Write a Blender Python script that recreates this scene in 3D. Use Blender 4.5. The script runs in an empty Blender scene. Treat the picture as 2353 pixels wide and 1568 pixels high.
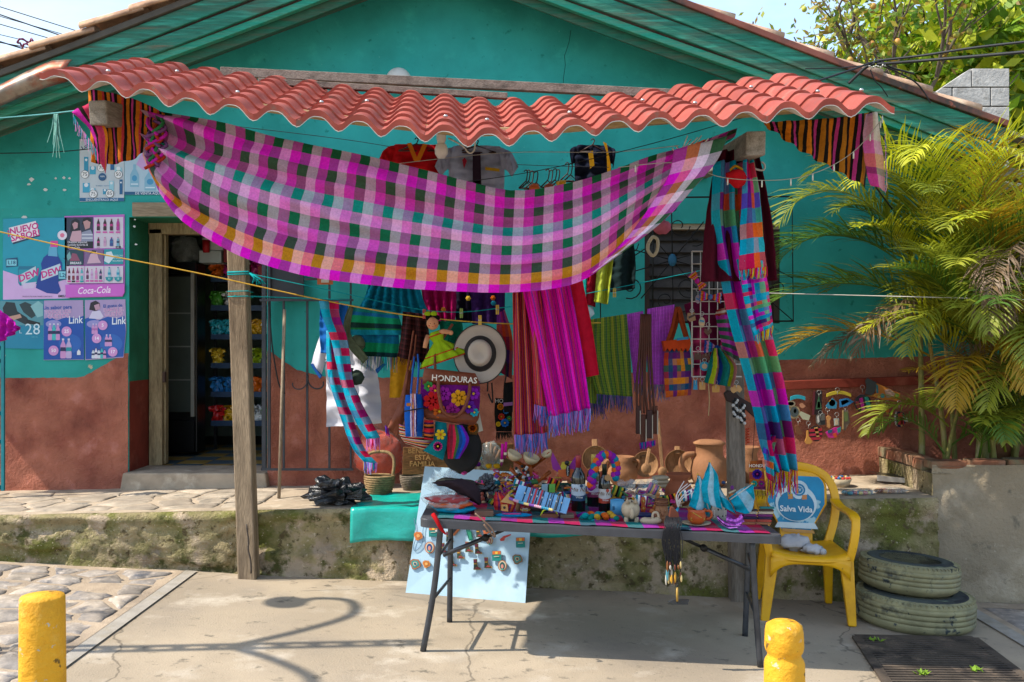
import bpy, math, random
from mathutils import Vector, Matrix, noise
random.seed(7)
SC = bpy.context.scene
COL = SC.collection
# ---------------------------------------------------------------- camera, sky, sun, exposure
F = 2206.0; CX, CY, EYE = 1176.5, 784.0, 1.65      # focal length and centre in picture units, eye height in metres
cam = bpy.data.cameras.new('camera'); cam.lens = 36 * F / 2353; cam.sensor_width = 36; cam.clip_end = 600
camo = bpy.data.objects.new('camera', cam); COL.objects.link(camo)
camo.location = (0, 0, EYE); camo.rotation_euler = (math.pi / 2, 0, 0); SC.camera = camo
SUN = Vector((1.0, 0.22, -1.25)).normalized()      # the way the light travels
sun = bpy.data.lights.new('sun', 'SUN'); sun.energy = 2.75; sun.angle = math.radians(0.55); sun.color = (1, .93, .82)
suno = bpy.data.objects.new('sun', sun); COL.objects.link(suno)
suno.rotation_euler = SUN.to_track_quat('-Z', 'Y').to_euler(); suno.location = (-6, -1, 9)
W = bpy.data.worlds.new('World'); SC.world = W; W.use_nodes = True
nt = W.node_tree; nt.nodes.clear()
_o = nt.nodes.new('ShaderNodeOutputWorld'); _b = nt.nodes.new('ShaderNodeBackground'); _s = nt.nodes.new('ShaderNodeTexSky')
_s.sky_type = 'NISHITA'; _s.sun_disc = False; _s.sun_elevation = math.asin(-SUN.z)
_s.sun_rotation = math.atan2(-SUN.x, -SUN.y) % (2 * math.pi); _s.air_density = 1.0; _s.dust_density = 1.0; _s.ozone_density = 2.2
_b.inputs[1].default_value = 0.15
_tc = nt.nodes.new('ShaderNodeTexCoord'); _n = nt.nodes.new('ShaderNodeTexNoise'); _n.inputs['Scale'].default_value = 3.2
_n.inputs['Detail'].default_value = 7; _n.inputs['Roughness'].default_value = .6
_mp = nt.nodes.new('ShaderNodeMapping'); _mp.inputs['Scale'].default_value = (1, 1, 2.4); _mp.inputs['Location'].default_value = (.35, .1, .2)
_r = nt.nodes.new('ShaderNodeValToRGB'); _r.color_ramp.elements[0].position = .40; _r.color_ramp.elements[1].position = .72
_r.color_ramp.elements[1].color = (.85, .85, .85, 1)
_mx = nt.nodes.new('ShaderNodeMix'); _mx.data_type = 'RGBA'; _mx.inputs['B'].default_value = (2.5, 2.85, 3.0, 1)
L = nt.links.new
L(_tc.outputs['Generated'], _mp.inputs[0]); L(_mp.outputs[0], _n.inputs['Vector']); L(_n.outputs[0], _r.inputs[0])
L(_r.outputs[0], _mx.inputs['Factor']); L(_s.outputs[0], _mx.inputs['A']); L(_mx.outputs['Result'], _b.inputs[0]); L(_b.outputs[0], _o.inputs[0])
vs = SC.view_settings; vs.view_transform = 'Standard'; vs.look = 'None'; vs.exposure = 1.42; vs.gamma = 1; vs.use_curve_mapping = False
SC.cycles.max_bounces = 7; SC.cycles.diffuse_bounces = 4; SC.cycles.transparent_max_bounces = 12

# ---------------------------------------------------------------- places
def Q(x, y, d): return Vector(((x - CX) * d / F, d, EYE + (CY - y) * d / F))
def gz(x, y=5): return -.047 * max(-9, min(9, x))
def pz(x): return .54 + .0185 * max(-5, min(3, x))
TZ0 = .715
def tz(x): return TZ0 - .047 * x
def on(fz, x, y):
 d = 6.0
 for _ in range(12):
  X = (x - CX) * d / F; d = (EYE - fz(X)) * F / (y - CY)
 return Q(x, y, d)
def G(x, y): return on(gz, x, y)
def PL(x, y): return on(pz, x, y)
def T(x, y): return on(tz, x, y)
def lerp(a, b, t): return a + (b - a) * t
def H(s):
 s = s.lstrip('#'); c = [int(s[i:i + 2], 16) / 255 for i in (0, 2, 4)]
 return tuple((v / 12.92 if v <= .04045 else ((v + .055) / 1.055) ** 2.4) for v in c) + (1,)
def fb(p, s=1.0, o=4): return noise.fractal(Vector(p) * s, 1.0, 2.0, o)

# ---------------------------------------------------------------- materials
MATS = {}
def _base(key):
 m = bpy.data.materials.new(key); m.use_nodes = True; n = m.node_tree; MATS[key] = m
 return m, n, n.nodes['Principled BSDF'], n.nodes['Material Output']
def _nz(n, vec, scale, detail=4, rough=.55):
 t = n.nodes.new('ShaderNodeTexNoise'); t.inputs['Scale'].default_value = scale; t.inputs['Detail'].default_value = detail
 t.inputs['Roughness'].default_value = rough; n.links.new(vec, t.inputs['Vector']); return t.outputs[0]
def _mr(n, v, a, b, c=0.0, d=1.0):
 t = n.nodes.new('ShaderNodeMapRange'); n.links.new(v, t.inputs[0])
 for i, q in enumerate((a, b, c, d)): t.inputs[i + 1].default_value = q
 return t.outputs[0]
def _mix(n, f, a, b, mode='MIX'):
 t = n.nodes.new('ShaderNodeMix'); t.data_type = 'RGBA'; t.blend_type = mode
 for s, v in (('Factor', f), ('A', a), ('B', b)):
  if hasattr(v, 'is_output'): n.links.new(v, t.inputs[s])
  else: t.inputs[s].default_value = v
 return t.outputs['Result']
def _vary(n, c, f):
 return _mix(n, 1.0, c, f, 'MULTIPLY')
def _bump(n, b, h, st, dist=.02):
 t = n.nodes.new('ShaderNodeBump'); t.inputs['Strength'].default_value = st; t.inputs['Distance'].default_value = dist
 n.links.new(h, t.inputs['Height'])
 n.links.new(t.outputs[0], b.inputs['Normal'])
def _transl(n, b, out, c, amt):
 t = n.nodes.new('ShaderNodeBsdfTranslucent'); x = n.nodes.new('ShaderNodeMixShader'); x.inputs[0].default_value = amt
 if hasattr(c, 'is_output'): n.links.new(c, t.inputs[0])
 else: t.inputs[0].default_value = c
 n.links.new(b.outputs[0], x.inputs[1]); n.links.new(t.outputs[0], x.inputs[2]); n.links.new(x.outputs[0], out.inputs[0])
def mat(key, col, rough=.75, var=.14, scale=7, bump=0, bscale=60, metal=0, spec=.35, transl=0, blots=(), rnd=0, stretch=None, dist=.01):
 """colour + mottling; blots = (colour, scale, lo, hi) patches of other colours; rnd = difference from piece to piece"""
 if key in MATS: return MATS[key]
 m, n, b, out = _base(key)
 tc = n.nodes.new('ShaderNodeTexCoord'); vec = tc.outputs['Object']
 if stretch:
  mp = n.nodes.new('ShaderNodeMapping'); mp.inputs['Scale'].default_value = stretch; n.links.new(vec, mp.inputs[0]); vec = mp.outputs[0]
 if rnd:
  oi = n.nodes.new('ShaderNodeObjectInfo'); ad = n.nodes.new('ShaderNodeVectorMath'); ad.operation = 'ADD'
  sc = n.nodes.new('ShaderNodeMath'); sc.operation = 'MULTIPLY'; sc.inputs[1].default_value = 37.0
  n.links.new(oi.outputs['Random'], sc.inputs[0]); n.links.new(vec, ad.inputs[0]); n.links.new(sc.outputs[0], ad.inputs[1]); vec = ad.outputs[0]
 c = H(col)
 for bc, bs, lo, hi in blots:
  c = _mix(n, _mr(n, _nz(n, vec, bs, 5, .62), lo, hi), c, H(bc))
 if var: c = _vary(n, c, _mr(n, _nz(n, vec, scale, 5), .3, .7, 1 - var, 1 + var))
 if rnd: c = _vary(n, c, _mr(n, oi.outputs['Random'], 0, 1, 1 - rnd, 1 + rnd))
 if hasattr(c, 'is_output'): n.links.new(c, b.inputs['Base Color'])
 else: b.inputs['Base Color'].default_value = c
 b.inputs['Roughness'].default_value = rough; b.inputs['Metallic'].default_value = metal; b.inputs['Specular IOR Level'].default_value = spec
 if bump: _bump(n, b, _nz(n, vec, bscale, 6, .6), bump, dist)
 if transl: _transl(n, b, out, c, transl)
 return m
def cm(col, rough=.7, **k): return mat('c_%s_%s_%s' % (col, rough, '_'.join('%s%s' % i for i in k.items())), col, rough, **k)
def cloth(col, rough=.92, transl=.12, **k):
 return mat('cloth_%s_%s' % (col, transl), col, rough, var=.12, scale=30, bump=.35, bscale=420, spec=.1, transl=transl, dist=.002, **k)
def wood(key, col, dark, st=(3, 3, 30), rough=.85, bump=.5):
 """grain runs along the axis whose stretch is smallest"""
 if key in MATS: return MATS[key]
 return mat(key, col, rough, var=.25, scale=14, bump=bump, bscale=16, spec=.2, stretch=st, blots=((dark, 2.2, .42, .75),), rnd=.12, dist=.006)
def _ramp(n, v, cols):
 r = n.nodes.new('ShaderNodeValToRGB'); cr = r.color_ramp; cr.interpolation = 'CONSTANT'
 if not isinstance(cols[0], (tuple, list)): cols = [(1, c) for c in cols]
 tot = sum(w for w, _ in cols); p = 0
 for i, (w, c) in enumerate(cols):
  e = cr.elements[i] if i < len(cr.elements) and i < 1 else cr.elements.new(min(.9999, p / tot))
  e.position = min(.9999, p / tot); e.color = H(c); p += w
 while len(cr.elements) > len(cols): cr.elements.remove(cr.elements[-1])
 n.links.new(v, r.inputs[0]); return r.outputs[0]
def weave(key, ucols, vcols=None, ru=1, rv=1, transl=.2, share=.5, rough=.9, shine=.15, thread=1.0, cell=None):
 """woven cloth: stripes along u (warp), along v (weft), blended thread by thread where they cross"""
 if key in MATS: return MATS[key]
 m, n, b, out = _base(key)
 tc = n.nodes.new('ShaderNodeTexCoord'); sx = n.nodes.new('ShaderNodeSeparateXYZ'); n.links.new(tc.outputs['UV'], sx.inputs[0])
 def frac(o, r):
  a = n.nodes.new('ShaderNodeMath'); a.operation = 'MULTIPLY'; a.inputs[1].default_value = r; n.links.new(o, a.inputs[0])
  f = n.nodes.new('ShaderNodeMath'); f.operation = 'FRACT'; n.links.new(a.outputs[0], f.inputs[0]); return f.outputs[0]
 c = _ramp(n, frac(sx.outputs[0], ru), ucols)
 nzv = _nz(n, tc.outputs['Object'], 330, 2)
 if vcols:
  c2 = _ramp(n, frac(sx.outputs[1], rv), vcols)
  if cell:                                    # one yarn shows more than the other, differently in every check
   cb_ = n.nodes.new('ShaderNodeCombineXYZ'); wn = n.nodes.new('ShaderNodeTexWhiteNoise'); wn.noise_dimensions = '2D'
   for i_ in (0, 1):
    a_ = n.nodes.new('ShaderNodeMath'); a_.operation = 'MULTIPLY'; a_.inputs[1].default_value = cell[i_]; n.links.new(sx.outputs[i_], a_.inputs[0])
    f_ = n.nodes.new('ShaderNodeMath'); f_.operation = 'FLOOR'; n.links.new(a_.outputs[0], f_.inputs[0]); n.links.new(f_.outputs[0], cb_.inputs[i_])
   n.links.new(cb_.outputs[0], wn.inputs[0]); c = _mix(n, _mr(n, wn.outputs[0], .3, .7, .08, .92), c, c2)
  else: c = _mix(n, _mr(n, nzv, .35, .65, share - .08, share + .08), c, c2)
 c = _vary(n, c, _mr(n, _nz(n, tc.outputs['Object'], 90, 4), .3, .7, .86, 1.14))
 n.links.new(c, b.inputs['Base Color']); b.inputs['Roughness'].default_value = rough; b.inputs['Specular IOR Level'].default_value = shine
 _bump(n, b, nzv, .3 * thread, .002)
 if transl: _transl(n, b, out, c, transl)
 return m
def glass(key, col, rough=.05, alpha=.35, spec=.6):
 """thin clear film or pane: mostly transparent, with a sheen"""
 if key in MATS: return MATS[key]
 m, n, b, out = _base(key)
 b.inputs['Base Color'].default_value = H(col); b.inputs['Roughness'].default_value = rough; b.inputs['Specular IOR Level'].default_value = spec
 t = n.nodes.new('ShaderNodeBsdfTransparent'); x = n.nodes.new('ShaderNodeMixShader'); tc = n.nodes.new('ShaderNodeTexCoord')
 n.links.new(_mr(n, _nz(n, tc.outputs['Object'], 18, 4), .35, .7, alpha * .35, min(1, alpha * 1.6)), x.inputs[0])
 n.links.new(t.outputs[0], x.inputs[1]); n.links.new(b.outputs[0], x.inputs[2]); n.links.new(x.outputs[0], out.inputs[0])
 return m

# ---------------------------------------------------------------- meshes
TXT = {}
class MB:
 def __init__(s): s.v = []; s.f = []; s.uv = []; s.mi = []; s.mats = []; s.cur = 0; s.flat = []
 def use(s, m):
  if m not in s.mats: s.mats.append(m)
  s.cur = s.mats.index(m); return s
 def add(s, vs, fs, uvs=None, flat=False):
  o = len(s.v); s.v += [Vector(p) for p in vs]
  for i, f in enumerate(fs):
   s.f.append([o + j for j in f]); s.mi.append(s.cur); s.flat.append(flat)
   s.uv.append([uvs[j] for j in f] if uvs else [(0, 0)] * len(f))
  return s
 def box(s, c, size, rz=0, M=None):
  x, y, z = [q / 2 for q in size]
  M = M or Matrix.Rotation(rz, 4, 'Z')
  return s.add([Vector(c) + (M @ Vector((a * x, b * y, d * z))) for d in (-1, 1) for b in (-1, 1) for a in (-1, 1)],
                     [(0, 2, 3, 1), (4, 5, 7, 6), (0, 1, 5, 4), (2, 6, 7, 3), (0, 4, 6, 2), (1, 3, 7, 5)], flat=True)
 def hexa(s, p):      # eight corners: bottom four, top four (same order round)
  return s.add(p, [(3, 2, 1, 0), (4, 5, 6, 7), (0, 1, 5, 4), (1, 2, 6, 5), (2, 3, 7, 6), (3, 0, 4, 7)], flat=True)
 def beam(s, a, b, w, h, up=(0, 0, 1), taper=1.0):
  a, b = Vector(a), Vector(b); t = (b - a).normalized(); sd = t.cross(Vector(up)).normalized(); u = sd.cross(t)
  q = lambda p, k: [p + sd * (i * w / 2 * k) + u * (j * h / 2 * k) for i, j in ((-1, -1), (1, -1), (1, 1), (-1, 1))]
  return s.hexa(q(a, 1) + q(b, taper))
 def tube(s, pts, r, n=6, caps=True):
  pts = [Vector(p) for p in pts]; N_ = len(pts); vs = []; uv = []
  ref = Vector((.13, .31, .94)); prev = None
  for i, p in enumerate(pts):
   t = (pts[min(i + 1, N_ - 1)] - pts[max(i - 1, 0)])
   t = t.normalized() if t.length > 1e-9 else Vector((0, 0, 1))
   if prev is None:
    a = t.cross(ref)
    if a.length < .05: a = t.cross(Vector((1, 0, 0)))
   else: a = prev - t * prev.dot(t)
   a.normalize(); prev = a; b = t.cross(a); rr = r[i] if isinstance(r, (list, tuple)) else r
   for k in range(n):
    an = 2 * math.pi * k / n; vs.append(p + (a * math.cos(an) + b * math.sin(an)) * rr); uv.append((k / n, i / max(1, N_ - 1)))
  fs = [(i * n + k, i * n + (k + 1) % n, (i + 1) * n + (k + 1) % n, (i + 1) * n + k) for i in range(N_ - 1) for k in range(n)]
  if caps: fs += [tuple(range(n))[::-1], tuple((N_ - 1) * n + k for k in range(n))]
  return s.add(vs, fs, uv)
 def lathe(s, prof, c, n=24, M=None, sx=1, sy=1, wob=0):
  c = Vector(c); M = M or Matrix.Identity(4); vs = []; uv = []
  for i, (r, z) in enumerate(prof):
   for k in range(n):
    an = 2 * math.pi * k / n
    rr = r * (1 + wob * noise.noise(Vector((math.cos(an) * 1.3, math.sin(an) * 1.3, z * 9 + c.x * 5))))
    vs.append(c + (M @ Vector((rr * math.cos(an) * sx, rr * math.sin(an) * sy, z)))); uv.append((k / n, i / (len(prof) - 1)))
  fs = [(i * n + k, i * n + (k + 1) % n, (i + 1) * n + (k + 1) % n, (i + 1) * n + k) for i in range(len(prof) - 1) for k in range(n)]
  if prof[0][0] > 1e-5: fs.append(tuple(range(n))[::-1])
  if prof[-1][0] > 1e-5: fs.append(tuple((len(prof) - 1) * n + k for k in range(n)))
  return s.add(vs, fs, uv)
 def ball(s, c, r, n=12, m=8, wob=0, ws=3, M=None):
  r = r if isinstance(r, (tuple, list)) else (r, r, r); c = Vector(c); M = M or Matrix.Identity(4); vs = []
  for i in range(m + 1):
   ph = math.pi * i / m
   for k in range(n):
    an = 2 * math.pi * k / n; d = Vector((math.sin(ph) * math.cos(an), math.sin(ph) * math.sin(an), -math.cos(ph)))
    q = 1 + wob * fb(d * ws + c * 3, 1, 3); vs.append(c + (M @ Vector((d.x * r[0] * q, d.y * r[1] * q, d.z * r[2] * q))))
  return s.add(vs, [(i * n + k, i * n + (k + 1) % n, (i + 1) * n + (k + 1) % n, (i + 1) * n + k) for i in range(m) for k in range(n)])
 def grid(s, fn, nu, nv, flip=False):
  vs = [fn(i / nu, j / nv) for j in range(nv + 1) for i in range(nu + 1)]; uv = [(i / nu, 1 - j / nv) for j in range(nv + 1) for i in range(nu + 1)]
  w = nu + 1; fs = [(j * w + i, (j + 1) * w + i, (j + 1) * w + i + 1, j * w + i + 1) for j in range(nv) for i in range(nu)]
  if flip: fs = [f[::-1] for f in fs]
  return s.add(vs, fs, uv)
 def prism(s, poly, t, d=None, o=None, ax=None, ay=None):
  """outline (picture units at depth d, or on axes ax, ay from o) given a real thickness t away from the viewer"""
  if d is not None:
   fr = [Q(x, y, d) for x, y in poly]; bk = [p + Vector((0, t, 0)) for p in fr]
  else:
   o, ax, ay = Vector(o), Vector(ax), Vector(ay); nn = ax.cross(ay).normalized()
   fr = [o + ax * x + ay * y for x, y in poly]; bk = [p - nn * t for p in fr]
  k = len(fr); ar = sum(poly[i][0] * poly[(i + 1) % k][1] - poly[(i + 1) % k][0] * poly[i][1] for i in range(k))
  fs = [tuple(range(k)), tuple(range(2 * k - 1, k - 1, -1))] + [(i, k + i, k + (i + 1) % k, (i + 1) % k) for i in range(k)]
  if (ar > 0) == (d is not None): fs = [f[::-1] for f in fs]
  return s.add(fr + bk, fs, flat=True)
 def text(s, txt, o, ax, ay, size, bold=0, shear=0, align='CENTER', sx=1.0):
  key = (txt, bold, shear, align)
  if key not in TXT:
   cu = bpy.data.curves.new('t', 'FONT'); cu.body = txt; cu.offset = bold; cu.shear = shear; cu.align_x = align; cu.align_y = 'CENTER'; cu.resolution_u = 2
   ob = bpy.data.objects.new('t', cu); me = bpy.data.meshes.new_from_object(ob)
   TXT[key] = ([v.co.copy() for v in me.vertices], [tuple(p.vertices) for p in me.polygons])
   bpy.data.objects.remove(ob); bpy.data.meshes.remove(me)
  vs, fs = TXT[key]; o, ax, ay = Vector(o), Vector(ax), Vector(ay)
  return s.add([o + ax * (v.x * size * sx) + ay * (v.y * size) for v in vs], fs, flat=True)
 def build(s, name, m=None, parent=None, smooth=True, bevel=0, solid=0, sub=0, origin=None):
  me = bpy.data.meshes.new(name)
  if parent is not None: org = WORLD[parent.name]
  elif origin is not None: org = Vector(origin)
  else:
   xs = [v.x for v in s.v]; ys = [v.y for v in s.v]
   org = Vector(((min(xs) + max(xs)) / 2, (min(ys) + max(ys)) / 2, min(v.z for v in s.v)))
  me.from_pydata([v - org for v in s.v], [], s.f)
  ms = [m] if m is not None else s.mats
  for q in ms: me.materials.append(q)
  if m is None and len(ms) > 1: me.polygons.foreach_set('material_index', s.mi)
  me.polygons.foreach_set('use_smooth', [bool(smooth and not fl) for fl in s.flat])
  uvl = me.uv_layers.new(name='UVMap'); uvl.data.foreach_set('uv', [c for f in s.uv for u in f for c in u])
  me.update()
  o = bpy.data.objects.new(name, me); COL.objects.link(o)
  if parent is not None: o.parent = parent
  else: o.location = org
  WORLD[o.name] = org
  if bevel:
   md = o.modifiers.new('bevel', 'BEVEL'); md.width = bevel; md.segments = 2; md.limit_method = 'ANGLE'
  if solid:
   md = o.modifiers.new('solid', 'SOLIDIFY'); md.thickness = solid; md.offset = 0
  if sub:
   md = o.modifiers.new('sub', 'SUBSURF'); md.levels = sub; md.render_levels = sub
  return o
WORLD = {}
def tag(o, label=None, cat=None, group=None, kind=None):
 for k, v in (('label', label), ('category', cat), ('group', group), ('kind', kind)):
  if v: o[k] = v
 return o
def thing(name, loc, label, cat, group=None):
 o = bpy.data.objects.new(name, None); o.empty_display_size = .05; COL.objects.link(o); o.location = Vector(loc); WORLD[o.name] = Vector(loc)
 return tag(o, label, cat, group)
def piece(me, name, parent, M):                    # another copy of a shared mesh, as a part
 o = bpy.data.objects.new(name, me); COL.objects.link(o); o.parent = parent; o.matrix_local = M; WORLD[o.name] = WORLD[parent.name]; return o
def along(pts, t):
 L_ = [0]
 for a, b in zip(pts, pts[1:]): L_.append(L_[-1] + math.dist(a, b))
 t = max(0, min(1, t)) * L_[-1]
 for i in range(len(pts) - 1):
  if t <= L_[i + 1] or i == len(pts) - 2:
   k = (t - L_[i]) / max(1e-9, L_[i + 1] - L_[i]); return tuple(lerp(a, b, k) for a, b in zip(pts[i], pts[i + 1]))
def smoothpts(pts, n):                              # Catmull-Rom through points
 out = []; P = [pts[0]] + list(pts) + [pts[-1]]
 for i in range(n + 1):
  t = i / n * (len(pts) - 1); k = min(int(t), len(pts) - 2); t -= k; a, b, c, d = P[k:k + 4]
  out.append(tuple(.5 * (2 * q + (r - p) * t + (2 * p - 5 * q + 4 * r - w) * t * t + (3 * q - p - 3 * r + w) * t ** 3) for p, q, r, w in zip(a, b, c, d)))
 return out
def hangfn(top, bot, d, folds=3, amp=.02, bulge=0, wr=.006, d2=None, seed=0, back=False, pinch=0):
 """cloth between a top and a bottom edge drawn in picture units, standing at its own depth d (d2 at the bottom), with folds"""
 top = smoothpts(top, 40); bot = smoothpts(bot, 40)
 def f(u, v):
  a = along(top, u); b = along(bot, u); x, y = lerp(a[0], b[0], v), lerp(a[1], b[1], v)
  dd = lerp(a[2] if len(a) > 2 else d, b[2] if len(b) > 2 else (d2 or d), v)
  o = amp * math.sin(2 * math.pi * (folds * u + .18 * math.sin(3 * v + seed)) + seed) * (.35 + .65 * v) if amp else 0
  o += wr * fb((u * 5 + seed, v * 5, seed * 1.7), 1, 3) * 2
  if bulge: o -= (bulge * (math.sin(math.pi * u) * math.sin(math.pi * min(1, .08 + v * .92))) ** .6) * (-1 if back else 1)
  p = Q(x, y, dd); p.y += o; return p
 return f
def hang(name, top, bot, d, m, nu=36, nv=24, parent=None, solid=.003, two=False, **k):
 mb = MB(); mb.grid(hangfn(top, bot, d, **k), nu, nv)
 if two: mb.grid(hangfn(top, bot, d, back=True, **k), nu, nv, flip=True)
 return mb.build(name, m, parent, solid=0 if two else solid)
def fringe(pts, cols, n, ln, r=.0016, parent=None, sway=.3, name='fringe', rows=1):
 """loose threads hanging from an edge given as world points"""
 mb = MB(); ms = [cloth(c) for c in cols]
 for i in range(n):
  p = Vector(along([tuple(q) for q in pts], (i + random.random()) / n)); l = ln * random.uniform(.6, 1.15); mb.use(ms[(i * len(ms) // 7 + random.randrange(2)) % len(ms)])
  dx, dy = random.gauss(0, sway * l * .35), random.gauss(0, sway * l * .2)
  mb.tube([p, p + Vector((dx * .3, dy * .3, -l * .5)), p + Vector((dx, dy, -l))], [r, r, r * .7], 3, False)
 return tag(mb.build(name, None, parent), kind='stuff')
def clip(poly, a, b, c):                            # keep a*x + b*y <= c
 out = []
 for i, p in enumerate(poly):
  q = poly[(i + 1) % len(poly)]; fp, fq = a * p[0] + b * p[1] - c, a * q[0] + b * q[1] - c
  if fp <= 0: out.append(p)
  if fp * fq < 0: t = fp / (fp - fq); out.append((lerp(p[0], q[0], t), lerp(p[1], q[1], t)))
 return out
def cells(pts, poly):                               # Voronoi cells of pts inside poly
 res = []
 for i, p in enumerate(pts):
  c = list(poly)
  for j, q in enumerate(pts):
   if j != i and abs(p[0] - q[0]) < 2 and abs(p[1] - q[1]) < 2 and c:
    a, b = q[0] - p[0], q[1] - p[1]; c = clip(c, a, b, a * (p[0] + q[0]) / 2 + b * (p[1] + q[1]) / 2)
  if len(c) > 2: res.append((p, c))
 return res
def inset(poly, g, jit=0):                          # shrink towards the middle and roughen the outline
 cx = sum(p[0] for p in poly) / len(poly); cy = sum(p[1] for p in poly) / len(poly); out = []
 for i, p in enumerate(poly):
  q = poly[(i + 1) % len(poly)]
  for t in (0, .33, .66):
   x, y = lerp(p[0], q[0], t), lerp(p[1], q[1], t); L_ = math.hypot(x - cx, y - cy) or 1; k = max(.2, 1 - (g + random.uniform(0, jit)) / L_)
   out.append((cx + (x - cx) * k, cy + (y - cy) * k))
 return out
# ================================================================ GROUND
concrete = mat('concrete', '#a0917b', .93, var=.2, scale=2.2, bump=.45, bscale=90, blots=(('#7d7263', 1.1, .46, .66), ('#b0a492', 2.7, .54, .7), ('#6f6657', 9, .6, .7), ('#57503f', 50, .66, .72)), dist=.008)
mortar = mat('mortar', '#a2907a', .95, var=.22, scale=6, bump=.6, bscale=70, blots=(('#75685a', 3, .5, .7), ('#bcac96', 9, .58, .75)), dist=.012)
stonem = mat('paving_stone', '#7f7871', .85, var=.3, scale=9, bump=.8, bscale=22, blots=(('#9d9080', 3, .42, .6), ('#56565a', 6, .52, .68), ('#a4978a', 18, .58, .7)), rnd=.2, dist=.012)
_n = concrete.node_tree; _b = _n.nodes['Principled BSDF']; _l = _b.inputs['Base Color'].links[0].from_socket     # hairline cracks
_tc = _n.nodes.new('ShaderNodeTexCoord'); _vo = _n.nodes.new('ShaderNodeTexVoronoi'); _vo.feature = 'DISTANCE_TO_EDGE'; _vo.inputs['Scale'].default_value = .55
_w = _n.nodes.new('ShaderNodeTexNoise'); _w.inputs['Scale'].default_value = 2.2; _w.inputs['Detail'].default_value = 6; _ad = _n.nodes.new('ShaderNodeMix'); _ad.data_type = 'VECTOR'; _ad.inputs['Factor'].default_value = .3
_n.links.new(_tc.outputs['Object'], _w.inputs[0]); _n.links.new(_tc.outputs['Object'], _ad.inputs['A']); _n.links.new(_w.outputs['Color'], _ad.inputs['B']); _n.links.new(_ad.outputs['Result'], _vo.inputs['Vector'])
_n.links.new(_mix(_n, _mr(_n, _vo.outputs['Distance'], .001, .004, .6, 0), _l, H('#4a4338')), _b.inputs['Base Color'])
mb = MB()
gx = [-70, -25, -9, -6, -4, -3, -2, -1, 0, 1, 2, 3, 4, 6, 9, 25, 70]; gy = [-60, -15, -4, 0, 2, 4, 6, 8, 14, 40, 120]
vs_ = [(x, y, gz(x)) for y in gy for x in gx]; w_ = len(gx)
mb.add(vs_, [(j * w_ + i, j * w_ + i + 1, (j + 1) * w_ + i + 1, (j + 1) * w_ + i) for j in range(len(gy) - 1) for i in range(w_ - 1)])
tag(mb.build('ground', concrete, origin=(0, 0, 0)), kind='structure')
def sheet_xy(poly, dz, fz=gz): return [(x, y, fz(x) + dz) for x, y in poly]
def strip(name, x0, x1, y0, y1, dz, m, k=10):
 mb = MB()
 mb.grid(lambda u, v: Vector((lerp(x0, x1, u), lerp(y1, y0, v), gz(lerp(x0, x1, u)) + dz)), k, k); return tag(mb.build(name, m, origin=(0, 0, 0)), kind='structure')
def stone_mesh(poly, fz, h, parent, m, dome=.006):
 cx = sum(p[0] for p in poly) / len(poly); cy = sum(p[1] for p in poly) / len(poly); k = len(poly); mb = MB()
 o = [(x, y, fz(x) + random.uniform(.1, .5) * h) for x, y in poly]; b = [(x, y, fz(x) - .02) for x, y in poly]
 i_ = [(lerp(cx, x, .82), lerp(cy, y, .82), fz(x) + h + random.uniform(-.003, .003)) for x, y in poly]
 mb.add(b + o + i_ + [(cx, cy, fz(cx) + h + dome)], [(a, (a + 1) % k, k + (a + 1) % k, k + a) for a in range(k)] + [(k + a, k + (a + 1) % k, 2 * k + (a + 1) % k, 2 * k + a) for a in range(k)] + [(2 * k + a, 2 * k + (a + 1) % k, 3 * k) for a in range(k)])
 return mb.build('stone', m, parent)
road = strip('cobbled_road', -9, -2.2, -3, 6.44, .004, mortar)
def pave(parent, x0, x1, y0, y1, sp, fz, h, gap, jit, seed):
 rng = random.Random(seed); pts = []
 ny = max(1, round((y1 - y0) / sp)); nx = max(1, round((x1 - x0) / (sp * 1.35)))
 for j in range(ny):
  for i in range(nx):
   pts.append((lerp(x0, x1, (i + .5 + .3 * (j % 2) + rng.uniform(-.33, .33)) / nx), lerp(y0, y1, (j + .5 + rng.uniform(-.33, .33)) / ny)))
 for p, c in cells(pts, [(x0, y0), (x1, y0), (x1, y1), (x0, y1)]):
  q = inset(c, gap * rng.uniform(.5, 1.6), jit)
  if rng.random() < .93: stone_mesh(q, fz, h * rng.uniform(.4, 1.5), parent, stonem if fz is gz else mat('ledge_stone', '#938675', .9, var=.25, scale=9, bump=.6, bscale=26, blots=(('#a89a86', 3, .45, .62), ('#6b655c', 6, .55, .7)), rnd=.12, dist=.01))
pave(road, -4.4, -2.24, 3.5, 6.38, .195, gz, .012, .010, .018, 3)
linem = mat('worn_line', '#968f84', .85, var=.15, scale=12, bump=.3, bscale=60, blots=(('#8b8272', 5, .5, .7),))
strip('painted_line', -2.19, -2.11, -3, 6.44, .009, linem, 14)
rroad = strip('side_road', 3.1, 9, -3, 6.6, .004, mortar)
pave(rroad, 3.13, 4.3, 4.6, 6.5, .36, gz, .008, .02, .02, 9)
strip('edge_line', 2.99, 3.1, -3, 6.6, .009, linem, 14)

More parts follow.
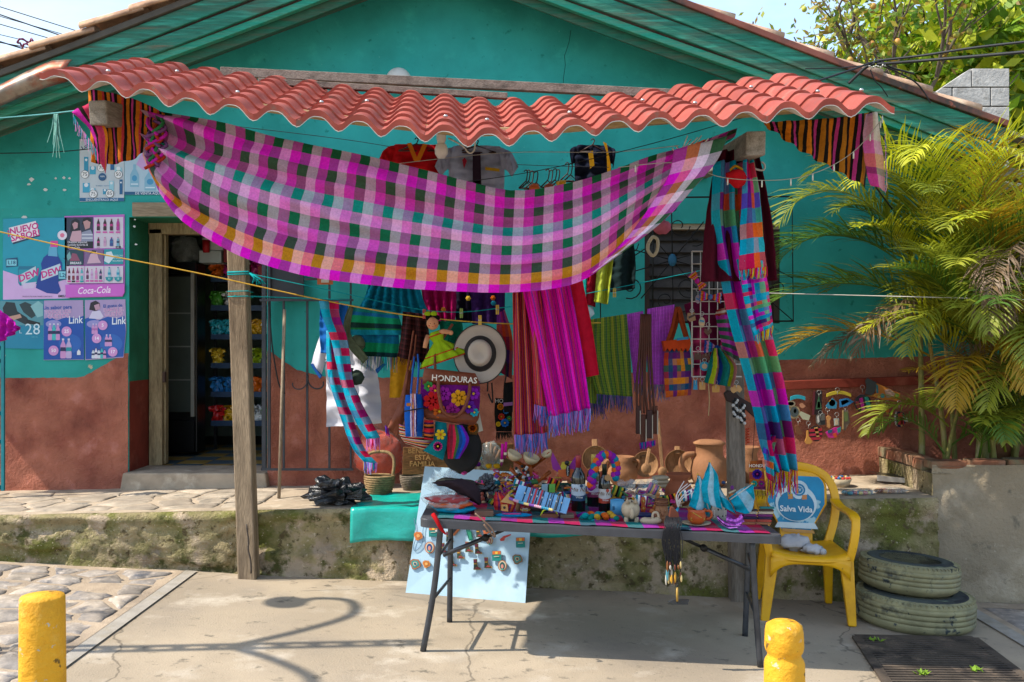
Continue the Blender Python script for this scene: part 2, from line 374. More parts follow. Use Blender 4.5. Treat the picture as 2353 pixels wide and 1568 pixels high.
# ---------------------------------------------------------------- the raised pavement along the house
moss = mat('mossy_render', '#968764', .95, var=.28, scale=5, bump=1.0, bscale=55, blots=(('#5f6028', 2.1, .44, .6), ('#a08e76', 3.4, .53, .6), ('#4a4a22', 6.5, .56, .66), ('#55492f', 17, .58, .66), ('#b0a288', 40, .62, .68)), dist=.02)
ptop = mat('platform_cement', '#a3927c', .93, var=.2, scale=5, bump=.5, bscale=60, blots=(('#7b6f5d', 2.4, .5, .7), ('#bdae98', 7, .56, .72)), dist=.008)
PF = 6.45; PX0, PX1 = -6.5, 2.87
plat = MB()
plat.use(ptop).grid(lambda u, v: Vector((lerp(PX0, PX1, u), lerp(7.62, PF + .035, v), pz(lerp(PX0, PX1, u)) + .006 * fb((u * 30, v * 4, 0)))), 120, 14)
def face(u, v):
 x = lerp(PX0, PX1, u); top = pz(x); bot = gz(x) - .05; z = lerp(top, bot, v)
 flake = fb((x * 1.15 + 3.1, z * 2.1, 4.2), 1, 5); st = 1 / (1 + math.exp(-(flake - .02) * 42))
 y = PF + .035 * (1 - st) * min(1, v * 6) + .02 * fb((x * 6, z * 9, 1), 1, 4) * min(1, v * 4)
 y -= .018 * math.exp(-((v - .1) / .09) ** 2) * (1 if x < -1 else .4)           # the lip under the edge
 y -= .05 * max(0, v - .86) / .14                                               # foot spreads out
 if v < .06: y += .035 * (1 - v / .06) ** 2
 return Vector((x, y, z))
plat.use(moss).grid(face, 420, 34)
pl = tag(plat.build('raised_pavement', origin=(0, 7, .5)), kind='structure')
pave(pl, -4.3, -1.75, 6.56, 7.46, .23, pz, .006, .01, .02, 21)

# ================================================================ HOUSE
teal = mat('turquoise_wall', '#2f9e95', .9, var=.12, scale=3, bump=.4, bscale=40, blots=(('#1a8479', .9, .45, .75), ('#3aada0', 4.2, .58, .78), ('#14756b', 14, .62, .72), ('#6fb5a6', 34, .69, .73)), dist=.006)
tealpeel = mat('turquoise_peeling', '#2f9c92', .9, var=.13, scale=2, bump=.3, bscale=50, blots=(('#1c7d6e', .9, .45, .75), ('#39a493', 3, .6, .75), ('#b8a98c', 11, .675, .69), ('#e3e0d8', 17, .7, .712)), dist=.005)
redm = mat('oxide_red_render', '#a5654f', .95, var=.22, scale=5, bump=1.0, bscale=46, blots=(('#7d4033', 2.2, .45, .7), ('#a86f62', 5, .58, .76), ('#a59384', 6, .7, .78)), dist=.02)
redsm = mat('oxide_red_smooth', '#7a2f1f', .85, var=.2, scale=5, bump=.3, bscale=30, blots=(('#96503d', 4, .55, .75),))
greenj = mat('jamb_green', '#1f6a4b', .8, var=.18, scale=3, bump=.2, bscale=30, blots=(('#2d7d5e', 2, .5, .7),))
boardm = mat('green_board', '#1a6a56', .7, var=.3, scale=5, bump=.7, bscale=16, stretch=(1, 10, 12), blots=(('#3d5a48', 1.3, .42, .6), ('#2f8570', 2.2, .5, .66), ('#5f5a44', 1.6, .6, .72)), dist=.006)
soffm = wood('soffit_board', '#215f4c', '#4d5242', (1, 10, 12), .8, .4)
trimm = wood('green_trim', '#279077', '#5c8a70', (1, 12, 16), .65, .5)
timber = wood('timber', '#8c7a63', '#5e5040', (10, 10, 1.2), .9, .8)
paletim = wood('pale_timber', '#b59c72', '#8a7350', (1, 12, 12), .85, .5)
framem = wood('door_frame_wood', '#9c8a68', '#6c5b42', (10, 10, 1.5), .8, .6)
house = thing('house', (0, 7.6, .5), 'turquoise gabled house with oxide red base and green roof boards', 'house')
WY = 7.6; AX = -.57
def roofz(x, top): return top - .372 * abs(x - AX)
wall = MB()
DX0, DX1, DZ = -3.03, -1.94, 2.63; WX0, WX1, WZ0, WZ1 = 1.05, 2.12, 1.79, 2.58
def quad(mb, x0, x1, z0, z1, y=WY): mb.add([(x0, y, z0), (x1, y, z0), (x1, y, z1), (x0, y, z1)], [(0, 1, 2, 3)])
wall.use(tealpeel); quad(wall, -5.3, DX0, .3, 2.7)
wall.use(teal)
quad(wall, DX0, DX1, DZ, 2.7); quad(wall, DX1, WX0, .3, 2.7); quad(wall, WX0, WX1, .3, WZ0); quad(wall, WX0, WX1, WZ1, 2.7); quad(wall, WX1, 4.7, .3, 2.7)
quad(wall, 4.2, 4.7, 2.7, 2.71); wall.add([(-5.3, WY, 2.7), (4.2, WY, 2.7), (4.2, WY, roofz(4.2, 4.56)), (AX, WY, 4.56), (-5.3, WY, roofz(-5.3, 4.56))], [(0, 1, 2, 3, 4)])
def xq(mb, x, y0, y1, z0, z1): mb.add([(x, y0, z0), (x, y1, z0), (x, y1, z1), (x, y0, z1)], [(0, 1, 2, 3)])
def zq(mb, z, x0, x1, y0, y1): mb.add([(x0, y0, z), (x1, y0, z), (x1, y1, z), (x0, y1, z)], [(0, 1, 2, 3)])
wall.use(greenj); xq(wall, DX0, WY, 8.1, 1.33, DZ); xq(wall, DX1, WY, 8.1, 1.45, DZ); zq(wall, DZ, DX0, DX1, WY, 8.1)
for x in (WX0, WX1): xq(wall, x, WY, WY + .16, WZ0, WZ1)
zq(wall, WZ0, WX0, WX1, WY, WY + .16); zq(wall, WZ1, WX0, WX1, WY, WY + .16)
wall.use(redsm); xq(wall, DX0, WY, 8.1, .3, 1.33); xq(wall, DX1, WY, 8.1, .3, 1.45)
wall.build('wall', parent=house, smooth=False)
# red base, a rough coat a centimetre proud of the wall, with an uneven top edge
def dado(pts, x0, x1):
 mb = MB()
 top = lambda x: along([(p[0], p[1]) for p in pts], 0)[1] if x <= pts[0][0] else next((lerp(a[1], b[1], (x - a[0]) / (b[0] - a[0])) for a, b in zip(pts, pts[1:]) if a[0] <= x <= b[0]), pts[-1][1])
 def f(u, v):
  x = lerp(x0, x1, u); zt = top(x) + .006 * fb((x * 26, 0, 3)); z = lerp(zt, .35, v)
  return Vector((x, WY - (.012 if 0 < v else .002) - .006 * max(-.6, fb((x * 11, z * 11, 7), 1, 3)), z))
 mb.grid(f, max(10, int((x1 - x0) * 34)), 40); mb.build('base_render', redm, house)
dado([(-5.3, 1.35), (-3.43, 1.36), (-3.38, 1.375), (-3.07, 1.55), (-3.03, 1.555)], -5.3, -3.035)
dado([(-1.93, 1.58), (-1.82, 1.5), (-1.7, 1.42), (-1.5, 1.37), (-1, 1.36), (1, 1.4), (2.1, 1.50), (4.6, 1.56)], -1.935, 4.6)
# roof boards
for sgn, xe in ((-1, -5.45), (1, 3.62)):
 def slope(name, y, zt, h, th, m, xa=AX, xb=xe, bev=.006):
  mb = MB(); a, b = xa, xb; n_ = 16; p = []
  for q in range(n_ + 1):
   x = lerp(a, b, q / n_); wv = .012 * math.sin(x * 1.7 + zt * 9 + sgn)
   p += [(x, y, roofz(x, zt - h) + wv), (x, y + th, roofz(x, zt - h) + wv), (x, y + th, roofz(x, zt) + wv), (x, y, roofz(x, zt) + wv)]
  fs = [(4 * q + i, 4 * q + (i + 1) % 4, 4 * q + 4 + (i + 1) % 4, 4 * q + 4 + i) for q in range(n_) for i in range(4)] + [(3, 2, 1, 0), tuple(4 * n_ + i for i in range(4))]
  if sgn > 0: fs = [f[::-1] for f in fs]
  mb.add(p, fs, flat=True); return mb.build(name, m, house, bevel=bev)
 slope('fascia_board', 7.0, 4.76, .125, .03, boardm); slope('fascia_board', 7.018, 4.632, .11, .03, boardm)
 slope('trim_board', 7.045, 4.52, .055, .06, trimm); slope('fascia_board', 7.12, 4.50, .10, .025, soffm)
 mb = MB(); mb.grid(lambda u, v: Vector((lerp(AX, xe, u), lerp(7.05, 7.62, v), roofz(lerp(AX, xe, u), 4.50 + .07 * v))), 4, 3); mb.build('soffit', soffm, house)
 slope('drip_edge', 6.975, 4.81, .05, .06, mat('rusty_edge', '#7f4b3e', .6, var=.3, scale=6, metal=.3, blots=(('#3c332e', 3, .45, .6), ('#a3543f', 6, .6, .7))) if sgn > 0 else mat('grey_edge', '#4a453c', .7, var=.3, scale=6))
 mb = MB(); mb.add([(AX, 7.03, 4.80), (xe, 7.03, roofz(xe, 4.80)), (xe, 13, roofz(xe, 4.80)), (AX, 13, 4.80)], [(0, 1, 2, 3)]); mb.build('roof', mat('roof_underlay', '#7a5a48'), house, solid=.03)
# clay tiles laid along the roof edge
claym = mat('old_clay_tile', '#b59377', .95, var=.25, scale=9, bump=.6, bscale=30, blots=(('#8d6b55', 4, .5, .7), ('#cdb499', 6, .55, .7)), rnd=.15)
mb = MB(); mb.grid(lambda u, v: WORLD[house.name] + Vector((lerp(-.24, .24, v), .105 * math.cos(math.pi * u) * lerp(.86, 1.08, v), .062 * math.sin(math.pi * u) * lerp(.86, 1.08, v))), 10, 3)
t0 = mb.build('roof_tile', claym, house, solid=.022); tme = t0.data; first = True
for sgn in (-1, 1):
 for row in (0, 1, 2):
  for k in range(12 if sgn < 0 else 11):
   s_ = .17 + k * .385; x = AX + sgn * s_ * .937 ; y = (7.045 if sgn < 0 else 7.12) + row * .23; z = roofz(x, 4.835 if sgn < 0 else 4.79) + random.uniform(-.012, .012)
   M = Matrix.Translation(Vector((x, y, z)) - WORLD[house.name]) @ Matrix.Rotation(random.uniform(-.05, .05), 4, 'Z') @ Matrix.Rotation((.356 - .06) * sgn, 4, 'Y') @ (Matrix.Rotation(math.pi, 4, 'Z') if sgn < 0 else Matrix.Identity(4))
   if first: t0.matrix_local = M; first = False
   else:
    o = piece(tme, 'roof_tile', house, M); md = o.modifiers.new('solid', 'SOLIDIFY'); md.thickness = .022; md.offset = 0
# rafters and loose planks at the low end of the roof on the right, rolled sheet at the other
for i, (x, y, x2, y2, d, h) in enumerate(((2290, 342, 2420, 395, 7.15, .06), (2275, 395, 2420, 418, 7.2, .075), (2250, 425, 2420, 452, 7.25, .05), (2300, 455, 2420, 478, 7.35, .06), (2290, 300, 2420, 348, 7.1, .03))):
 mb = MB(); mb.beam(Q(x, y, d), Q(x2, y2, d + .1), .12, h); mb.build('rafter', wood('grey_plank', '#8d8170', '#5c5245', (1, 10, 10)), house, bevel=.006)
mb = MB()
def flash(u, v):
 a = along([(165, 138), (120, 140), (60, 166), (0, 196), (-60, 225)], v); b = along([(160, 186), (110, 200), (50, 222), (0, 245), (-60, 272)], v)
 p = Q(lerp(a[0], b[0], u), lerp(a[1], b[1], u), 6.93); p.y -= .06 * math.sin(math.pi * u); p.z += .004 * fb((u * 4, v * 9, 1)); return p
mb.grid(flash, 8, 16); mb.build('metal_flashing', mat('old_zinc', '#857a6c', .45, var=.3, scale=9, metal=.55, blots=(('#8a4a33', 4, .5, .62), ('#5c4a40', 7, .55, .7))), house, solid=.006)
# doorway: step, frame, lintel, tiled floor, dark room
mb = MB(); mb.hexa([(-3.08, 7.5, .4), (-1.9, 7.5, .4), (-1.9, 8.0, .4), (-3.08, 8.0, .4), (-3.05, 7.515, .615), (-1.93, 7.515, .615), (-1.93, 8.0, .615), (-3.05, 8.0, .615)]); mb.build('door_step', ptop, house, bevel=.012)
mb = MB(); mb.beam((-3.0, WY - .006, 2.69), (-2.4, WY - .006, 2.69), .03, .11); mb.build('lintel', wood('lintel_wood', '#9a8a72', '#74634e', (1, 10, 10)), house, bevel=.004)
df = MB().box((-2.965, 8.03, 1.6), (.11, .1, 1.97)).build('door_frame', framem, house, bevel=.006)
MB().box((-2.905, 8.06, 1.6), (.02, .06, 1.95)).build('door_stop', framem, df); MB().box((-2.5, 8.03, 2.59), (1.05, .1, .1)).build('header', framem, df, bevel=.006)
MB().box((-2.9, 8.01, 1.35), (.02, .04, .09)).build('hinge', mat('rust_iron', '#4d3a30', .7), df)
rm = MB(); dk = mat('shop_inner_wall', '#8a9a90', .95)
rm.use(dk); quad(rm, -3.9, -.6, .6, 3.2, 10.6); xq(rm, -3.9, 8.1, 10.6, .6, 3.2); xq(rm, -.6, 8.1, 10.6, .6, 3.2); zq(rm, 3.2, -3.9, -.6, 8.1, 10.6)
quad(rm, -3.9, DX0, .6, 3.2, 8.1); quad(rm, DX1, -.6, .6, 3.2, 8.1); quad(rm, DX0, DX1, DZ, 3.2, 8.1); rm.build('shop_room', parent=house, smooth=False)
fl = MB(); zq(fl, .600, -3.9, -.6, 7.9, 10.6); fl = fl.build('shop_floor', mat('tile_grout', '#4a463e'), house)
tiles = [mat('tile_ochre', '#a3823f', .5, var=.2, scale=6, rnd=.15), mat('tile_slate', '#4d6068', .5, var=.2, scale=6, rnd=.15)]
for i in range(7):
 for j in range(7):
  MB().box((-3.0 + i * .25 + .03, 7.98 + j * .25, .604), (.242, .242, .02)).build('floor_tile', tiles[(i + j) % 2], fl)
mb = MB(); mb.tube([Q(x, y, 7.6) for x, y in ((1312, 70), (1308, 95), (1301, 118), (1297, 128), (1299, 150), (1295, 178), (1294, 200))], .0022, 4); mb.build('crack', cm('#0d4a44', .9), house)
# window with dark louvres behind a wrought iron grille
win = MB().box(((WX0 + WX1) / 2, WY + .15, (WZ0 + WZ1) / 2), (WX1 - WX0, .02, WZ1 - WZ0)).build('window', mat('dark_room', '#14130f', .6), house)
for k in range(8):
 z = WZ0 + .05 + k * .094
 MB().box(((WX0 + WX1) / 2, WY + .1, z), (WX1 - WX0 - .04, .012, .098), M=Matrix.Rotation(-.35, 4, 'X')).build('slat', mat('louvre', '#3b3631', .55, var=.3, scale=9, rnd=.2), win)
MB().box(((WX0 + WX1) / 2, WY + .06, WZ1 - .02), (WX1 - WX0, .08, .045)).build('frame', wood('window_frame_wood', '#a39680', '#7a6c58', (1, 10, 10)), win)
for x in (WX0 + .02, WX1 - .02): MB().box((x, WY + .06, (WZ0 + WZ1) / 2 - .02), (.04, .08, WZ1 - WZ0 - .05)).build('frame', mat('dark_frame', '#3a2f26', .7), win)
iron = mat('black_iron', '#1c1b1a', .55, var=.3, scale=12, metal=.4)
gd = 7.5; grille = thing('window_grille', Q(1600, 740, gd), 'black wrought iron window grille with scrolls and sunburst bars', 'grille')
mb = MB(); fr = [Q(1380, 455, gd), Q(1820, 452, gd), Q(1823, 738, gd), Q(1380, 742, gd), Q(1380, 455, gd)]
mb.tube(fr, .008, 4)
for x in (1500, 1640, 1740): mb.tube([Q(x, 454, gd), Q(x, 740, gd)], .007, 4)
mb.build('frame', iron, grille)
mb = MB(); c_ = (1545, 598)
for k in range(10):
 a = math.pi * 2 * k / 10 + .3; mb.tube([Q(c_[0], c_[1], gd), Q(c_[0] + 125 * math.cos(a), c_[1] + 108 * math.sin(a), gd)], .005, 4)
for a, b in (((1820, 452), (1745, 520)), ((1823, 738), (1745, 670)), ((1380, 640), (1500, 560)), ((1823, 640), (1745, 600)), ((1640, 500), (1740, 560))): mb.tube([Q(*a, gd), Q(*b, gd)], .005, 4)
mb.build('sunburst', iron, grille)
mb = MB()
def scroll(mb, cx, cy, r, a0, turns, d, th=.005, sy=1):
 mb.tube([Q(cx + r * (1 - t * .75) * math.cos(a0 + t * turns * 6.283), cy + sy * r * (1 - t * .75) * math.sin(a0 + t * turns * 6.283), d) for t in [i / 16 for i in range(17)]], th, 4)
for cx, cy, r, a0, tn in ((1560, 520, 26, 0, 1.1), (1600, 545, 22, 2, -1.2), (1770, 500, 24, 1, 1.2), (1785, 660, 26, 4, -1.2), (1700, 500, 30, 3, 1.1), (1440, 560, 28, 0, 1.2), (1450, 660, 28, 2, -1.2), (1580, 660, 26, 1, 1.2), (1690, 650, 28, 5, 1.2), (1530, 690, 20, 2, 1.1), (1790, 560, 20, 0, -1.2)): mb = MB(); scroll(mb, cx, cy, r, a0, tn, gd); mb.build('scroll', iron, grille)
mb = MB(); mb.ball(Q(1545, 598, gd - .02), (.035, .015, .05), 8, 6); mb.ball(Q(1548, 474, gd - .02), (.03, .015, .045), 8, 6); mb.build('blue_boss', mat('blue_paint', '#17506b', .6), grille)

# iron gate folded open against the wall
gt = thing('iron_gate', Q(700, 1080, 7.5), 'dark iron bar gate with curled scrolls open against the wall', 'gate'); gd = 7.5; gir = mat('gate_iron', '#3e4145', .6, var=.25, scale=10, metal=.3)
for x, y0, y1, w in ((607, 500, 1078, .03), (619, 500, 1078, .02), (652, 690, 1078, .016), (706, 690, 1078, .016), (757, 640, 1078, .016), (806, 640, 1078, .014)):
 MB().beam(Q(x, y1, gd), Q(x, y0, gd), w, w, (0, 1, 0)).build('bar', gir, gt)
for x0, y0, x1, y1 in ((597, 690, 812, 690), (600, 1079, 812, 1079), (700, 642, 812, 640)): MB().beam(Q(x0, y0, gd - .016), Q(x1, y1, gd - .016), .012, .018).build('rail', gir, gt)
for cx, cy, a0, t in ((680, 878, -.6, .55), (735, 876, 3.6, -.55), (782, 880, -.6, .55)):
 mb = MB(); scroll(mb, cx, cy, 30, a0, t, gd - .01, .006); mb.build('scroll', gir, gt)
MB().box(Q(660, 628, gd + .02), (.26, .02, .42)).build('sheet_panel', mat('gate_sheet', '#2f3336', .6), gt)
mb = MB(); mb.tube(smoothpts([Q(618, 695, 7.46), Q(625, 790, 7.45), Q(640, 880, 7.44), Q(655, 905, 7.44)], 12), .006, 5); tag(mb.build('hanging_cable', mat('black_rubber', '#181818', .6)), 'thin black cable drooping beside the iron gate bars', 'cable')
mb = MB(); mb.tube([Q(654, 712, 7.3), PL(641, 1145)], .0125, 8); tag(mb.build('wooden_stick', wood('stick_wood', '#8a7a66', '#6a5a48', (10, 10, 1))), 'long thin wooden stick leaning upright on the iron gate', 'stick')
# teal gate at the very edge of the picture, with its magenta cloth
tg = thing('teal_gate', Q(-10, 1130, 7.2), 'edge of a teal painted metal gate on the far left', 'gate')
tm = mat('teal_paint', '#0b6f78', .5, var=.2, scale=8)
for x in (-6, 7): MB().beam(Q(x, 1128, 7.2), Q(x, 770, 7.2), .022, .022, (0, 1, 0)).build('post', tm, tg)
for y in (800, 830, 950, 1015, 1120): MB().beam(Q(-60, y, 7.22), Q(4, y, 7.22), .015, .03).build('rail', tm, tg)
hang('magenta_cloth', [(-30, 700), (0, 712), (46, 752)], [(-30, 800), (6, 785), (40, 760)], 7.05, cloth('#b01c9c'), folds=4, amp=.03, wr=.02, nu=30, nv=14)
tag(bpy.data.objects['magenta_cloth'], 'bright magenta cloth bundled over the teal gate', 'cloth')
# ================================================================ POSTERS ON THE WALL
PY = 7.596
def pm(c): return mat('print_' + c, c, .45, var=.05, scale=10, spec=.4)
class Poster:
 def __init__(s, label, corners, paper, cat='poster'):
  s.k = 0; mb = MB(); x = [Q(a, b, PY - .004) for a, b in corners]; y = [p + Vector((0, .005, 0)) for p in x]
  mb.hexa(y[3:] + y[2:3] + x[2:3] + x[3:] + y[:2] + x[1:2] + x[:1]) if 0 else mb.prism(corners, .003, d=PY - .004)
  s.o = tag(mb.build('poster', pm(paper)), label, cat); s.mb = MB(); s.d = PY - .0052
 def poly(s, c, pts): s.k += 1; s.mb.use(pm(c)).add([Q(a, b, s.d - .00012 * s.k) for a, b in pts], [tuple(range(len(pts)))[::-1]], flat=True); return s
 def rect(s, c, x0, y0, x1, y1, sk=0): return s.poly(c, [(x0, y0), (x1, y0 - sk), (x1, y1 - sk), (x0, y1)])
 def disc(s, c, x, y, r, ry=None, n=20): return s.poly(c, [(x + r * math.cos(6.283 * i / n), y + (ry or r) * math.sin(6.283 * i / n)) for i in range(n)])
 def bottle(s, c, x, y0, y1, w, cap=None, lab=None):
  h = y1 - y0; L_ = [(.16, 0), (.18, .12), (.45, .3), (.5, .45), (.42, .6), (.5, .72), (.5, .94), (.4, 1)]
  s.poly(c, [(x - a * w, y0 + b * h) for a, b in L_[::-1]] + [(x + a * w, y0 + b * h) for a, b in L_])
  if cap: s.rect(cap, x - .19 * w, y0 - .04 * h, x + .19 * w, y0 + .05 * h)
  if lab: s.rect(lab, x - .47 * w, y0 + .42 * h, x + .47 * w, y0 + .62 * h)
  return s
 def text(s, c, t, x, y, size, bold=0, rot=0, shear=0, sx=1.0, align='CENTER'):
  s.k += 1; p = Q(x, y, s.d - .00012 * s.k - .0003); k = PY / F * size
  MB().use(pm(c)).text(t, p, Vector((math.cos(rot), 0, math.sin(rot))), Vector((-math.sin(rot), 0, math.cos(rot))), k, bold, shear, align, sx).build('lettering', parent=s.o, smooth=False); return s
 def done(s):
  if s.mb.f: s.mb.build('print', parent=s.o, smooth=False)
# drinking water posters above
p = Poster('white water price poster with hand-written circled numbers, above the others', [(183, 320), (285, 322), (285, 462), (183, 464)], '#b9c4c8')
p.rect('#1c5d8a', 183, 455, 285, 463).text('#c9d4d6', 'ENCUÉNTRALO AQUÍ', 234, 459.5, 7.5, .01)
p.text('#1b3f6b', 'Los', 196, 337, 13, .02, .6).text('#b08ab0', 'Rey', 272, 352, 9, 0)
for x, y, w, h, c in ((198, 378, 10, 34, '#2a8fb0'), (213, 392, 14, 18, '#3aa0bd'), (226, 362, 11, 24, '#2b7fae'), (246, 366, 12, 14, '#3aa0bd'), (258, 372, 9, 38, '#1c5d8a'), (272, 392, 16, 14, '#8fc3cf'), (198, 432, 16, 22, '#3a9fbf'), (212, 440, 14, 14, '#6cb7c9'), (256, 428, 11, 24, '#8fc3cf'), (278, 430, 7, 34, '#1c5d8a'), (241, 441, 9, 12, '#2a8fb0')):
 p.rect(c, x - w / 2, y - h / 2, x + w / 2, y + h / 2).disc('#d5dde0', x, y - h * .3, w * .3)
p.disc('#22557f', 235, 407, 9).text('#d5dde0', '100%', 235, 406, 5, .01).text('#3a7fa8', 'la mejor opción', 236, 427, 5)
for x, y, t in ((233, 386, '70'), (195, 401, '75'), (272, 401, '50'), (214, 446, '75'), (252, 445, '85')): p.disc('#222222', x, y, 9.4).disc('#e2e4e2', x, y, 8.6).text('#1a1a1a', t, x, y, 12)
p.done()
p = Poster('pale blue water poster half behind the checked cloth', [(286, 308), (392, 308), (392, 448), (286, 448)], '#a9c3cf')
p.rect('#1d587f', 286, 441, 392, 448).text('#d5dde0', 'DE VENTA AQUÍ', 340, 444.8, 8, .012).text('#2b4a72', 'Disfruta nuestra', 330, 334, 9, .01).text('#2b4a72', 'de agua', 336, 343, 8)
p.disc('#3a5f95', 336, 318, 13).disc('#a9c3cf', 336, 318, 10.5)
for x, y, w in ((309, 408, 20), (345, 416, 26), (372, 412, 22)):
 p.poly('#7fb0c4', [(x - w * .5, y + 22), (x - w * .5, y - 6), (x - w * .15, y - 20), (x - w * .15, y - 30), (x + w * .15, y - 30), (x + w * .15, y - 20), (x + w * .5, y - 6), (x + w * .5, y + 22)]).disc('#3f8fb5', x, y + 2, w * .3, 7).rect('#c9dbe2', x - w * .42, y + 14, x + w * .42, y + 17)
p.poly('#c39ac8', [(313, 378), (326, 352), (350, 350), (352, 372), (330, 392)])
p.done()
# soft drink posters
p = Poster('turquoise soft drink poster with a big blue bottle and a can', [(7, 503), (158, 500), (160, 687), (6, 690)], '#1293a8')
p.poly('#c9a4cf', [(7, 622), (60, 640), (110, 655), (159, 640), (160, 686), (7, 689)])
p.poly('#163a55', [(22, 527), (84, 511), (92, 543), (30, 562)]).poly('#e0dade', [(20, 524), (82, 508), (90, 540), (28, 558)])
p.text('#c2257d', '¡NUEVO', 52, 527, 20, .03, .22, .1).text('#c2257d', 'SABOR!', 58, 542, 20, .03, .22, .1)
p.disc('#d9d2dc', 143, 541, 11).disc('#d9708e', 143, 541, 5)
p.poly('#0f6f8a', [(41, 622), (41, 618), (44, 612), (80, 612), (84, 618), (86, 690 - 45), (84, 698 - 45), (46, 702 - 45), (42, 696 - 45)]).rect('#188fa0', 43, 620, 84, 652).poly('#c9b7d2', [(50, 652), (84, 648), (78, 662), (54, 664)])
p.poly('#b3c6cc', [(46, 632), (82, 612), (84, 632), (50, 656)]).text('#c2257d', 'DEW', 66, 634, 22, .03, .35, .1)
p.poly('#163a8a', [(112, 576), (130, 576), (134, 590), (142, 604), (143, 630), (136, 640), (134, 650), (140, 668), (132, 676), (108, 674), (82, 662), (88, 636), (96, 618), (94, 606), (100, 592), (110, 584)])
p.poly('#5aa2c0', [(113, 566), (131, 568), (132, 590), (110, 588)]).rect('#d0408e', 116, 554, 133, 568).poly('#b8c9d4', [(95, 622), (138, 606), (142, 628), (94, 646)]).text('#c2257d', 'DEW', 117, 627, 21, .03, .3, .1)
p.poly('#16486a', [(13, 595), (40, 592), (41, 612), (14, 615)]).rect('#78c3cf', 15, 597, 38, 611).text('#16486a', 'L18', 27, 604, 12, .02)
p.poly('#16486a', [(133, 622), (158, 619), (159, 642), (134, 645)]).rect('#78c3cf', 135, 624, 156, 641).text('#16486a', 'L20', 146, 633, 13, .02)
p.poly('#3f3145', [(150, 640), (152, 600), (154, 600), (154, 640)])
for a in range(6): p.poly('#3f3145', [(153, 601), (153 + 13 * math.cos(a * .9 + .2), 601 - 9 * math.sin(a * .9 + .2)), (153 + 11 * math.cos(a * .9 + .5), 599 - 7 * math.sin(a * .9 + .5))])
p.text('#30303a', 'EMSULA', 146, 681, 7, .02).text('#4a3550', 'PRODUCTO POR TIEMPO LIMITADO', 86, 682, 4.2)
p.done()
p = Poster('pink framed soft drink poster with photographs and rows of bottles', [(148, 497), (286, 493), (287, 672), (282, 682), (150, 685)], '#b565b8')
p.rect('#c9c2cc', 216, 500, 283, 571, 1).rect('#30384a', 153, 500, 214, 572, 1)
p.poly('#151a22', [(161, 532), (164, 508), (175, 502), (183, 508), (184, 530), (181, 545)]).poly('#b98c92', [(166, 515), (172, 510), (179, 513), (178, 524), (170, 528)]).poly('#c29aa4', [(160, 552), (166, 532), (186, 530), (190, 556), (178, 566)])
p.poly('#14161c', [(188, 516), (191, 503), (201, 500), (210, 504), (210, 516)]).poly('#b98c8a', [(191, 510), (200, 506), (208, 511), (206, 524), (196, 528)]).poly('#8a8ea2', [(186, 560), (188, 534), (208, 528), (214, 540), (214, 562)]).rect('#c3c6cf', 188, 538, 213, 541).rect('#c3c6cf', 188, 546, 213, 549)
p.rect('#171b22', 153, 556, 214, 572, 1)
for i, t in enumerate(('Ocasión especial,', 'comida favorita &', 'Coca-Cola')): p.text('#d8d4dc', t, 155, 557 + i * 6, 6.6, .01, align='LEFT')
for i in range(4):
 p.bottle('#3b1f2a' if i < 3 else '#a8388a', 226 + i * 15, 504, 530, 7.5, '#c43a8a', '#b0327a').rect('#c9559f', 221 + i * 15, 532, 231 + i * 15, 536)
 p.bottle(('#3b1f2a', '#c99bb8', '#3a4f8a', '#6fa3b5')[i], 226 + i * 15, 546, 566, 8 if i == 2 else 6.5, '#c43a8a', ('#b0327a', '#b98cb0', '#2a6f9a', '#1f2f55')[i])
p.rect('#1c1a20', 266, 566, 277, 571).text('#e0dce0', 'L21', 271, 568.7, 4.5, .01).text('#c43a8a', 'L16', 226, 569, 4.5, .01)
p.rect('#23424f', 153, 574, 192, 610, .5).poly('#8a4a62', [(160, 600), (166, 582), (176, 584), (184, 600)]).poly('#6fa09f', [(153, 588), (160, 578), (164, 592), (156, 600)]).text('#dcdce0', 'BREAKS', 174, 605, 7.5, .02)
p.rect('#7b5f86', 194, 574, 237, 609, .5).poly('#c7a3b2', [(205, 592), (210, 578), (222, 578), (226, 594), (232, 604), (200, 606)]).poly('#2a1f2a', [(206, 584), (212, 575), (222, 577), (220, 582), (210, 583)])
p.rect('#1f8f98', 239, 573, 283, 608, .5).poly('#c9d6da', [(239, 600), (244, 580), (256, 578), (262, 592), (250, 606)])
for i, t in enumerate(('REFRÉSCATE', 'TE BUSCAS', 'RECUPÉRATE')): p.text('#c9e2e2', t, 271, 588 + i * 6, 4.2, .01)
p.rect('#c9c2cc', 153, 612, 283, 651, .5)
for i in range(4):
 p.bottle(('#5a1c2c', '#7b2a3a', '#8a2f6a', '#4fa6ac')[i], 159 + i * 9.6, 617, 644, 6, '#c43a8a', '#c9b0c4').rect(('#c43a8a', '#1c1a20', '#c9559f', '#1f8f98')[i], 155 + i * 9.6, 645, 163 + i * 9.6, 649)
 p.bottle(('#5a2c4c', '#c3a0c8', '#cf7fb2', '#2a3a5a')[i], 201 + i * 10, 617 + (i % 2) * 3, 642, 6, '#c43a8a', '#b98cb0').rect('#c9559f', 197 + i * 10, 644, 205 + i * 10, 648)
p.rect('#b565b8', 193, 611, 194, 651).rect('#b565b8', 238, 611, 239, 651)
for x, t in ((251, '11'), (271, '15')): p.bottle('#8fc0c8', x, 615, 642, 7, '#2a6f8a', '#2f8fae').poly('#1f8f98', [(x - 9, 637), (x + 9, 637), (x + 7, 644), (x, 648), (x - 7, 644)]).text('#d5e6e6', t, x, 641, 6, .01)
p.poly('#c45fbd', [(150, 655), (286, 653), (286, 672), (281, 681), (151, 684)]).text('#eddcea', 'Coca-Cola', 215, 668, 22, .012, .04, .35, .8)
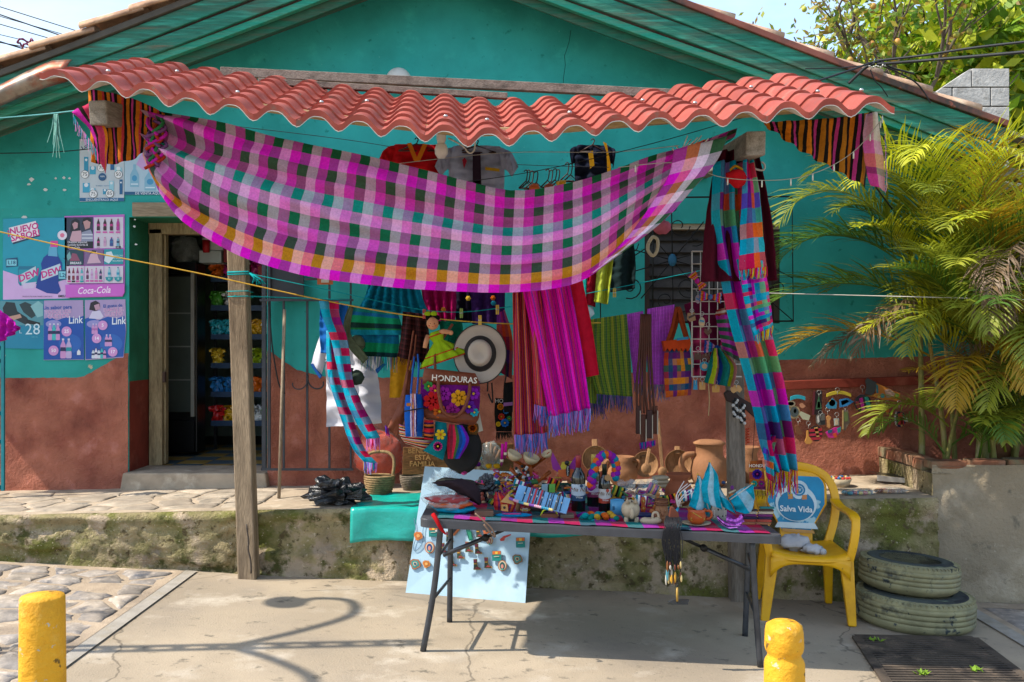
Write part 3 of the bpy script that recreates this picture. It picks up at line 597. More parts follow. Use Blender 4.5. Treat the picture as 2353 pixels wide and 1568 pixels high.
p.done()
p = Poster('teal poster of seated football players priced L28, low on the left', [(-6, 690), (101, 691), (100, 803), (-6, 800)], '#127f9b')
p.rect('#4f8a92', -4, 692, 99, 748).poly('#1c2a2e', [(6, 708), (14, 694), (34, 696), (40, 716), (62, 730), (70, 745), (60, 747), (30, 732), (10, 726)]).poly('#24383a', [(44, 700), (58, 694), (72, 700), (82, 726), (72, 732), (54, 718)]).poly('#7fb0b0', [(70, 704), (88, 692), (99, 700), (99, 726), (86, 730)]).poly('#b98f7a', [(20, 728), (46, 722), (50, 730), (24, 738)]).poly('#141c1e', [(62, 734), (92, 742), (92, 748), (60, 744)])
p.text('#c2dbe0', 'L', 47, 762, 14, 0).text('#c2dbe0', '28', 75, 758, 36, 0).text('#5fb0c0', '500 ML', 80, 775, 5)
p.done()
for k, (c, lab) in enumerate((([(101, 691), (191, 690), (193, 827), (100, 828)], 'blue poster with pink bottles and round prices 25 and 50'), ([(195, 690), (288, 688), (290, 760), (284, 822), (196, 828)], 'blue poster with a drinking woman and round prices 5, 14 and 17'))):
 p = Poster(lab, c, '#a48fb5'); x0 = c[0][0]
 pts = [(x0, 733), (x0 + 14, 728), (x0 + 30, 737), (x0 + 52, 728), (x0 + 74, 732), (x0 + 91, 726)]
 p.poly('#1c4f9f', pts + [(c[-2][0], c[-2][1] - 1), (c[-1][0], c[-1][1] - 1)] if k == 0 else pts + [(289, 762), (283, 820), (197, 826)])
 p.disc('#8f8cc0', x0 + 22, 745, 18, 9).disc('#2a62ad', x0 + 60, 790, 26, 22)
 if k == 0:
  p.text('#1f4f9f', 'Un sabor para', x0 + 31, 707, 11.5, .02, .04).text('#d3d0da', 'TODOS LOS', x0 + 32, 717, 11, .05, .05).text('#d3d0da', 'GUSTOS', x0 + 33, 727, 13, .05, .05).text('#c263a8', 'TODOS LOS', x0 + 32, 717, 11, .005, .05).text('#c263a8', 'GUSTOS', x0 + 33, 727, 13, .005, .05)
  p.text('#d8dde0', 'Link', x0 + 72, 736, 24, .015, .05, .1, .8)
  for i, q in enumerate(('#c58fc0', '#3fb0b0', '#c58fc0')): p.bottle(q, x0 + 14 + i * 9, 745, 782, 9.5, '#d5d0dd', '#2a2f55')
  for i in range(2): p.bottle(('#c58fc0', '#b7a6cc')[i], x0 + 44 + i * 13, 780, 824, 13, '#d5d0dd', ('#2a2f55', '#1f8f98')[i])
  for x, y, t in ((52, 762, '25'), (22, 806, '50')): p.disc('#c98fc4', x0 + x, y, 11.5).text('#e8e4ec', t, x0 + x, y, 11, .02)
  p.poly('#d5d9dd', [(x0 + 76, 816), (x0 + 76, 808), (x0 + 80, 803), (x0 + 84, 808), (x0 + 84, 816)])
 else:
  p.poly('#241f26', [(205, 712), (208, 696), (220, 691), (229, 697), (230, 706), (222, 716)]).poly('#b98fa0', [(216, 702), (228, 698), (230, 710), (220, 714)]).poly('#c9c2d6', [(204, 732), (212, 716), (230, 714), (238, 728), (232, 734)])
  p.text('#1f4f9f', 'El gusto de', x0 + 64, 703, 10, .015, .06).text('#d3d0da', 'DARTE EL', x0 + 66, 712, 10.5, .05, .07).text('#d3d0da', 'GUSTO', x0 + 66, 722, 12.5, .05, .07).text('#c263a8', 'DARTE EL', x0 + 66, 712, 10.5, .005, .07).text('#c263a8', 'GUSTO', x0 + 66, 722, 12.5, .005, .07)
  p.text('#d8dde0', 'Link', x0 + 77, 738, 24, .015, .05, .1, .8)
  for i in range(2): p.bottle('#c58fc0', 214 + i * 7, 745, 768, 7, '#d5d0dd', '#b06aa8').bottle('#c58fc0', 245 + i * 8, 770, 796, 8.5, '#d5d0dd', '#2a2f55')
  for i in range(5): p.bottle(('#c9d3da', '#d5d0dd', '#c9d3da', '#3fb0b0', '#c58fc0')[i], 214 + i * 6.6, 804 - (i % 2) * 4, 824, 7, '#5a2a4a', '#2a2f55')
  for x, y, t in ((236, 748, '5'), (222, 778, '14'), (259, 809, '17')): p.disc('#c98fc4', x, y, 11).text('#e8e4ec', t, x, y, 10.5, .02)
 p.done()
# torn scraps of old paper left on the wall
for x, y, w in ((72, 412, 9), (66, 424, 5), (128, 410, 5), (147, 409, 5), (160, 410, 4), (104, 436, 6), (148, 437, 5), (56, 500, 7), (75, 508, 6), (124, 508, 5), (150, 509, 5), (171, 511, 5), (176, 520, 5), (309, 521, 4), (312, 562, 4), (218, 865, 12), (330 - 20, 505, 3)):
 mb = MB(); k = random.randint(4, 6)
 mb.prism([(x + w * random.uniform(.6, 1.1) * math.cos(6.283 * i / k), y + .7 * w * random.uniform(.6, 1.1) * math.sin(6.283 * i / k)) for i in range(k)], .001, d=7.5975)
 tag(mb.build('paper_scrap', pm('#c4c6bf')), 'scrap of torn white paper stuck to the turquoise wall', 'paper scrap', 'torn paper scraps on the wall')
# ================================================================ INSIDE THE SHOP
blk = mat('black_enamel', '#0f1011', .35); fd = 8.55
fr_ = thing('display_fridge', (-2.98, 8.9, .61), 'black upright display fridge just inside the doorway', 'fridge')
MB().box((-3.06, 8.81, 1.5), (.42, .24, 1.72)).build('body', blk, fr_, bevel=.01)
gl = MB().box((-3.06, 8.66, 1.62), (.34, .02, 1.22)).build('door', mat('fridge_glass', '#4a524c', .15, spec=.6, var=.2, scale=3), fr_)
for x in (-3.25, -2.875): MB().box((x, 8.655, 1.62), (.03, .04, 1.3)).build('frame', mat('pale_alu', '#9a978c', .5) if x > -3 else blk, gl)
MB().box((-3.18, 8.63, 1.55), (.02, .03, .4)).build('handle', blk, gl)
for z in (1.3, 1.6, 1.9): MB().box((-3.06, 8.652, z), (.33, .008, .012)).build('shelf', mat('wire_grey', '#6f736d', .5), gl)
MB().box((-3.06, 8.64, .8), (.4, .02, .26)).build('grille', blk, fr_)
MB().box((-3.06, 8.68, 2.31), (.41, .04, .1)).build('top_panel', blk, fr_)
def smallbox(nm, c, s, m, lab, cat, rz=0, grp=None): return tag(MB().box(c, s, rz).build(nm, m, bevel=.003), lab, cat, grp)
for x, z, w, h, c, l in ((-2.72, 2.41, .2, .11, '#a8b0ac', 'pale carton on top of the shop fridge'), (-2.68, 2.52, .15, .1, '#b7bdb8', 'upper pale carton stacked on the shop fridge'), (-2.5, 2.42, .2, .12, '#7f2026', 'long red carton on the shelf beside the fridge'), (-2.2, 2.26, .18, .13, '#8f2a2a', 'dark red carton with a picture inside the shop')): smallbox('carton', (x, 8.75, z), (w, .2, h), cm(c, .6), l, 'carton')
for x, z, l in ((-2.745, 2.5, 'red paper cup before the pale cartons on the fridge'), (-2.38, 2.28, 'red and white paper cup on the rack inside the shop')):
 mb = MB(); mb.use(cm('#a3141c', .5)).lathe([(.028, 0), (.036, .11)], (x, 8.62, z - .055), 14); mb.use(cm('#c9c9c4', .5)).lathe([(.0355, .0), (.039, .02)], (x, 8.62, z + .056), 14); tag(mb.build('paper_cup'), l, 'cup')
for i, x in enumerate((-2.2, -2.06)):
 mb = MB(); mb.use(cm('#b9b4aa', .8)).lathe([(.025, 0), (.06, 0), (.06, .2), (.025, .2), (.025, 0)], (x, 9.0, 2.5), 16, Matrix.Rotation(-1.57, 4, 'X')); tag(mb.build('paper_roll'), ('paper roll end nearer the fridge, high on the shop rack', 'paper roll end farther from the fridge, high on the shop rack')[i], 'paper roll')
mb = MB(); mb.ball((-2.98, 8.75, 2.47), (.14, .1, .13), 12, 9, .5, 2.2); tag(mb.build('plastic_bundle', glass('clear_film', '#c3cdca', .12, .22)), 'crumpled clear plastic bundle on the left end of the fridge', 'plastic bag')
rk = thing('snack_rack', (-2.3, 9.6, .61), 'dark blue wire rack of snack bags inside the shop', 'rack'); bl = mat('rack_blue', '#173a5a', .45, var=.2)
for x in (-2.84, -2.0): MB().box((x, 9.2, 1.45), (.025, .025, 1.7)).build('upright', blk, rk)
for k in range(6):
 z = .86 + k * .27; MB().box((-2.42, 9.12, z), (.84, .22, .012)).build('shelf', blk, rk); MB().box((-2.42, 8.995, z + .02), (.8, .012, .05)).build('price_rail', bl, rk)
snack = ['#e0a812', '#d02424', '#e6e2da', '#4fa034', '#2f7fc0', '#e87018', '#c02f88', '#f0c838', '#a8c024', '#2fb0c0']
def bagmesh(): 
 mb = MB()
 f = lambda s: (lambda u, v: Vector((lerp(-.055, .055, u) * (1 - .1 * math.sin(math.pi * v)), s * .03 * (math.sin(math.pi * u) * math.sin(math.pi * v)) ** .7, lerp(.17, 0, v))))
 mb.grid(f(-1), 8, 8); mb.grid(f(1), 8, 8, True); return mb
b0 = None
for k in range(6):
 for i in range(7):
  if random.random() < .12: continue
  o = bagmesh(); c = snack[(k * 3 + i // 2 + random.randrange(2)) % 10]
  z = .86 + k * .27 + .012
  o.v = [Matrix.Rotation(random.uniform(-.3, .3), 3, 'Y') @ v + Vector((-2.78 + i * .12, 9.07 + random.uniform(-.03, .03), z)) for v in o.v]
  tag(o.build('snack_bag', mat('foil_' + c, c, .3, var=.3, scale=30, spec=.6)), 'small shiny snack bag standing on the dark shop rack', 'snack bag', 'snack bags on the shop rack')
sh = thing('shop_shelf', (-1.6, 10.3, .61), 'pale shelf unit at the back of the dark shop', 'shelf')
for z in (.75, 1.2, 1.62, 2.0): MB().box((-1.75, 10.3, z), (1.1, .35, .025)).build('board', cm('#8f8a80', .7), sh)
for x in (-2.28, -1.22): MB().box((x, 10.3, 1.4), (.025, .35, 1.6)).build('side', cm('#8f8a80', .7), sh)
for i, (x, z, c, l) in enumerate(((-2.1, 1.22, '#c9c4ba', 'white bundle on the back shelf of the shop'), (-1.9, 1.64, '#8a1f5f', 'magenta bundle on the back shelf of the shop'), (-2.0, 2.02, '#b7a23a', 'yellow bundle on the top back shelf of the shop'), (-2.12, .77, '#1f8fa3', 'turquoise bundle on the lowest back shelf of the shop'))):
 mb = MB(); mb.ball((x, 10.22, z + .09), (.13, .1, .1), 12, 8, .5, 2); tag(mb.build('bundle', cloth(c)), l, 'bundle')
# ================================================================ AWNING
def drape(name, L_, R_, d, m, nu=20, nv=40, folds=1.5, amp=.015, wr=.006, seed=0, parent=None, solid=.003, bulge=0, d2=None, two=False):
 """cloth hanging between a left and a right edge (picture units), u across, v downwards"""
 La, Ra = smoothpts(L_, 50), smoothpts(R_, 50)
 def mk(back):
  def f(u, v):
   a, b = along(La, v), along(Ra, v); dd = lerp(d, d2 or d, v)
   p = Q(lerp(a[0], b[0], u), lerp(a[1], b[1], u), dd)
   o = amp * math.sin(6.283 * folds * u + seed + 1.2 * math.sin(2.5 * v + seed)) + 2 * wr * fb((u * 2 + seed, v * 6, seed), 1, 3)
   if bulge: o += (bulge if back else -bulge) * (math.sin(math.pi * u) * math.sin(math.pi * min(1, .04 + .96 * v))) ** .6
   p.y += o; return p
  return f
 mb = MB(); mb.grid(mk(False), nu, nv)
 if two: mb.grid(mk(True), nu, nv, True)
 o = mb.build(name, m, parent, solid=0 if two else solid); o_fn[o.name] = mk(False); return o
o_fn = {}
def edge(fn, v=1.0, n=12): return [fn(i / n, v) for i in range(n + 1)]
awn = thing('awning', (0, 5.4, 0), 'lean-to awning of red plastic roof tiles on timber posts', 'awning')
FD, BD = 4.65, 6.15
FR = [(90, 174), (134, 198), (265, 213), (363, 232), (460, 252), (564, 268), (655, 281), (769, 293), (872, 307), (972, 319), (1083, 330), (1181, 327), (1282, 316), (1382, 303), (1487, 293), (1582, 289), (1686, 283), (1794, 271), (1887, 263), (1989, 260), (2056, 255)]
BK = [(296, 150), (340, 154), (420, 165), (520, 178), (700, 201), (900, 222), (1105, 240), (1200, 243), (1330, 237), (1480, 224), (1600, 208), (1696, 197), (1760, 191), (1830, 184)]
FRW = [Q(x, y, FD) for x, y in FR]; BKW = [Q(x, y + 3, BD) for x, y in BK]
FX0, FX1 = FRW[0].x, FRW[-1].x; BX0, BX1 = BKW[0].x, BKW[-1].x
def zat(P, x):
 for a, b in zip(P, P[1:]):
  if a.x <= x <= b.x: return lerp(a.z, b.z, (x - a.x) / (b.x - a.x))
 return P[0].z if x < P[0].x else P[-1].z
def awp(u, s, h=0):       # u across, s from the front edge to the back
 xf, xb = lerp(FX0, FX1, u), lerp(BX0, BX1, u)
 return Vector((lerp(xf, xb, s), lerp(FD, BD, s), lerp(zat(FRW, xf), zat(BKW, xb), s) + h))
NW, NR = 20, 7
def wave(w): return .062 * (1 - ((1 - math.cos(2 * math.pi * w)) / 2) ** 1.5)
pvc = mat('red_roof_plastic', '#994637', .62, var=.16, scale=6, spec=.3, bump=.15, bscale=30, blots=(('#8a3d30', 2, .45, .7), ('#aa6c5c', 5, .58, .75), ('#7d5a4c', 13, .58, .7), ('#6b5248', 3.3, .62, .75)), rnd=.1)
pvcw = mat('roof_underside', '#b7b0a4', .6)
for j in range(NR):
 for i in range(NW):
  mb = MB(); n_ = 12; lift = .016; ov = .1
  sh = .012 * math.sin(i * 1.7) + (.01 if 6 < i < 9 else 0)
  def sf(k, s, dz=0):
   w = k / n_ - .5; t = (s * NR - j); return awp((i + k / n_) / NW, s, wave(w) + lift * (1 - t) + dz + sh * .2)
  s0, s1 = j / NR, min(1.0, (j + 1 + ov) / NR); sm = lerp(s0, s1, .5)
  rows = [[sf(k, s) for k in range(n_ + 1)] for s in (s0, sm, s1)]
  lip = [sf(k, s0, -.02 if j else -.03) + Vector((0, .006, 0)) for k in range(n_ + 1)]; und = [sf(k, s0, -.026 if j else -.035) + Vector((0, .003, 0)) for k in range(n_ + 1)]; ub = [sf(k, s1, -.012) for k in range(n_ + 1)]
  N1 = n_ + 1; fq = lambda m_: [(r * N1 + k, r * N1 + k + 1, (r + 1) * N1 + k + 1, (r + 1) * N1 + k) for r in range(m_) for k in range(n_)]
  mb.use(pvc).add(lip + rows[0], fq(1)); mb.add(rows[0] + rows[1] + rows[2], fq(2))
  mb.use(pvcw).add(lip + und + ub, [(r * N1 + k + 1, r * N1 + k, (r + 1) * N1 + k, (r + 1) * N1 + k + 1) for r in range(2) for k in range(n_)])
  mb.build('roof_tile', parent=awn)
screw = mat('screw_zinc', '#b9b9b4', .35, metal=.8)
for u, s in ((.03, .05), (.12, .4), (.2, .1), (.31, .12), (.37, .3), (.44, .13), (.5, .1), (.62, .12), (.7, .3), (.74, .1), (.83, .42), (.9, .12), (.97, .1)):
 mb = MB(); mb.lathe([(.012, 0), (.011, .008), (.006, .012), (0, .013)], awp((round(u * NW) + .5) / NW, s, .088), 8); mb.build('screw', screw, awn)
# carrying timbers
for s, dz in ((.3, -.022), (.52, -.04), (.93, -.04)):
 pts = [awp(u, s, dz) for u in (.06, .36, .5, .62, .97)]
 for a, b in zip(pts, pts[1:]): MB().beam(a, b, .045, .036).build('purlin', paletim, awn, bevel=.004)
for a, b in (((-2.15, 4.98, 2.835), (-1.76, 7.59, 3.12)), ((1.265, 4.98, 2.675), (1.5, 7.59, 3.0))): MB().beam(a, b, .1, .125).build('beam', wood('grey_beam', '#8b8379', '#625a4e', (10, 1.2, 10)), awn, bevel=.008)
lp = MB(); lp.beam((-1.745, 6.37, gz(-1.75) - .02), (-1.84, 6.37, 2.92), .118, .118, (0, 1, 0)); lp = lp.build('post', timber, awn, bevel=.008)
rp = MB(); rp.beam((1.5, 6.38, gz(1.5) - .02), (1.46, 6.38, 2.8), .105, .105, (0, 1, 0)); rp = rp.build('post', wood('grey_post', '#80766a', '#574d42', (10, 10, 1.2)), awn, bevel=.008)
mb = MB(); mb.tube(smoothpts([Q(566, 1205, 6.29), Q(571, 1245, 6.285), Q(570, 1262, 6.28), Q(576, 1290, 6.28), Q(577, 1318, 6.28)], 14), .006, 5); mb.build('chain', mat('rusty_chain', '#4f463e', .6, var=.4, scale=120, metal=.4), lp)
twine = cloth('#159a9e')
for y, th in ((626, .006), (631, .005), (670, .003), (682, .003)):
 x0, x1, dd = -1.80 - .066 - (631 - y) * 0, -1.80 + .066, 6.37; z = Q(0, y, 6.3).z
 mb = MB(); mb.tube([(x0, dd - .066, z), (x1, dd - .066, z + .003), (x1 + .001, dd + .06, z), (x0, dd + .06, z - .003), (x0, dd - .066, z)], th, 5); mb.build('string', twine, lp)
mb = MB()
for k in range(7): mb.tube([Q(574, 628, 6.29), Q(584 + k * 3, 640 + random.uniform(-4, 8), 6.28), Q(580 + k * 5, 650 + random.uniform(-6, 14), 6.28)], .004, 4)
mb.build('string_knot', twine, lp)
# loose battens lying along the top edge of the awning
bm = wood('batten_wood', '#84766a', '#4f463e', (6, 10, 10), .9, .9)
mb = MB(); mb.beam(Q(508, 166, 6.2), Q(1588, 219, 6.2), .05, .058); tag(mb.build('batten', bm, bevel=.004), 'long weathered grey batten lying along the top of the awning', 'board')
mb = MB(); mb.beam(Q(595, 188, 6.05), Q(1166, 222, 6.05), .05, .038); tag(mb.build('batten', bm, bevel=.004), 'shorter brown batten below the long one on the awning', 'board')
gl_ = thing('globe_lamp', Q(920, 196, 7.5), 'white round globe lamp on the gable wall above the awning', 'lamp')
mb = MB(); mb.ball(Q(916, 186, 7.45), .1, 20, 14); mb.build('globe', cm('#c9c5ba', .35), gl_)
mb = MB(); mb.lathe([(.05, 0), (.05, .1)], Q(916, 190, 7.6), 14, Matrix.Rotation(1.57, 4, 'X')); mb.build('mount', cm('#7f6a3a', .5), gl_)
bl_ = thing('light_bulb', Q(1013, 367, 5.5), 'white bulb in a white socket hanging under the awning', 'lamp'); M_ = Matrix.Identity(4)
mb = MB(); mb.lathe([(0, -.03), (.02, -.028), (.034, -.005), (.036, .02), (.028, .045), (.016, .055)], Q(1014, 352, 5.2), 16); mb.build('bulb', cm('#d4cfc4', .3), bl_)
mb = MB(); mb.lathe([(.017, 0), (.026, .03), (.026, .06), (.045, .075), (.05, .09)], Q(1014, 333, 5.2), 16); mb.build('socket', cm('#c3beb3', .45), bl_)
mb = MB(); mb.tube(smoothpts([Q(1030, 318, 5.22), Q(1062, 335, 5.22), Q(1078, 352, 5.22), Q(1090, 345, 5.22), Q(1092, 322, 5.22)], 16), .005, 5); mb.build('cord', cm('#bdb8aa', .5), bl_)

# ================================================================ CLOTHS ON THE AWNING
ging = weave('madras_cloth', ['#e2b0cc', '#dc00b0', '#1c4428'], [(.8, '#e818cc'), (1.1, '#f8a000'), (1, '#4a5048'), (1, '#e070c8'), (1, '#0a8058'), (1, '#f0a0dc'), (1, '#00b0a0'), (1, '#c44898'), (1, '#46503f'), (1, '#e028c8'), (.8, '#0c5a34')], 21, 1.0, transl=.32, share=.52)
TOP = [(322, 236, 5.15), (400, 256, 5.1), (500, 283, 5.05), (650, 318, 5), (800, 350, 5), (950, 385, 5), (1080, 420, 5), (1190, 440, 5), (1290, 424, 5), (1400, 393, 5), (1500, 357, 5.03), (1580, 331, 5.05), (1650, 305, 5.1), (1705, 288, 5.15)]
BOT = [(338, 372, 5.1), (346, 418, 5.05), (372, 462, 5), (440, 528, 4.98), (560, 592, 4.95), (700, 634, 4.95), (850, 656, 4.95), (1000, 668, 4.95), (1150, 673, 4.95), (1270, 664, 4.97), (1345, 641, 5.0), (1400, 600, 5.03), (1470, 530, 5.06), (1560, 440, 5.1), (1640, 365, 5.1)]
gch = thing('checked_cloth', Q(1000, 672, 5), 'large pink, green and yellow checked cloth slung under the awning', 'cloth')
mb = MB(); base = hangfn(TOP, BOT, 5, folds=7, amp=.014, wr=.02, seed=.6)
def gf(u, v):
 p = base(u, v); k = max(0, 1 - u / .25) + .6 * max(0, (u - .8) / .2)
 p.y += .045 * k * math.sin(20 * v + 30 * u) + .02 * math.sin(7 * v + 9 * u) + .012 * math.sin(31 * v - 14 * u + 2 * math.sin(9 * u)) * (v > .02); p.z -= .02 * k * math.cos(14 * v + 20 * u); return p
mb.grid(gf, 170, 46); mb.build('cloth_sheet', ging, gch)
ging2 = weave('madras_cloth_tail', ['#d411b4', '#e8782c', '#f2e9f0', '#12702f'], ['#e010cc', '#e0b8dc', '#4a4a50'], 1.0, 4.0, transl=.3, share=.5)
drape('folded_tail', [(1548, 345), (1538, 400), (1490, 480), (1430, 560), (1352, 632)], [(1672, 312), (1650, 366), (1600, 426), (1515, 516), (1372, 622)], 4.86, ging2, folds=1, amp=.012, wr=.01, seed=2, parent=gch, nu=20, nv=50)
mb = MB()
for k in range(16):
 a = k * 2.4; mb.use([cloth('#2c6a3c'), cloth('#b01c8c'), cloth('#6b3f6a'), cloth('#a0301f')][k % 4])
 mb.tube(smoothpts([Q(352 + 16 * math.cos(a), 268 + k * 5, 5.08), Q(362 + 22 * math.cos(a + 1), 285 + k * 5, 5.02), Q(350 + 18 * math.sin(a), 305 + k * 5.5, 5.0)], 8), .009, 5)
mb.build('tied_knot', parent=gch)
mb = MB()
for k in range(10):
 mb.use([cloth('#c9c4bb'), cloth('#b9b4a8'), cloth('#cf5a3a')][k % 3]); mb.tube(smoothpts([Q(1545 + 8 * k, 335 + random.uniform(-10, 10), 5.0), Q(1560 + 6 * k, 345 + random.uniform(-14, 14), 4.97), Q(1580 + 8 * k, 325 + random.uniform(-14, 8), 4.98)], 8), .0035, 4)
mb.build('tie_strings', parent=gch)
strip_m = weave('orange_stripe_cloth', [(3, '#c9741a'), (2, '#1c1712'), (2, '#b8397f'), (2.4, '#1c1712'), (3, '#c46a16'), (1.6, '#c23a3f'), (2.2, '#1c1712')], None, 4.2, 1, transl=.25)
# striped cloth at either end
sl = thing('striped_cloth', Q(240, 350, 5), 'orange, black and pink striped cloth hung at the awning\'s left end', 'cloth')
hang('cloth_panel', [(200, 205), (245, 212), (300, 225), (350, 246), (378, 262)], [(208, 372), (240, 378), (290, 372), (330, 352), (376, 330)], 5.12, strip_m, folds=4, amp=.02, seed=1, parent=sl)
drape('cloth_corner', [(165, 258), (185, 275), (206, 300), (225, 350)], [(212, 232), (226, 270), (246, 310), (240, 398)], 5.02, weave('stripe_corner', [(2, '#b01c8c'), (1, '#1c1712'), (2, '#c23a5f'), (1, '#c9741a')], None, 1, 1), folds=1, amp=.012, seed=3, parent=sl, nu=14, nv=16)
fringe([Q(168, 262, 5.0), Q(180, 285, 5.0), Q(200, 312, 5.0), Q(222, 345, 5.0)], ['#c77fc0', '#1b8fa0', '#c98fb0'], 40, .06, parent=sl)
sr = thing('striped_cloth', Q(1950, 420, 5), 'orange, black and pink striped cloth sagging at the awning\'s right end', 'cloth')
strip_r = weave('orange_stripe_cloth_b', [(3, '#c9741a'), (2, '#1c1712'), (2, '#b8397f'), (2.4, '#1c1712'), (3, '#a86a1a'), (2.2, '#1c1712')], None, 5, 1, transl=.25)
hang('cloth_panel', [(1755, 282), (1850, 276), (1930, 270), (2005, 256)], [(1765, 292), (1830, 340), (1900, 380), (1990, 430)], 5.05, strip_r, folds=6, amp=.025, seed=2, parent=sr, nu=50)
drape('cloth_corner', [(1990, 262), (1985, 320), (1990, 380), (2002, 425)], [(2018, 258), (2024, 310), (2032, 370), (2036, 440)], 4.98, weave('stripe_corner_r', ['#b8397f', '#c9b090'], [(2, '#b8397f'), (1, '#1c1712'), (2, '#c9741a'), (2, '#c56a9a'), (4, '#b9b0a0')], 1, 1), folds=1.2, amp=.012, parent=sr, nu=14, nv=20)
fringe([Q(2034, 300, 4.97), Q(2036, 380, 4.97), Q(2036, 430, 4.97)], ['#c77fb0', '#c9a070', '#1b6f90'], 30, .05, parent=sr)
# ================================================================ SHIRTS AND HANGERS BEHIND THE CLOTH
hm = mat('brown_hanger', '#3a241c', .5); dg = 6.3
def hanger(mb, x, y, d, w=38, hk=14):
 mb.tube(smoothpts([Q(x - 4, y - hk + 4, d), Q(x, y - hk, d), Q(x + 4, y - hk + 4, d), Q(x + 2, y - 5, d), Q(x, y, d)], 10), .004, 5); mb.tube([Q(x - w, y + 16, d), Q(x, y, d), Q(x + w, y + 16, d), Q(x - w, y + 16, d)], .0055, 5)
def shirt(label, col, cx, y0, w, h, d, slv, neck, trims=(), m=None, hgr=True):
 t = thing('shirt', Q(cx, y0 + h, d), label, 'shirt'); m = m or cloth(col)
 drape('body', [(cx - w * .42, y0 + 4), (cx - w * .5, y0 + h * .3), (cx - w * .48, y0 + h)], [(cx + w * .42, y0 + 4), (cx + w * .5, y0 + h * .3), (cx + w * .48, y0 + h)], d, m, folds=2, amp=.012, wr=.015, seed=cx, parent=t, two=True, bulge=.03)
 for s in (-1, 1): drape('sleeve', [(cx + s * w * .40, y0 + 5), (cx + s * w * .62, y0 + h * .12), (cx + s * (w * .5 + slv), y0 + h * .34)], [(cx + s * w * .44, y0 + h * .36), (cx + s * w * .54, y0 + h * .4), (cx + s * (w * .5 + slv * .55), y0 + h * .5)], d, m, folds=1, amp=.008, wr=.01, seed=s, parent=t, two=True, bulge=.02, nu=10, nv=12)
 for nm, pts, c in trims:
  mb = MB(); mb.use(cloth(c)).prism(pts, .004, d=d - .062); mb.build(nm, parent=t)
 if hgr: mb = MB(); hanger(mb, cx, y0 + 3, d - .02, w * .35); mb.build('hanger', hm, t)
 return t
shirt('bright red embroidered shirt hung above the checked cloth', '#b3141c', 957, 328, 118, 130, 6.2, 30, 0, [('collar', [(935, 330), (945, 328), (958, 362), (972, 330), (982, 332), (964, 372), (952, 372)], '#c9741a'), ('badge', [(885 + 6, 392), (898, 384), (908, 392), (905, 404), (892, 404)], '#2b1c1c')])
shirt('pale grey shirt with a patterned woven placket on a hanger', '#8f97ab', 1095, 332, 128, 150, 6.15, 32, 0, [('placket', [(1086, 350), (1104, 350), (1106, 425), (1096, 434), (1086, 425)], '#2a1f2c'), ('placket_stripe', [(1088, 415), (1104, 415), (1103, 421), (1089, 421)], '#c9a01a'), ('placket_red', [(1088, 422), (1104, 422), (1096, 432)], '#b3203a'), ('pocket_trim', [(1115, 420 - 36), (1148, 388), (1148, 395), (1115, 391)], '#a8861a'), ('diamond', [(1062, 368), (1068, 362), (1073, 370), (1066, 388)], '#8a1f2f')])
o = shirt('navy garment with yellow edging hung at the back of the awning', '#171c2c', 1362, 330, 84, 120, 6.5, 8, 0, [('yellow_edge', [(1386, 326), (1394, 330), (1404, 384), (1402, 400), (1396, 398), (1394, 350)], '#c08a12'), ('yellow_patch', [(1352, 352), (1362, 346), (1366, 380), (1356, 388)], '#b98a1a')])
for i, (x, y) in enumerate(((1208, 395), (1214, 395), (1222, 397), (1232, 398), (1258, 393), (1266, 395), (1275, 392), (1282, 394), (1303, 378), (1311, 380))):
 mb = MB(); hanger(mb, x, y + 22, 6.3 + .03 * (i % 3), 16 + i % 4, 26)
 tag(mb.build('clothes_hanger', hm), 'empty brown clothes hanger in a row on the line above the checked cloth', 'hanger', 'empty brown hangers on the line')
for i, (x, y, c, l) in enumerate(((1228, 432, '#b5541a', 'small orange ornament among the empty hangers'), (1262, 432, '#8f3a1a', 'small rust ornament below the middle hangers'), (1290, 425, '#c9951a', 'small yellow and red ornament beside the last hangers'))):
 mb = MB(); mb.ball(Q(x, y, 6.2), (.035, .02, .03), 10, 7, .4, 2); tag(mb.build('ornament', cm(c, .5)), l, 'ornament')
# ================================================================ LINES
def line(name, pts, r, m, label, cat='rope', n=30):
 mb = MB(); mb.tube(smoothpts(pts, n), r, 5); return tag(mb.build(name, m), label, cat)
line('yellow_rope', [Q(-40, 524, 5.7), Q(200, 578, 5.85), Q(450, 627, 5.95), Q(740, 690, 6.0), Q(960, 728, 6.0), Q(1180, 745, 6.0), Q(1380, 742, 6.1)], .0042, cloth('#c9a040'), 'yellow rope stretched from the left edge across the doorway to the clothes')
line('teal_line', [Q(572, 629, 6.3), Q(760, 668, 6.3), Q(1000, 716, 6.25), Q(1180, 704, 6.3), Q(1400, 665, 6.4), Q(1620, 620, 6.6)], .003, twine, 'thin teal clothes line running from the wooden post to the window')
line('teal_line', [Q(540, 680, 6.3), Q(640, 684, 6.8), Q(805, 690, 7.4)], .004, twine, 'short teal line between the wooden post and the iron gate')
line('black_line', [Q(330, 262, 5.3), Q(520, 352, 5.2), Q(780, 420, 5.15), Q(1000, 424, 5.15), Q(1240, 392, 5.3), Q(1500, 330, 5.3), Q(1710, 270, 5.3)], .0022, cm('#16161a'), 'thin black wire sagging in front of the checked cloth')
line('black_line', [Q(360, 270, 6.4), Q(800, 322, 6.4), Q(1100, 372, 6.4), Q(1400, 385, 6.4)], .0022, cm('#16161a'), 'thin black wire sagging behind the awning edge near the shirts')
line('white_line', [Q(850, 384, 6.0), Q(1150, 352, 6.0), Q(1400, 350, 5.6), Q(1560, 335, 5.0)], .0022, cm('#a9a59a'), 'thin pale wire strung under the middle of the awning')
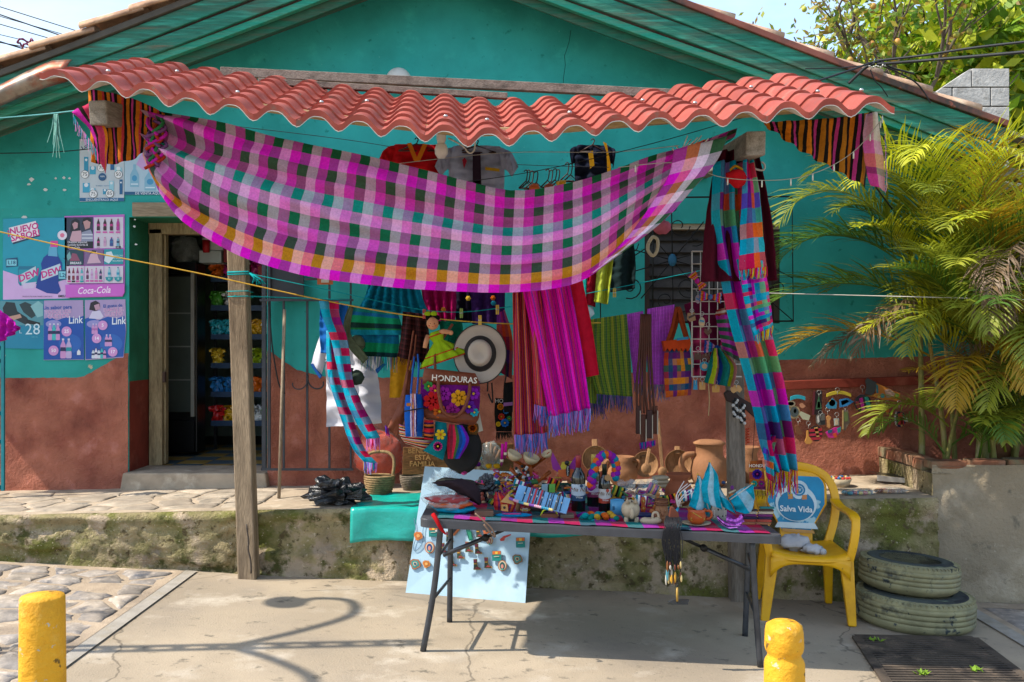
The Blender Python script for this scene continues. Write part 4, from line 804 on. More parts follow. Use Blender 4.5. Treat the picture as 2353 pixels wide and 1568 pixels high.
line('stretched_string', [Q(1690, 672, 6.6), Q(2000, 680, 6.5), Q(2400, 690, 6.0)], .0032, cm('#b9b4a8'), 'thin white cord stretched from the scarves across the palm')
line('grey_line', [Q(-40, 275, 5.6), Q(90, 264, 5.4), Q(180, 254, 5.1)], .004, cloth('#5f9a9a'), 'frayed grey line tied from the left edge to the striped cloth')
line('wall_wire', [Q(-20, 353, 7.4), Q(120, 350, 7.4), Q(220, 341, 7.3)], .004, cm('#16161a'), 'black wire along the turquoise wall beside the water posters')
fringe([Q(124, 262, 5.35), Q(134, 262, 5.35)], ['#6fa39a', '#7fb0a0'], 14, .22, .003, name='frayed_string'); tag(bpy.data.objects['frayed_string'], 'pale green frayed string tuft hanging near the left eave', 'string', kind='thing')
fl_ = thing('fairy_lights', Q(1800, 400, 5), 'string of tiny clear fairy lights drooping below the right striped cloth', 'string lights')
pts = smoothpts([Q(1420, 385, 4.9), Q(1560, 375, 4.9), Q(1660, 408, 4.95), Q(1790, 414, 4.95), Q(1880, 395, 4.95), Q(1960, 350, 4.92), Q(2018, 285, 4.9), Q(2028, 265, 4.88)], 60)
mb = MB(); mb.tube(pts, .0022, 4); mb.build('wire', cm('#8f8a7a'), fl_)
for k in range(3, 60, 5): mb = MB(); mb.tube([Vector(pts[k]), Vector(pts[k]) + Vector((0, 0, -.035))], .004, 5); mb.build('bulb', cm('#bdbaa8', .25), fl_)
# ================================================================ GOODS HANGING ON THE LINES, LEFT HALF
rt = weave('red_teal_check', ['#0098b4', '#a01050', '#205090'], ['#00a8c0', '#c8103c', '#00a0bc', '#701880', '#00a8c0', '#c01850'], .67, 3.0, transl=.2, cell=(2, 18))
s1 = thing('checked_scarf', Q(800, 1065, 6), 'red and turquoise checked scarf with two tails beside the white shirt', 'scarf')
a_ = drape('tail', [(749, 760), (750, 830), (755, 872), (780, 955), (808, 1028), (836, 1062)], [(772, 760), (776, 830), (780, 872), (807, 950), (833, 1024), (866, 1064)], 6.08, rt, folds=1, amp=.012, seed=1, parent=s1)
b_ = drape('tail', [(733, 692), (741, 730), (760, 780), (785, 890), (816, 970), (842, 1010)], [(778, 693), (781, 730), (798, 780), (813, 886), (851, 966), (873, 1006)], 6.0, rt, folds=1, amp=.014, seed=2, parent=s1)
fringe(edge(o_fn[a_.name]), ['#3a5fb8', '#c77fc0', '#0aa0b4'], 24, .07, .003, s1); fringe(edge(o_fn[b_.name]), ['#c86aa8', '#c77fc0', '#b3123a'], 24, .07, .003, s1)
whm = mat('white_jersey', '#c9c8cf', .85, var=.08, scale=6, bump=.25, bscale=9, transl=.12, dist=.012)
s2 = thing('football_shirt', Q(810, 982, 6.4), 'white football shirt with blue sleeve trim behind the red scarf', 'shirt')
drape('body', [(742, 757), (746, 830), (749, 900), (749, 982)], [(858, 790), (864, 830), (872, 900), (877, 973)], 6.35, whm, folds=2, amp=.018, wr=.02, seed=1, parent=s2, two=True, bulge=.03)
drape('sleeve', [(742, 752), (728, 790), (714, 838)], [(752, 800), (742, 850), (734, 868)], 6.33, whm, folds=1, amp=.01, parent=s2, two=True, bulge=.02, nu=8, nv=10)
drape('sleeve', [(850, 790), (870, 808), (883, 840)], [(846, 838), (858, 850), (866, 856)], 6.33, whm, folds=1, amp=.01, parent=s2, two=True, bulge=.02, nu=8, nv=10)
for pts in ([(713, 838), (717, 836), (738, 864), (734, 870)], [(884, 838), (880, 836), (862, 850), (866, 858)]): mb = MB(); mb.prism(pts, .05, d=6.30); mb.build('cuff_trim', cloth('#2a5fa8'), s2)
def dr(name, label, cat, L_, R_, d, m, fr=None, grp=None, **k):
 o = drape(name, L_, R_, d, m, **k); tag(o, label, cat, grp)
 if fr: fringe(edge(o_fn[o.name]), fr[0], fr[1], fr[2], fr[3] if len(fr) > 3 else .002, o)
 return o
dr('blue_cloth', 'plain blue cloth strip behind the red checked scarf', 'cloth', [(736, 700), (733, 750), (736, 812)], [(800, 700), (795, 750), (790, 812)], 6.2, cloth('#1a5a9f'))
def cap(label, col, x, y, r, L_, R_):
 t = thing('cap', Q(x, y, 6.12), label, 'cap'); m = cloth(col); mb = MB(); mb.ball(Q(x, y, 6.14), (sz_(r), .06, sz_(r * 1.05)), 16, 10, .08, 3); mb.build('crown', m, t)
 drape('bill', L_, R_, 6.06, m, parent=t, nu=8, nv=20, amp=.006, solid=.006, d2=6.1); mb = MB(); mb.ball(Q(x + r * .7, y + r * .4, 6.1), .007, 8, 6); mb.build('button', m, t)
def sz_(v): return v * 6.12 / F
cap('olive cap hanging bill down beside the striped skirt', '#56604a', 820, 790, 19, [(803, 704), (790, 738), (789, 772), (806, 806), (834, 836)], [(812, 706), (806, 740), (806, 770), (824, 794), (846, 824)])
cap('dark green cap hanging below the olive one at the white shirt', '#39463c', 820, 868, 17, [(800, 846), (794, 872), (800, 900), (812, 930)], [(812, 846), (808, 872), (818, 896), (828, 918)])
tq = cloth('#0a7f9a', transl=.2)
dr('ruffled_blouse', 'turquoise ruffled blouse gathered under the checked cloth', 'blouse', [(850, 640), (838, 680), (820, 716)], [(955, 640), (972, 690), (986, 722)], 6.35, tq, folds=7, amp=.022, wr=.01, nu=70)
stp = weave('sea_stripe', ['#0f7a5a', '#10808a'], [(3, '#0a7f9a'), (1, '#1c7a3a'), (3, '#10131c'), (4, '#10905a'), (2, '#1460a0'), (3, '#0f7a7a')], 1, 1, share=.85, transl=.15)
dr('striped_skirt', 'turquoise, black and green striped shawl hung over the line', 'shawl', [(803, 702), (802, 735), (799, 770)], [(912, 716), (920, 742), (927, 770)], 6.12, stp, folds=3, amp=.02, nu=40, nv=16)
dr('striped_shawl', 'lower green and blue striped shawl with fringe under the turquoise one', 'shawl', [(822, 760), (824, 790), (823, 818)], [(915, 765), (916, 790), (911, 822)], 6.2, weave('sea_stripe_b', ['#0f7a5a', '#10808a'], [(2, '#10131c'), (4, '#10905a'), (3, '#0a6f9a'), (2, '#105a9a')], 1, 1, share=.85), (['#0f7a5a', '#c9c8c0', '#1460a0'], 46, .09), folds=3, amp=.02, nu=30, nv=14)
dr('plaid_scarf', 'dark brown and red plaid scarf beside the doll', 'scarf', [(926, 716), (920, 770), (912, 820)], [(978, 722), (987, 775), (984, 838)], 6.05, weave('brown_plaid', ['#3a1d1c', '#54282a', '#1f1214'], ['#3a1d1c', '#1f1214', '#5a2a2c'], 8, 9, share=.5), (['#2a1718', '#4a2426'], 30, .04), folds=2.5, amp=.03, nu=34)
dr('yellow_cloth', 'plain mustard yellow cloth hanging below the green shawl', 'cloth', [(898, 812), (896, 860), (894, 915)], [(945, 812), (944, 860), (938, 913)], 6.3, cloth('#c08a1c'), folds=1.5)
dr('magenta_blouse', 'raspberry pink blouse behind the doll and hat', 'blouse', [(966, 640), (972, 690), (990, 738)], [(1046, 640), (1048, 700), (1044, 746)], 6.45, cloth('#a3105a'), folds=4, amp=.02, nu=40)
dr('purple_blouse', 'dark purple blouse with small embroidered flowers', 'blouse', [(1080, 640), (1082, 690), (1085, 745)], [(1160, 640), (1160, 690), (1158, 742)], 6.45, cloth('#341a52'), folds=3, amp=.015)
dr('navy_blouse', 'very dark navy blouse between the pink and purple ones', 'blouse', [(1044, 640), (1044, 690), (1048, 742)], [(1084, 640), (1086, 690), (1088, 742)], 6.5, cloth('#171426'), folds=2, amp=.012)
dr('green_cloth', 'small green cloth peeping out beside the straw hat', 'cloth', [(1010, 738), (1012, 770), (1020, 800)], [(1060, 738), (1064, 760), (1062, 800)], 6.4, cloth('#0d6a50'))
for i, (x, y, c) in enumerate(((1076, 686, '#c9a83a'), (1133, 685, '#b5541a'), (1019, 712, '#c9862a'), (1134, 697, '#1f7f9a'))):
 mb = MB()
 for k in range(6): mb.ball(Q(x + 3.4 * math.cos(k * 1.05), y + 3.4 * math.sin(k * 1.05), 6.4), (.008, .005, .008), 6, 4)
 mb.ball(Q(x, y, 6.395), .008, 6, 4); tag(mb.build('flower_pin', cloth(c)), ('yellow flower pin on the navy blouse', 'orange flower pin on the purple blouse', 'golden loop pin on the pink blouse', 'blue drop pin on the purple blouse')[i], 'pin')
# doll
dl = thing('rag_doll', Q(1015, 836, 5.95), 'black haired rag doll in a lime green dress beside the hat', 'doll'); dd = 5.95; skin = cloth('#c98f6a')
mb = MB(); mb.use(skin).ball(Q(994, 743, dd), (.039, .034, .042), 14, 10)
for x in (989, 998): mb.use(cm('#17120f')).ball(Q(x, 744, dd - .03), .0035, 6, 5)
mb.use(cm('#b0303a')).ball(Q(994, 751, dd - .03), (.005, .003, .002), 6, 4); mb.use(cloth('#cf6f5a')).ball(Q(986, 749, dd - .026), .006, 6, 4).ball(Q(1001, 749, dd - .026), .006, 6, 4); mb.build('head', parent=dl)
mb = MB()
for k in range(26): a = k * .8; mb.ball(Q(994 + 13 * math.cos(a) * (.4 + .6 * (k % 3) / 2), 731 + 6 * math.sin(a), dd - .004), (.012, .014, .011), 7, 5)
for x, y in ((980, 742), (981, 752), (1008, 742)): mb.ball(Q(x, y, dd), .012, 7, 5)
mb.build('hair', cloth('#140f0e'), dl)
lime = cloth('#8fae1a'); mb = MB()
for s in (-1, 1): mb.ball(Q(990 + s * 7, 721, dd - .02), (.022, .012, .014), 9, 6, .2)
mb.build('hair_bow', lime, dl)
mb = MB(); ax_, ay_ = Q(1000, 764, dd), Q(1020, 822, dd); t_ = (ay_ - ax_).normalized(); M = Vector((0, 0, -1)).rotation_difference(t_).to_matrix().to_4x4()
n_ = 48; prof = [(.03, .005), (.05, -.018), (.036, -.045), (.032, -.06), (.065, -.09), (.105, -.135), (.135, -.165), (.145, -.185)]; vs_ = []
for r, z in prof:
 for k in range(n_):
  a = 6.283 * k / n_; q = 1 + (.12 if r > .05 else .05) * math.sin(a * 11) * (r / .12); vs_.append(ax_ + (M @ Vector((r * q * math.cos(a), r * q * .62 * math.sin(a), z))))
mb.add(vs_, [(i * n_ + k, i * n_ + (k + 1) % n_, (i + 1) * n_ + (k + 1) % n_, (i + 1) * n_ + k) for i in range(len(prof) - 1) for k in range(n_)]); mb.build('dress', lime, dl, solid=.003)
redb = cloth('#b3301f')
for i in (1, 5, 7):
 mb = MB(); mb.tube([p + Vector((0, -.003, 0)) for p in vs_[i * n_:(i + 1) * n_]] + [vs_[i * n_]], .004, 5, False); mb.build('trim', redb, dl)
mb = MB(); mb.tube([Q(1008, 766, dd), Q(1020, 762, dd - .02), Q(1034, 764, dd - .03)], [.018, .016, .013], 8); mb.ball(Q(1036, 765, dd - .03), .015, 9, 7); mb.build('arm', skin, dl)
mb = MB(); mb.tube([Q(984, 772, dd), Q(978, 790, dd - .02), Q(976, 800, dd - .02)], [.016, .015, .013], 8); mb.build('arm', skin, dl)
# hat
ht = thing('straw_hat', Q(1103, 884, 5.9), 'white wide-brimmed hat with a black band clipped to the line', 'hat'); hc = Q(1103, 813, 5.92); felt = mat('white_felt', '#a89d8f', .85, var=.06, scale=8, bump=.15, bscale=120)
Mh = Matrix.Rotation(1.5708 - .1, 4, 'X') @ Matrix.Rotation(0, 4, 'Z')
def hatp(r, z, k, n=48): a = 6.283 * k / n; return hc + (Mh @ Vector((r * .94 * math.cos(a), r * 1.06 * math.sin(a), z)))
def ringmesh(prof, n=48):
 mb = MB(); mb.add([hatp(r, z + (.012 * math.cos(2 * 6.283 * k / n) * (r / .17) ** 3 if r > .1 else 0), k) for r, z in prof for k in range(n)], [(i * n + k, i * n + (k + 1) % n, (i + 1) * n + (k + 1) % n, (i + 1) * n + k) for i in range(len(prof) - 1) for k in range(n)]); return mb
ringmesh([(.172, .004), (.15, -.002), (.12, -.004), (.1, 0), (.094, 0)]).build('brim', felt, ht, solid=.004)
ringmesh([(.172, .001), (.176, .004), (.172, .008), (.168, .004), (.172, .001)]).build('brim_binding', cm('#2c2726', .7), ht)
ringmesh([(.106, -.003), (.1, .016), (.084, .045), (.078, .05)]).build('hat_band', cm('#1f1b1a', .6), ht, solid=.003)
ringmesh([(.08, .045), (.074, .06), (.07, .085), (.06, .098), (.042, .095), (.02, .08), (.0, .074)]).build('crown', felt, ht)
pin = lambda x, y, d, l, c='#c0a03a': (lambda t: (MB().box(Q(x - 2, y, d), (.009, .012, .06)).build('peg_leg', cm(c, .5), t, bevel=.002), MB().box(Q(x + 2, y, d), (.009, .012, .06)).build('peg_leg', cm(c, .5), t, bevel=.002), MB().tube([Q(x - 4, y, d - .008), Q(x + 4, y, d - .008)], .003, 6).build('spring', screw, t)))(thing('clothes_peg', Q(x, y + 9, d), l, 'clothes peg'))
pin(1103, 736, 5.86, 'yellow clothes peg gripping the top of the white hat'); pin(1143, 712, 5.98, 'yellow clothes peg on the line above the hat\'s right side'); pin(975, 722, 5.95, 'red clothes peg on the line beside the doll', '#a8382f'); pin(1060, 720, 6.0, 'green wire peg on the line left of the hat', '#7f9a4a'); pin(1412, 733 - 60, 6.3, 'yellow peg on the line over the green shawl', '#b5a03a')
def pouch(name, label, cat, L_, R_, d, m, bulge=.04, parts=(), grp=None, **k):
 """a soft bag with two bulged faces"""
 t = thing(name, Q(lerp(L_[-1][0], R_[-1][0], .5), max(L_[-1][1], R_[-1][1]), d), label, cat, grp)
 drape('body', L_, R_, d, m, parent=t, two=True, bulge=bulge, folds=k.get('folds', .8), amp=k.get('amp', .004), wr=k.get('wr', .006), nu=18, nv=18, seed=L_[0][0])
 for nm, f in parts: f(MB()).build(nm, parent=t)
 return t
def straps(col, r, *paths): return lambda mb: (mb.use(mat('leather_' + col, col, .6, var=.2, scale=20, bump=.2, bscale=90)), [mb.tube(smoothpts([Q(*p) for p in q], 20), r, 6) for q in paths])[0]
def flower(mb, x, y, d, r, c, cc='#c9a01a', n=9):
 mb.use(cloth(c))
 for k in range(n):
  a = 6.283 * k / n; ca, sa = math.cos(a), math.sin(a); p = [(x + r * (.2 * ca - .2 * sa), y + r * (.2 * sa + .2 * ca)), (x + r * (.8 * ca - .3 * sa), y + r * (.8 * sa + .3 * ca)), (x + r * ca, y + r * sa), (x + r * (.8 * ca + .3 * sa), y + r * (.8 * sa - .3 * ca)), (x + r * (.2 * ca + .2 * sa), y + r * (.2 * sa - .2 * ca))]
  mb.prism(p, .004, d=d)
 mb.use(cloth(cc)); mb.prism([(x + r * .2 * math.cos(6.283 * k / 10), y + r * .2 * math.sin(6.283 * k / 10)) for k in range(10)], .006, d=d - .003); return mb
lb = '#6b3318'; leather = mat('leather_' + lb, lb, .6, var=.2, scale=20, bump=.2, bscale=90)
bag = thing('honduras_bag', Q(1035, 978, 5.85), 'brown leather bag lettered HONDURAS with bright embroidered flowers', 'bag')
drape('body', [(968, 872), (966, 910), (970, 955)], [(1102, 876), (1103, 920), (1098, 958)], 5.86, cloth('#6a1470'), parent=bag, two=True, bulge=.045, folds=1, amp=.004, nu=20, nv=16)
drape('top_panel', [(975, 846), (972, 862), (970, 884)], [(1092, 858), (1098, 870), (1103, 888)], 5.838, leather, parent=bag, two=True, bulge=.05, folds=1, amp=.003, nu=16, nv=8)
drape('base_panel', [(968, 938), (972, 955), (980, 964)], [(1102, 948), (1099, 965), (1088, 978)], 5.838, leather, parent=bag, two=True, bulge=.055, folds=1, amp=.003, nu=16, nv=8)
mb = MB(); mb.use(cm('#c9c2b4', .7)).text('HONDURAS', Q(1044, 872, 5.782), Vector((1, 0, -.07)).normalized(), Vector((.07, 0, 1)).normalized(), .05, .015); mb.build('lettering', parent=bag, smooth=False)
for x, y, r, c in ((994, 922, 17, '#b01c1c'), (1055, 915, 15, '#c98a1a'), (1020, 905, 13, '#8a1f8a'), (1010, 946, 12, '#b5541a'), (1078, 935, 12, '#5a1f8a'), (1088, 905, 11, '#7a1f9a'), (1040, 942, 13, '#8a1f70'), (985, 888, 9, '#2f7a3a'), (1090, 948, 8, '#1f8f9a'), (1000, 898, 11, '#b3205a')): flower(MB(), x, y, 5.80 - r * .0003, r * 1.35, c, c if r > 12 else '#c9a01a', 7).build('embroidered_flower', parent=bag, smooth=False)
straps(lb, .011, [(1008, 868, 5.79), (1008, 900, 5.77), (1018, 945, 5.75), (1045, 958, 5.75), (1066, 940, 5.75), (1078, 905, 5.77), (1080, 880, 5.79)])(MB()).build('handle', parent=bag)
straps(lb, .009, [(1000, 848, 5.85), (1000, 815, 5.9), (1010, 790, 5.98), (1040, 745, 6.0)])(MB()).build('handle', parent=bag)
bp = cloth('#1450a0', transl=0); bstr = weave('band_stripe', ['#c9b9c4', '#5a1a7a', '#c98a2a', '#5a1a7a', '#c9b9c4', '#2a1a5a'], None, 1, 1, transl=0)
t = pouch('blue_backpack', 'small blue roll-top bag with a striped centre band', 'bag', [(932, 908), (929, 950), (932, 1004)], [(968, 906), (974, 950), (970, 1004)], 5.82, bp, .06)
drape('centre_band', [(944, 905), (943, 950), (944, 1004)], [(957, 905), (958, 950), (957, 1004)], 5.748, bstr, parent=t, folds=0, amp=0, bulge=.0)
mb = MB(); mb.use(cm('#12121a')).tube(smoothpts([Q(928, 946, 5.76), Q(950, 942, 5.73), Q(975, 938, 5.76)], 8), .004, 5); mb.use(cm('#b0641a')).box(Q(939, 930, 5.742), (.025, .006, .018)); mb.build('drawstring', parent=t)
straps('#1450a0', .006, [(944, 905, 5.8), (948, 860, 5.9), (952, 820, 5.98)], [(958, 905, 5.8), (962, 850, 5.9), (960, 815, 5.98)])(MB()).build('strap', parent=t)
t = pouch('leather_satchel', 'narrow brown leather bag hanging edge-on left of the blue one', 'bag', [(934, 850), (918, 920), (890, 984)], [(946, 850), (938, 940), (912, 1004)], 5.95, leather, .03)
straps(lb, .006, [(936, 852, 5.93), (944, 800, 6.0), (950, 760, 6.02)], [(942, 852, 5.93), (952, 810, 6.0), (956, 770, 6.02)])(MB()).build('strap', parent=t)
fringe([Q(886, 978, 5.93), Q(892, 985, 5.93)], ['#3a2a8a', '#8a1f6a'], 14, .05, .004, t, name='tassel')
mstr = weave('multi_stripe', ['#b9a98f', '#14120f', '#b3201f', '#1c1c3a', '#c9862a', '#14120f', '#b06a8a'], None, 4, 1, transl=0)
pouch('striped_bag', 'rounded bag of narrow multicoloured stripes under the blue bag', 'bag', [(917, 975), (918, 1000), (932, 1020)], [(960, 985), (992, 1010), (985, 1036)], 5.88, weave('multi_stripe_b', ['#3a2a22', '#14120f'], ['#b9a98f', '#14120f', '#b3201f', '#b9a98f', '#1c1c3a', '#c9862a', '#a05a7a'], 1, 3, share=.95, transl=0), .06)
pouch('red_pouch', 'little red and black striped pouch beside the teal bag', 'pouch', [(975, 966), (973, 985), (975, 1010)], [(996, 966), (997, 990), (996, 1012)], 5.8, weave('red_stripe', ['#7a1620', '#8a1f2a'], ['#a81c2a', '#14120f', '#b8641a', '#3a1440', '#b3201f'], 1, 2, share=.95, transl=0), .03)
t = pouch('teal_bag', 'teal cloth bag embroidered with a yellow and a pink flower', 'bag', [(1000, 968), (995, 1010), (972, 1036)], [(1026, 972), (1028, 1015), (1018, 1058)], 5.84, cloth('#0b6a70', transl=0), .035)
flower(MB(), 1012, 999, 5.79, 13, '#c9a81f', '#b5641a', 6).build('yellow_flower', parent=t, smooth=False); flower(MB(), 1006, 1026, 5.79, 11, '#c02a7a', '#c9a01a', 12).build('pink_flower', parent=t, smooth=False)
mb = MB(); mb.lathe([(.0, -.02), (.1, -.018), (.125, 0), (.1, .018), (0, .02)], Q(1062, 1030, 5.98), 26, Matrix.Rotation(1.5, 4, 'X'), 1, 1.25, .08); tag(mb.build('black_bag', mat('black_canvas', '#1a1917', .8, var=.2, scale=12, bump=.2, bscale=80)), 'round black cloth bag behind the rainbow striped one', 'bag')
pouch('rainbow_bag', 'red, green, blue and purple striped cloth bag, half folded', 'bag', [(1032, 975), (1027, 1010), (1029, 1055)], [(1062, 978), (1078, 1012), (1056, 1054)], 5.84, weave('rainbow', ['#a8162f', '#7a1f2f', '#b3203a', '#3a5a2a', '#17407a', '#1a4fb0', '#6a1a9a'], None, 1, 1, transl=0), .03)
mb = MB(); mb.prism([(1092, 942), (1100, 940), (1110, 990), (1098, 994)], .004, d=5.95); tag(mb.build('paper_tag', cm('#bdb5a0', .8)), 'long cream paper tag hanging right of the leather bag', 'tag')
t = pouch('flowered_pouch', 'small dark pouch with an orange flower below the leather bag', 'pouch', [(1076, 972), (1074, 985), (1078, 998)], [(1098, 974), (1100, 986), (1096, 1000)], 5.93, cloth('#6a4a24'), .02)
mb = MB(); flower(mb, 1086, 984, 5.895, 10, '#c25a12', '#7a2a12', 12); mb.build('embroidery', parent=t, smooth=False)
t = pouch('black_bag_embroidered', 'narrow black bag with bright embroidery and bottom fringe', 'bag', [(1138, 915), (1136, 950), (1140, 992)], [(1176, 918), (1177, 950), (1176, 992)], 6.1, cloth('#14110f', transl=0), .025)
mb = MB(); 
for x, y, r, c in ((1150, 935, 8, '#c9741a'), (1163, 945, 7, '#1f6fb0'), (1152, 958, 8, '#b3301f'), (1160, 972, 10, '#1f5fa8'), (1145, 975, 6, '#c9a01a'), (1170, 962, 6, '#2f7a3a')): flower(mb, x, y, 6.06, r, c)
mb.use(cm('#b9b4a8')).text('HON', Q(1152, 922, 6.055), (1, 0, 0), (0, 0, 1), .035, .01); mb.build('embroidery', parent=t, smooth=False)
fringe([Q(1140, 993, 6.1), Q(1176, 993, 6.1)], ['#14110f', '#2a2a22'], 40, .05, .002, t)
t = pouch('black_phone_bag', 'plain black phone bag with a mauve band above the embroidered one', 'bag', [(1158, 880), (1156, 910), (1158, 948)], [(1178, 878), (1179, 910), (1178, 948)], 6.03, cloth('#171615', transl=0), .02)
mb = MB(); mb.use(cloth('#8a5a8a')).prism([(1157, 926), (1178, 924), (1178, 932), (1157, 934)], .05, d=6.0); mb.build('band', parent=t)
straps('#1c1512', .005, [(1120, 900, 6.05), (1122, 870, 6.05), (1130, 845, 6.08)], [(1122, 905, 6.05), (1132, 925, 6.05), (1130, 880, 6.05)], [(1160, 880, 6.05), (1164, 840, 6.08), (1150, 770, 6.1)])(MB()).build('strap', parent=t)
pouch('dark_red_bag', 'purple and red woven bag partly behind the white hat', 'bag', [(1142, 722), (1140, 780), (1138, 850)], [(1160, 712), (1178, 780), (1176, 872)], 6.1, weave('purple_red', ['#2a1440', '#5a1a5a', '#a8201f', '#2a1440', '#b5541a'], ['#2a1440', '#3a1a5a', '#8a1a2a', '#b5431a', '#6a1a7a'], 1, 1, share=.6, transl=0), .03)
# wooden picture tag hung on the gate
t = thing('picture_tag', Q(747, 653, 7.35), 'small orange picture tag hung on the gate top', 'tag'); MB().box(Q(747, 643, 7.36), (.12, .006, .075)).build('frame', cm('#a8582a', .6), t); MB().box(Q(747, 646, 7.355), (.06, .006, .025)).build('plate', cm('#b9ad9a', .6), t)
# ================================================================ GOODS HANGING ON THE LINES, RIGHT HALF
mg = weave('magenta_shawl', [(3, '#f010c8'), (1, '#a030b0'), (3, '#f820d0'), (1, '#e02060'), (2, '#e818c0'), (1, '#7a40c0'), (3, '#f030b0'), (.7, '#d86a3a'), (3, '#f818d0'), (1, '#b030b0')], None, 3.2, 1, transl=.4)
og = weave('sunset_shawl', [(2, '#d04a38'), (1, '#3a2a6a'), (2, '#e03070'), (1, '#b5641f'), (2, '#d03a4a'), (1, '#4a2a7a'), (2, '#e0804a'), (1, '#7a1f6a')], None, 4, 1, transl=.35)
dr('orange_shawl', 'long orange and purple finely striped shawl left of the magenta one', 'shawl', [(1178, 640), (1180, 800), (1182, 1000)], [(1222, 640), (1240, 800), (1258, 995)], 5.82, og, (['#c77fc8', '#3a6fc0', '#b05a9a', '#6a8ad0'], 90, .12, .0028), folds=3.2, amp=.03, nu=60)
dr('orange_shawl', 'inner fold of orange striped shawl ending higher beside the magenta one', 'shawl', [(1205, 640), (1222, 800), (1228, 930)], [(1240, 640), (1262, 800), (1280, 940)], 5.78, og, (['#c77fc8', '#3a6fc0', '#b05a9a'], 50, .11, .0028), folds=2, amp=.025, nu=40)
dr('magenta_shawl', 'long bright magenta striped shawl with a blue and pink fringe', 'shawl', [(1196, 640), (1228, 790), (1262, 958)], [(1306, 640), (1334, 790), (1356, 938)], 5.74, mg, (['#c77fc8', '#3a6fc0', '#8f8ad0', '#c02aa0'], 130, .12, .0028), folds=3.6, amp=.035, nu=80)
dr('crimson_towel', 'plain crimson cloth beside the magenta shawl', 'cloth', [(1282, 640), (1308, 760), (1330, 870)], [(1338, 640), (1362, 760), (1377, 862)], 5.95, cloth('#c01430'), folds=1.2, amp=.015)
gs = weave('moss_shawl', [(2, '#6a8a28'), (1, '#1f4a3a'), (2, '#8a9a30'), (1, '#a8a83a'), (2, '#587a30'), (1, '#2a5a4a'), (1, '#7a8a30')], ['#4f6a24', '#3a5a2a', '#6a7a2c'], 4, 30, share=.35, transl=.18)
dr('green_shawl', 'moss green finely striped shawl over the line', 'shawl', [(1352, 735), (1350, 820), (1372, 906)], [(1440, 722), (1448, 810), (1454, 912)], 6.25, gs, (['#3a3a7a', '#6a5a9a', '#3a5a5a', '#8a6a9a'], 90, .1, .0025), folds=2, amp=.015, nu=40)
dr('green_shawl', 'rear fall of moss green shawl hanging lower at the left', 'shawl', [(1342, 820), (1340, 870), (1342, 925)], [(1385, 820), (1384, 870), (1388, 930)], 6.32, gs, (['#3a3a7a', '#6a5a9a', '#3a5a5a'], 40, .1, .0025), folds=1, amp=.01)
lil = weave('lilac_shawl', [(2, '#c04cd0'), (.7, '#3a3a5a'), (2, '#d060e0'), (.7, '#6a4a8a')], ['#c04cd0', '#a848b8'], 8, 20, share=.3, transl=.2)
dr('lilac_shawl', 'lilac striped shawl behind brown leather straps', 'shawl', [(1488, 710), (1486, 790), (1490, 884)], [(1550, 700), (1546, 790), (1540, 884)], 6.28, lil, (['#5a6a8a', '#7a8aa0', '#8a5a9a'], 40, .1, .0025), folds=1.5, amp=.012)
dr('lilac_shawl', 'narrow left fall of lilac shawl between green and brown', 'shawl', [(1441, 722), (1448, 800), (1458, 880)], [(1478, 715), (1480, 800), (1478, 885)], 6.34, lil, (['#5a6a8a', '#8a5a9a'], 16, .08, .0025), folds=1, amp=.01)
# leather strap bundle with little book bags
t = thing('leather_purses', Q(1485, 1030, 6.15), 'bundle of brown leather purses hanging by long straps', 'purse')
straps('#4a2413', .008, *[[(1474 + k * 4, 722, 6.15), (1470 + k * 5, 800, 6.14), (1466 + k * 6 + random.uniform(-3, 3), 880, 6.13), (1464 + k * 8, 950, 6.12)] for k in range(6)])(MB()).build('strap', parent=t)
for k, (x, y, w) in enumerate(((1466, 965, 10), (1478, 985, 13), (1492, 975, 14), (1505, 965, 12))):
 MB().box(Q(x, y, 6.12 + .02 * (k % 2)), (w / F * 6.12, .03, .18)).build('purse', mat('leather_b%d' % (k % 2), ('#3a1a12', '#5a2c18')[k % 2], .6), t, bevel=.006); MB().box(Q(x + w * .5, y + 6, 6.11), (.006, .02, .15)).build('page_edge', cm('#a89a88'), t)
fringe([Q(1470, 1018, 6.1), Q(1505, 1012, 6.1)], ['#3a2a8a', '#a81f8a', '#1f6a8a'], 30, .04, .004, t, name='tassel')
# plaid tote
t = pouch('tote_bag', 'orange, green and purple plaid tote bag with a zigzag top', 'bag', [(1528, 796), (1525, 850), (1530, 914)], [(1584, 795), (1590, 850), (1588, 908)], 6.2, weave('tote_plaid', ['#a8301a', '#17406a', '#5a1a6a', '#b8641a', '#c97a1a', '#17406a', '#4a1a5a'], ['#b5541a', '#17506a', '#c97a1a', '#5a1a6a', '#2a5a4a', '#c9861a', '#5a1a5a', '#17506a'], 1, 1, cell=(7, 8), transl=0), .045)
mb = MB(); zz = [(1524, 784)] + [(1586, 778)] + [(1588, 790)] + [(1586 - k * 5.2, 800 + (8 if k % 2 else 0)) for k in range(12)]
mb.use(cloth('#b5401a')).prism(zz, .09, d=6.14); mb.build('zigzag_border', parent=t)
mb = MB()
for q in ([(1532, 790, 6.18), (1546, 750, 6.2), (1556, 708, 6.25), (1566, 745, 6.2), (1578, 784, 6.18)], [(1540, 790, 6.24), (1554, 745, 6.25), (1560, 708, 6.27), (1572, 750, 6.24), (1582, 784, 6.24)]):
 mb.use(cloth('#8a3a1a')); P_ = smoothpts([Q(*p) for p in q], 20); mb.tube(P_, .013, 6)
mb.build('handle', parent=t)
mb = MB(); mb.use(cm('#1a7a9a')).prism([(1556, 777), (1582, 774), (1582, 780), (1556, 783)], .01, d=6.12); mb.build('label', parent=t)
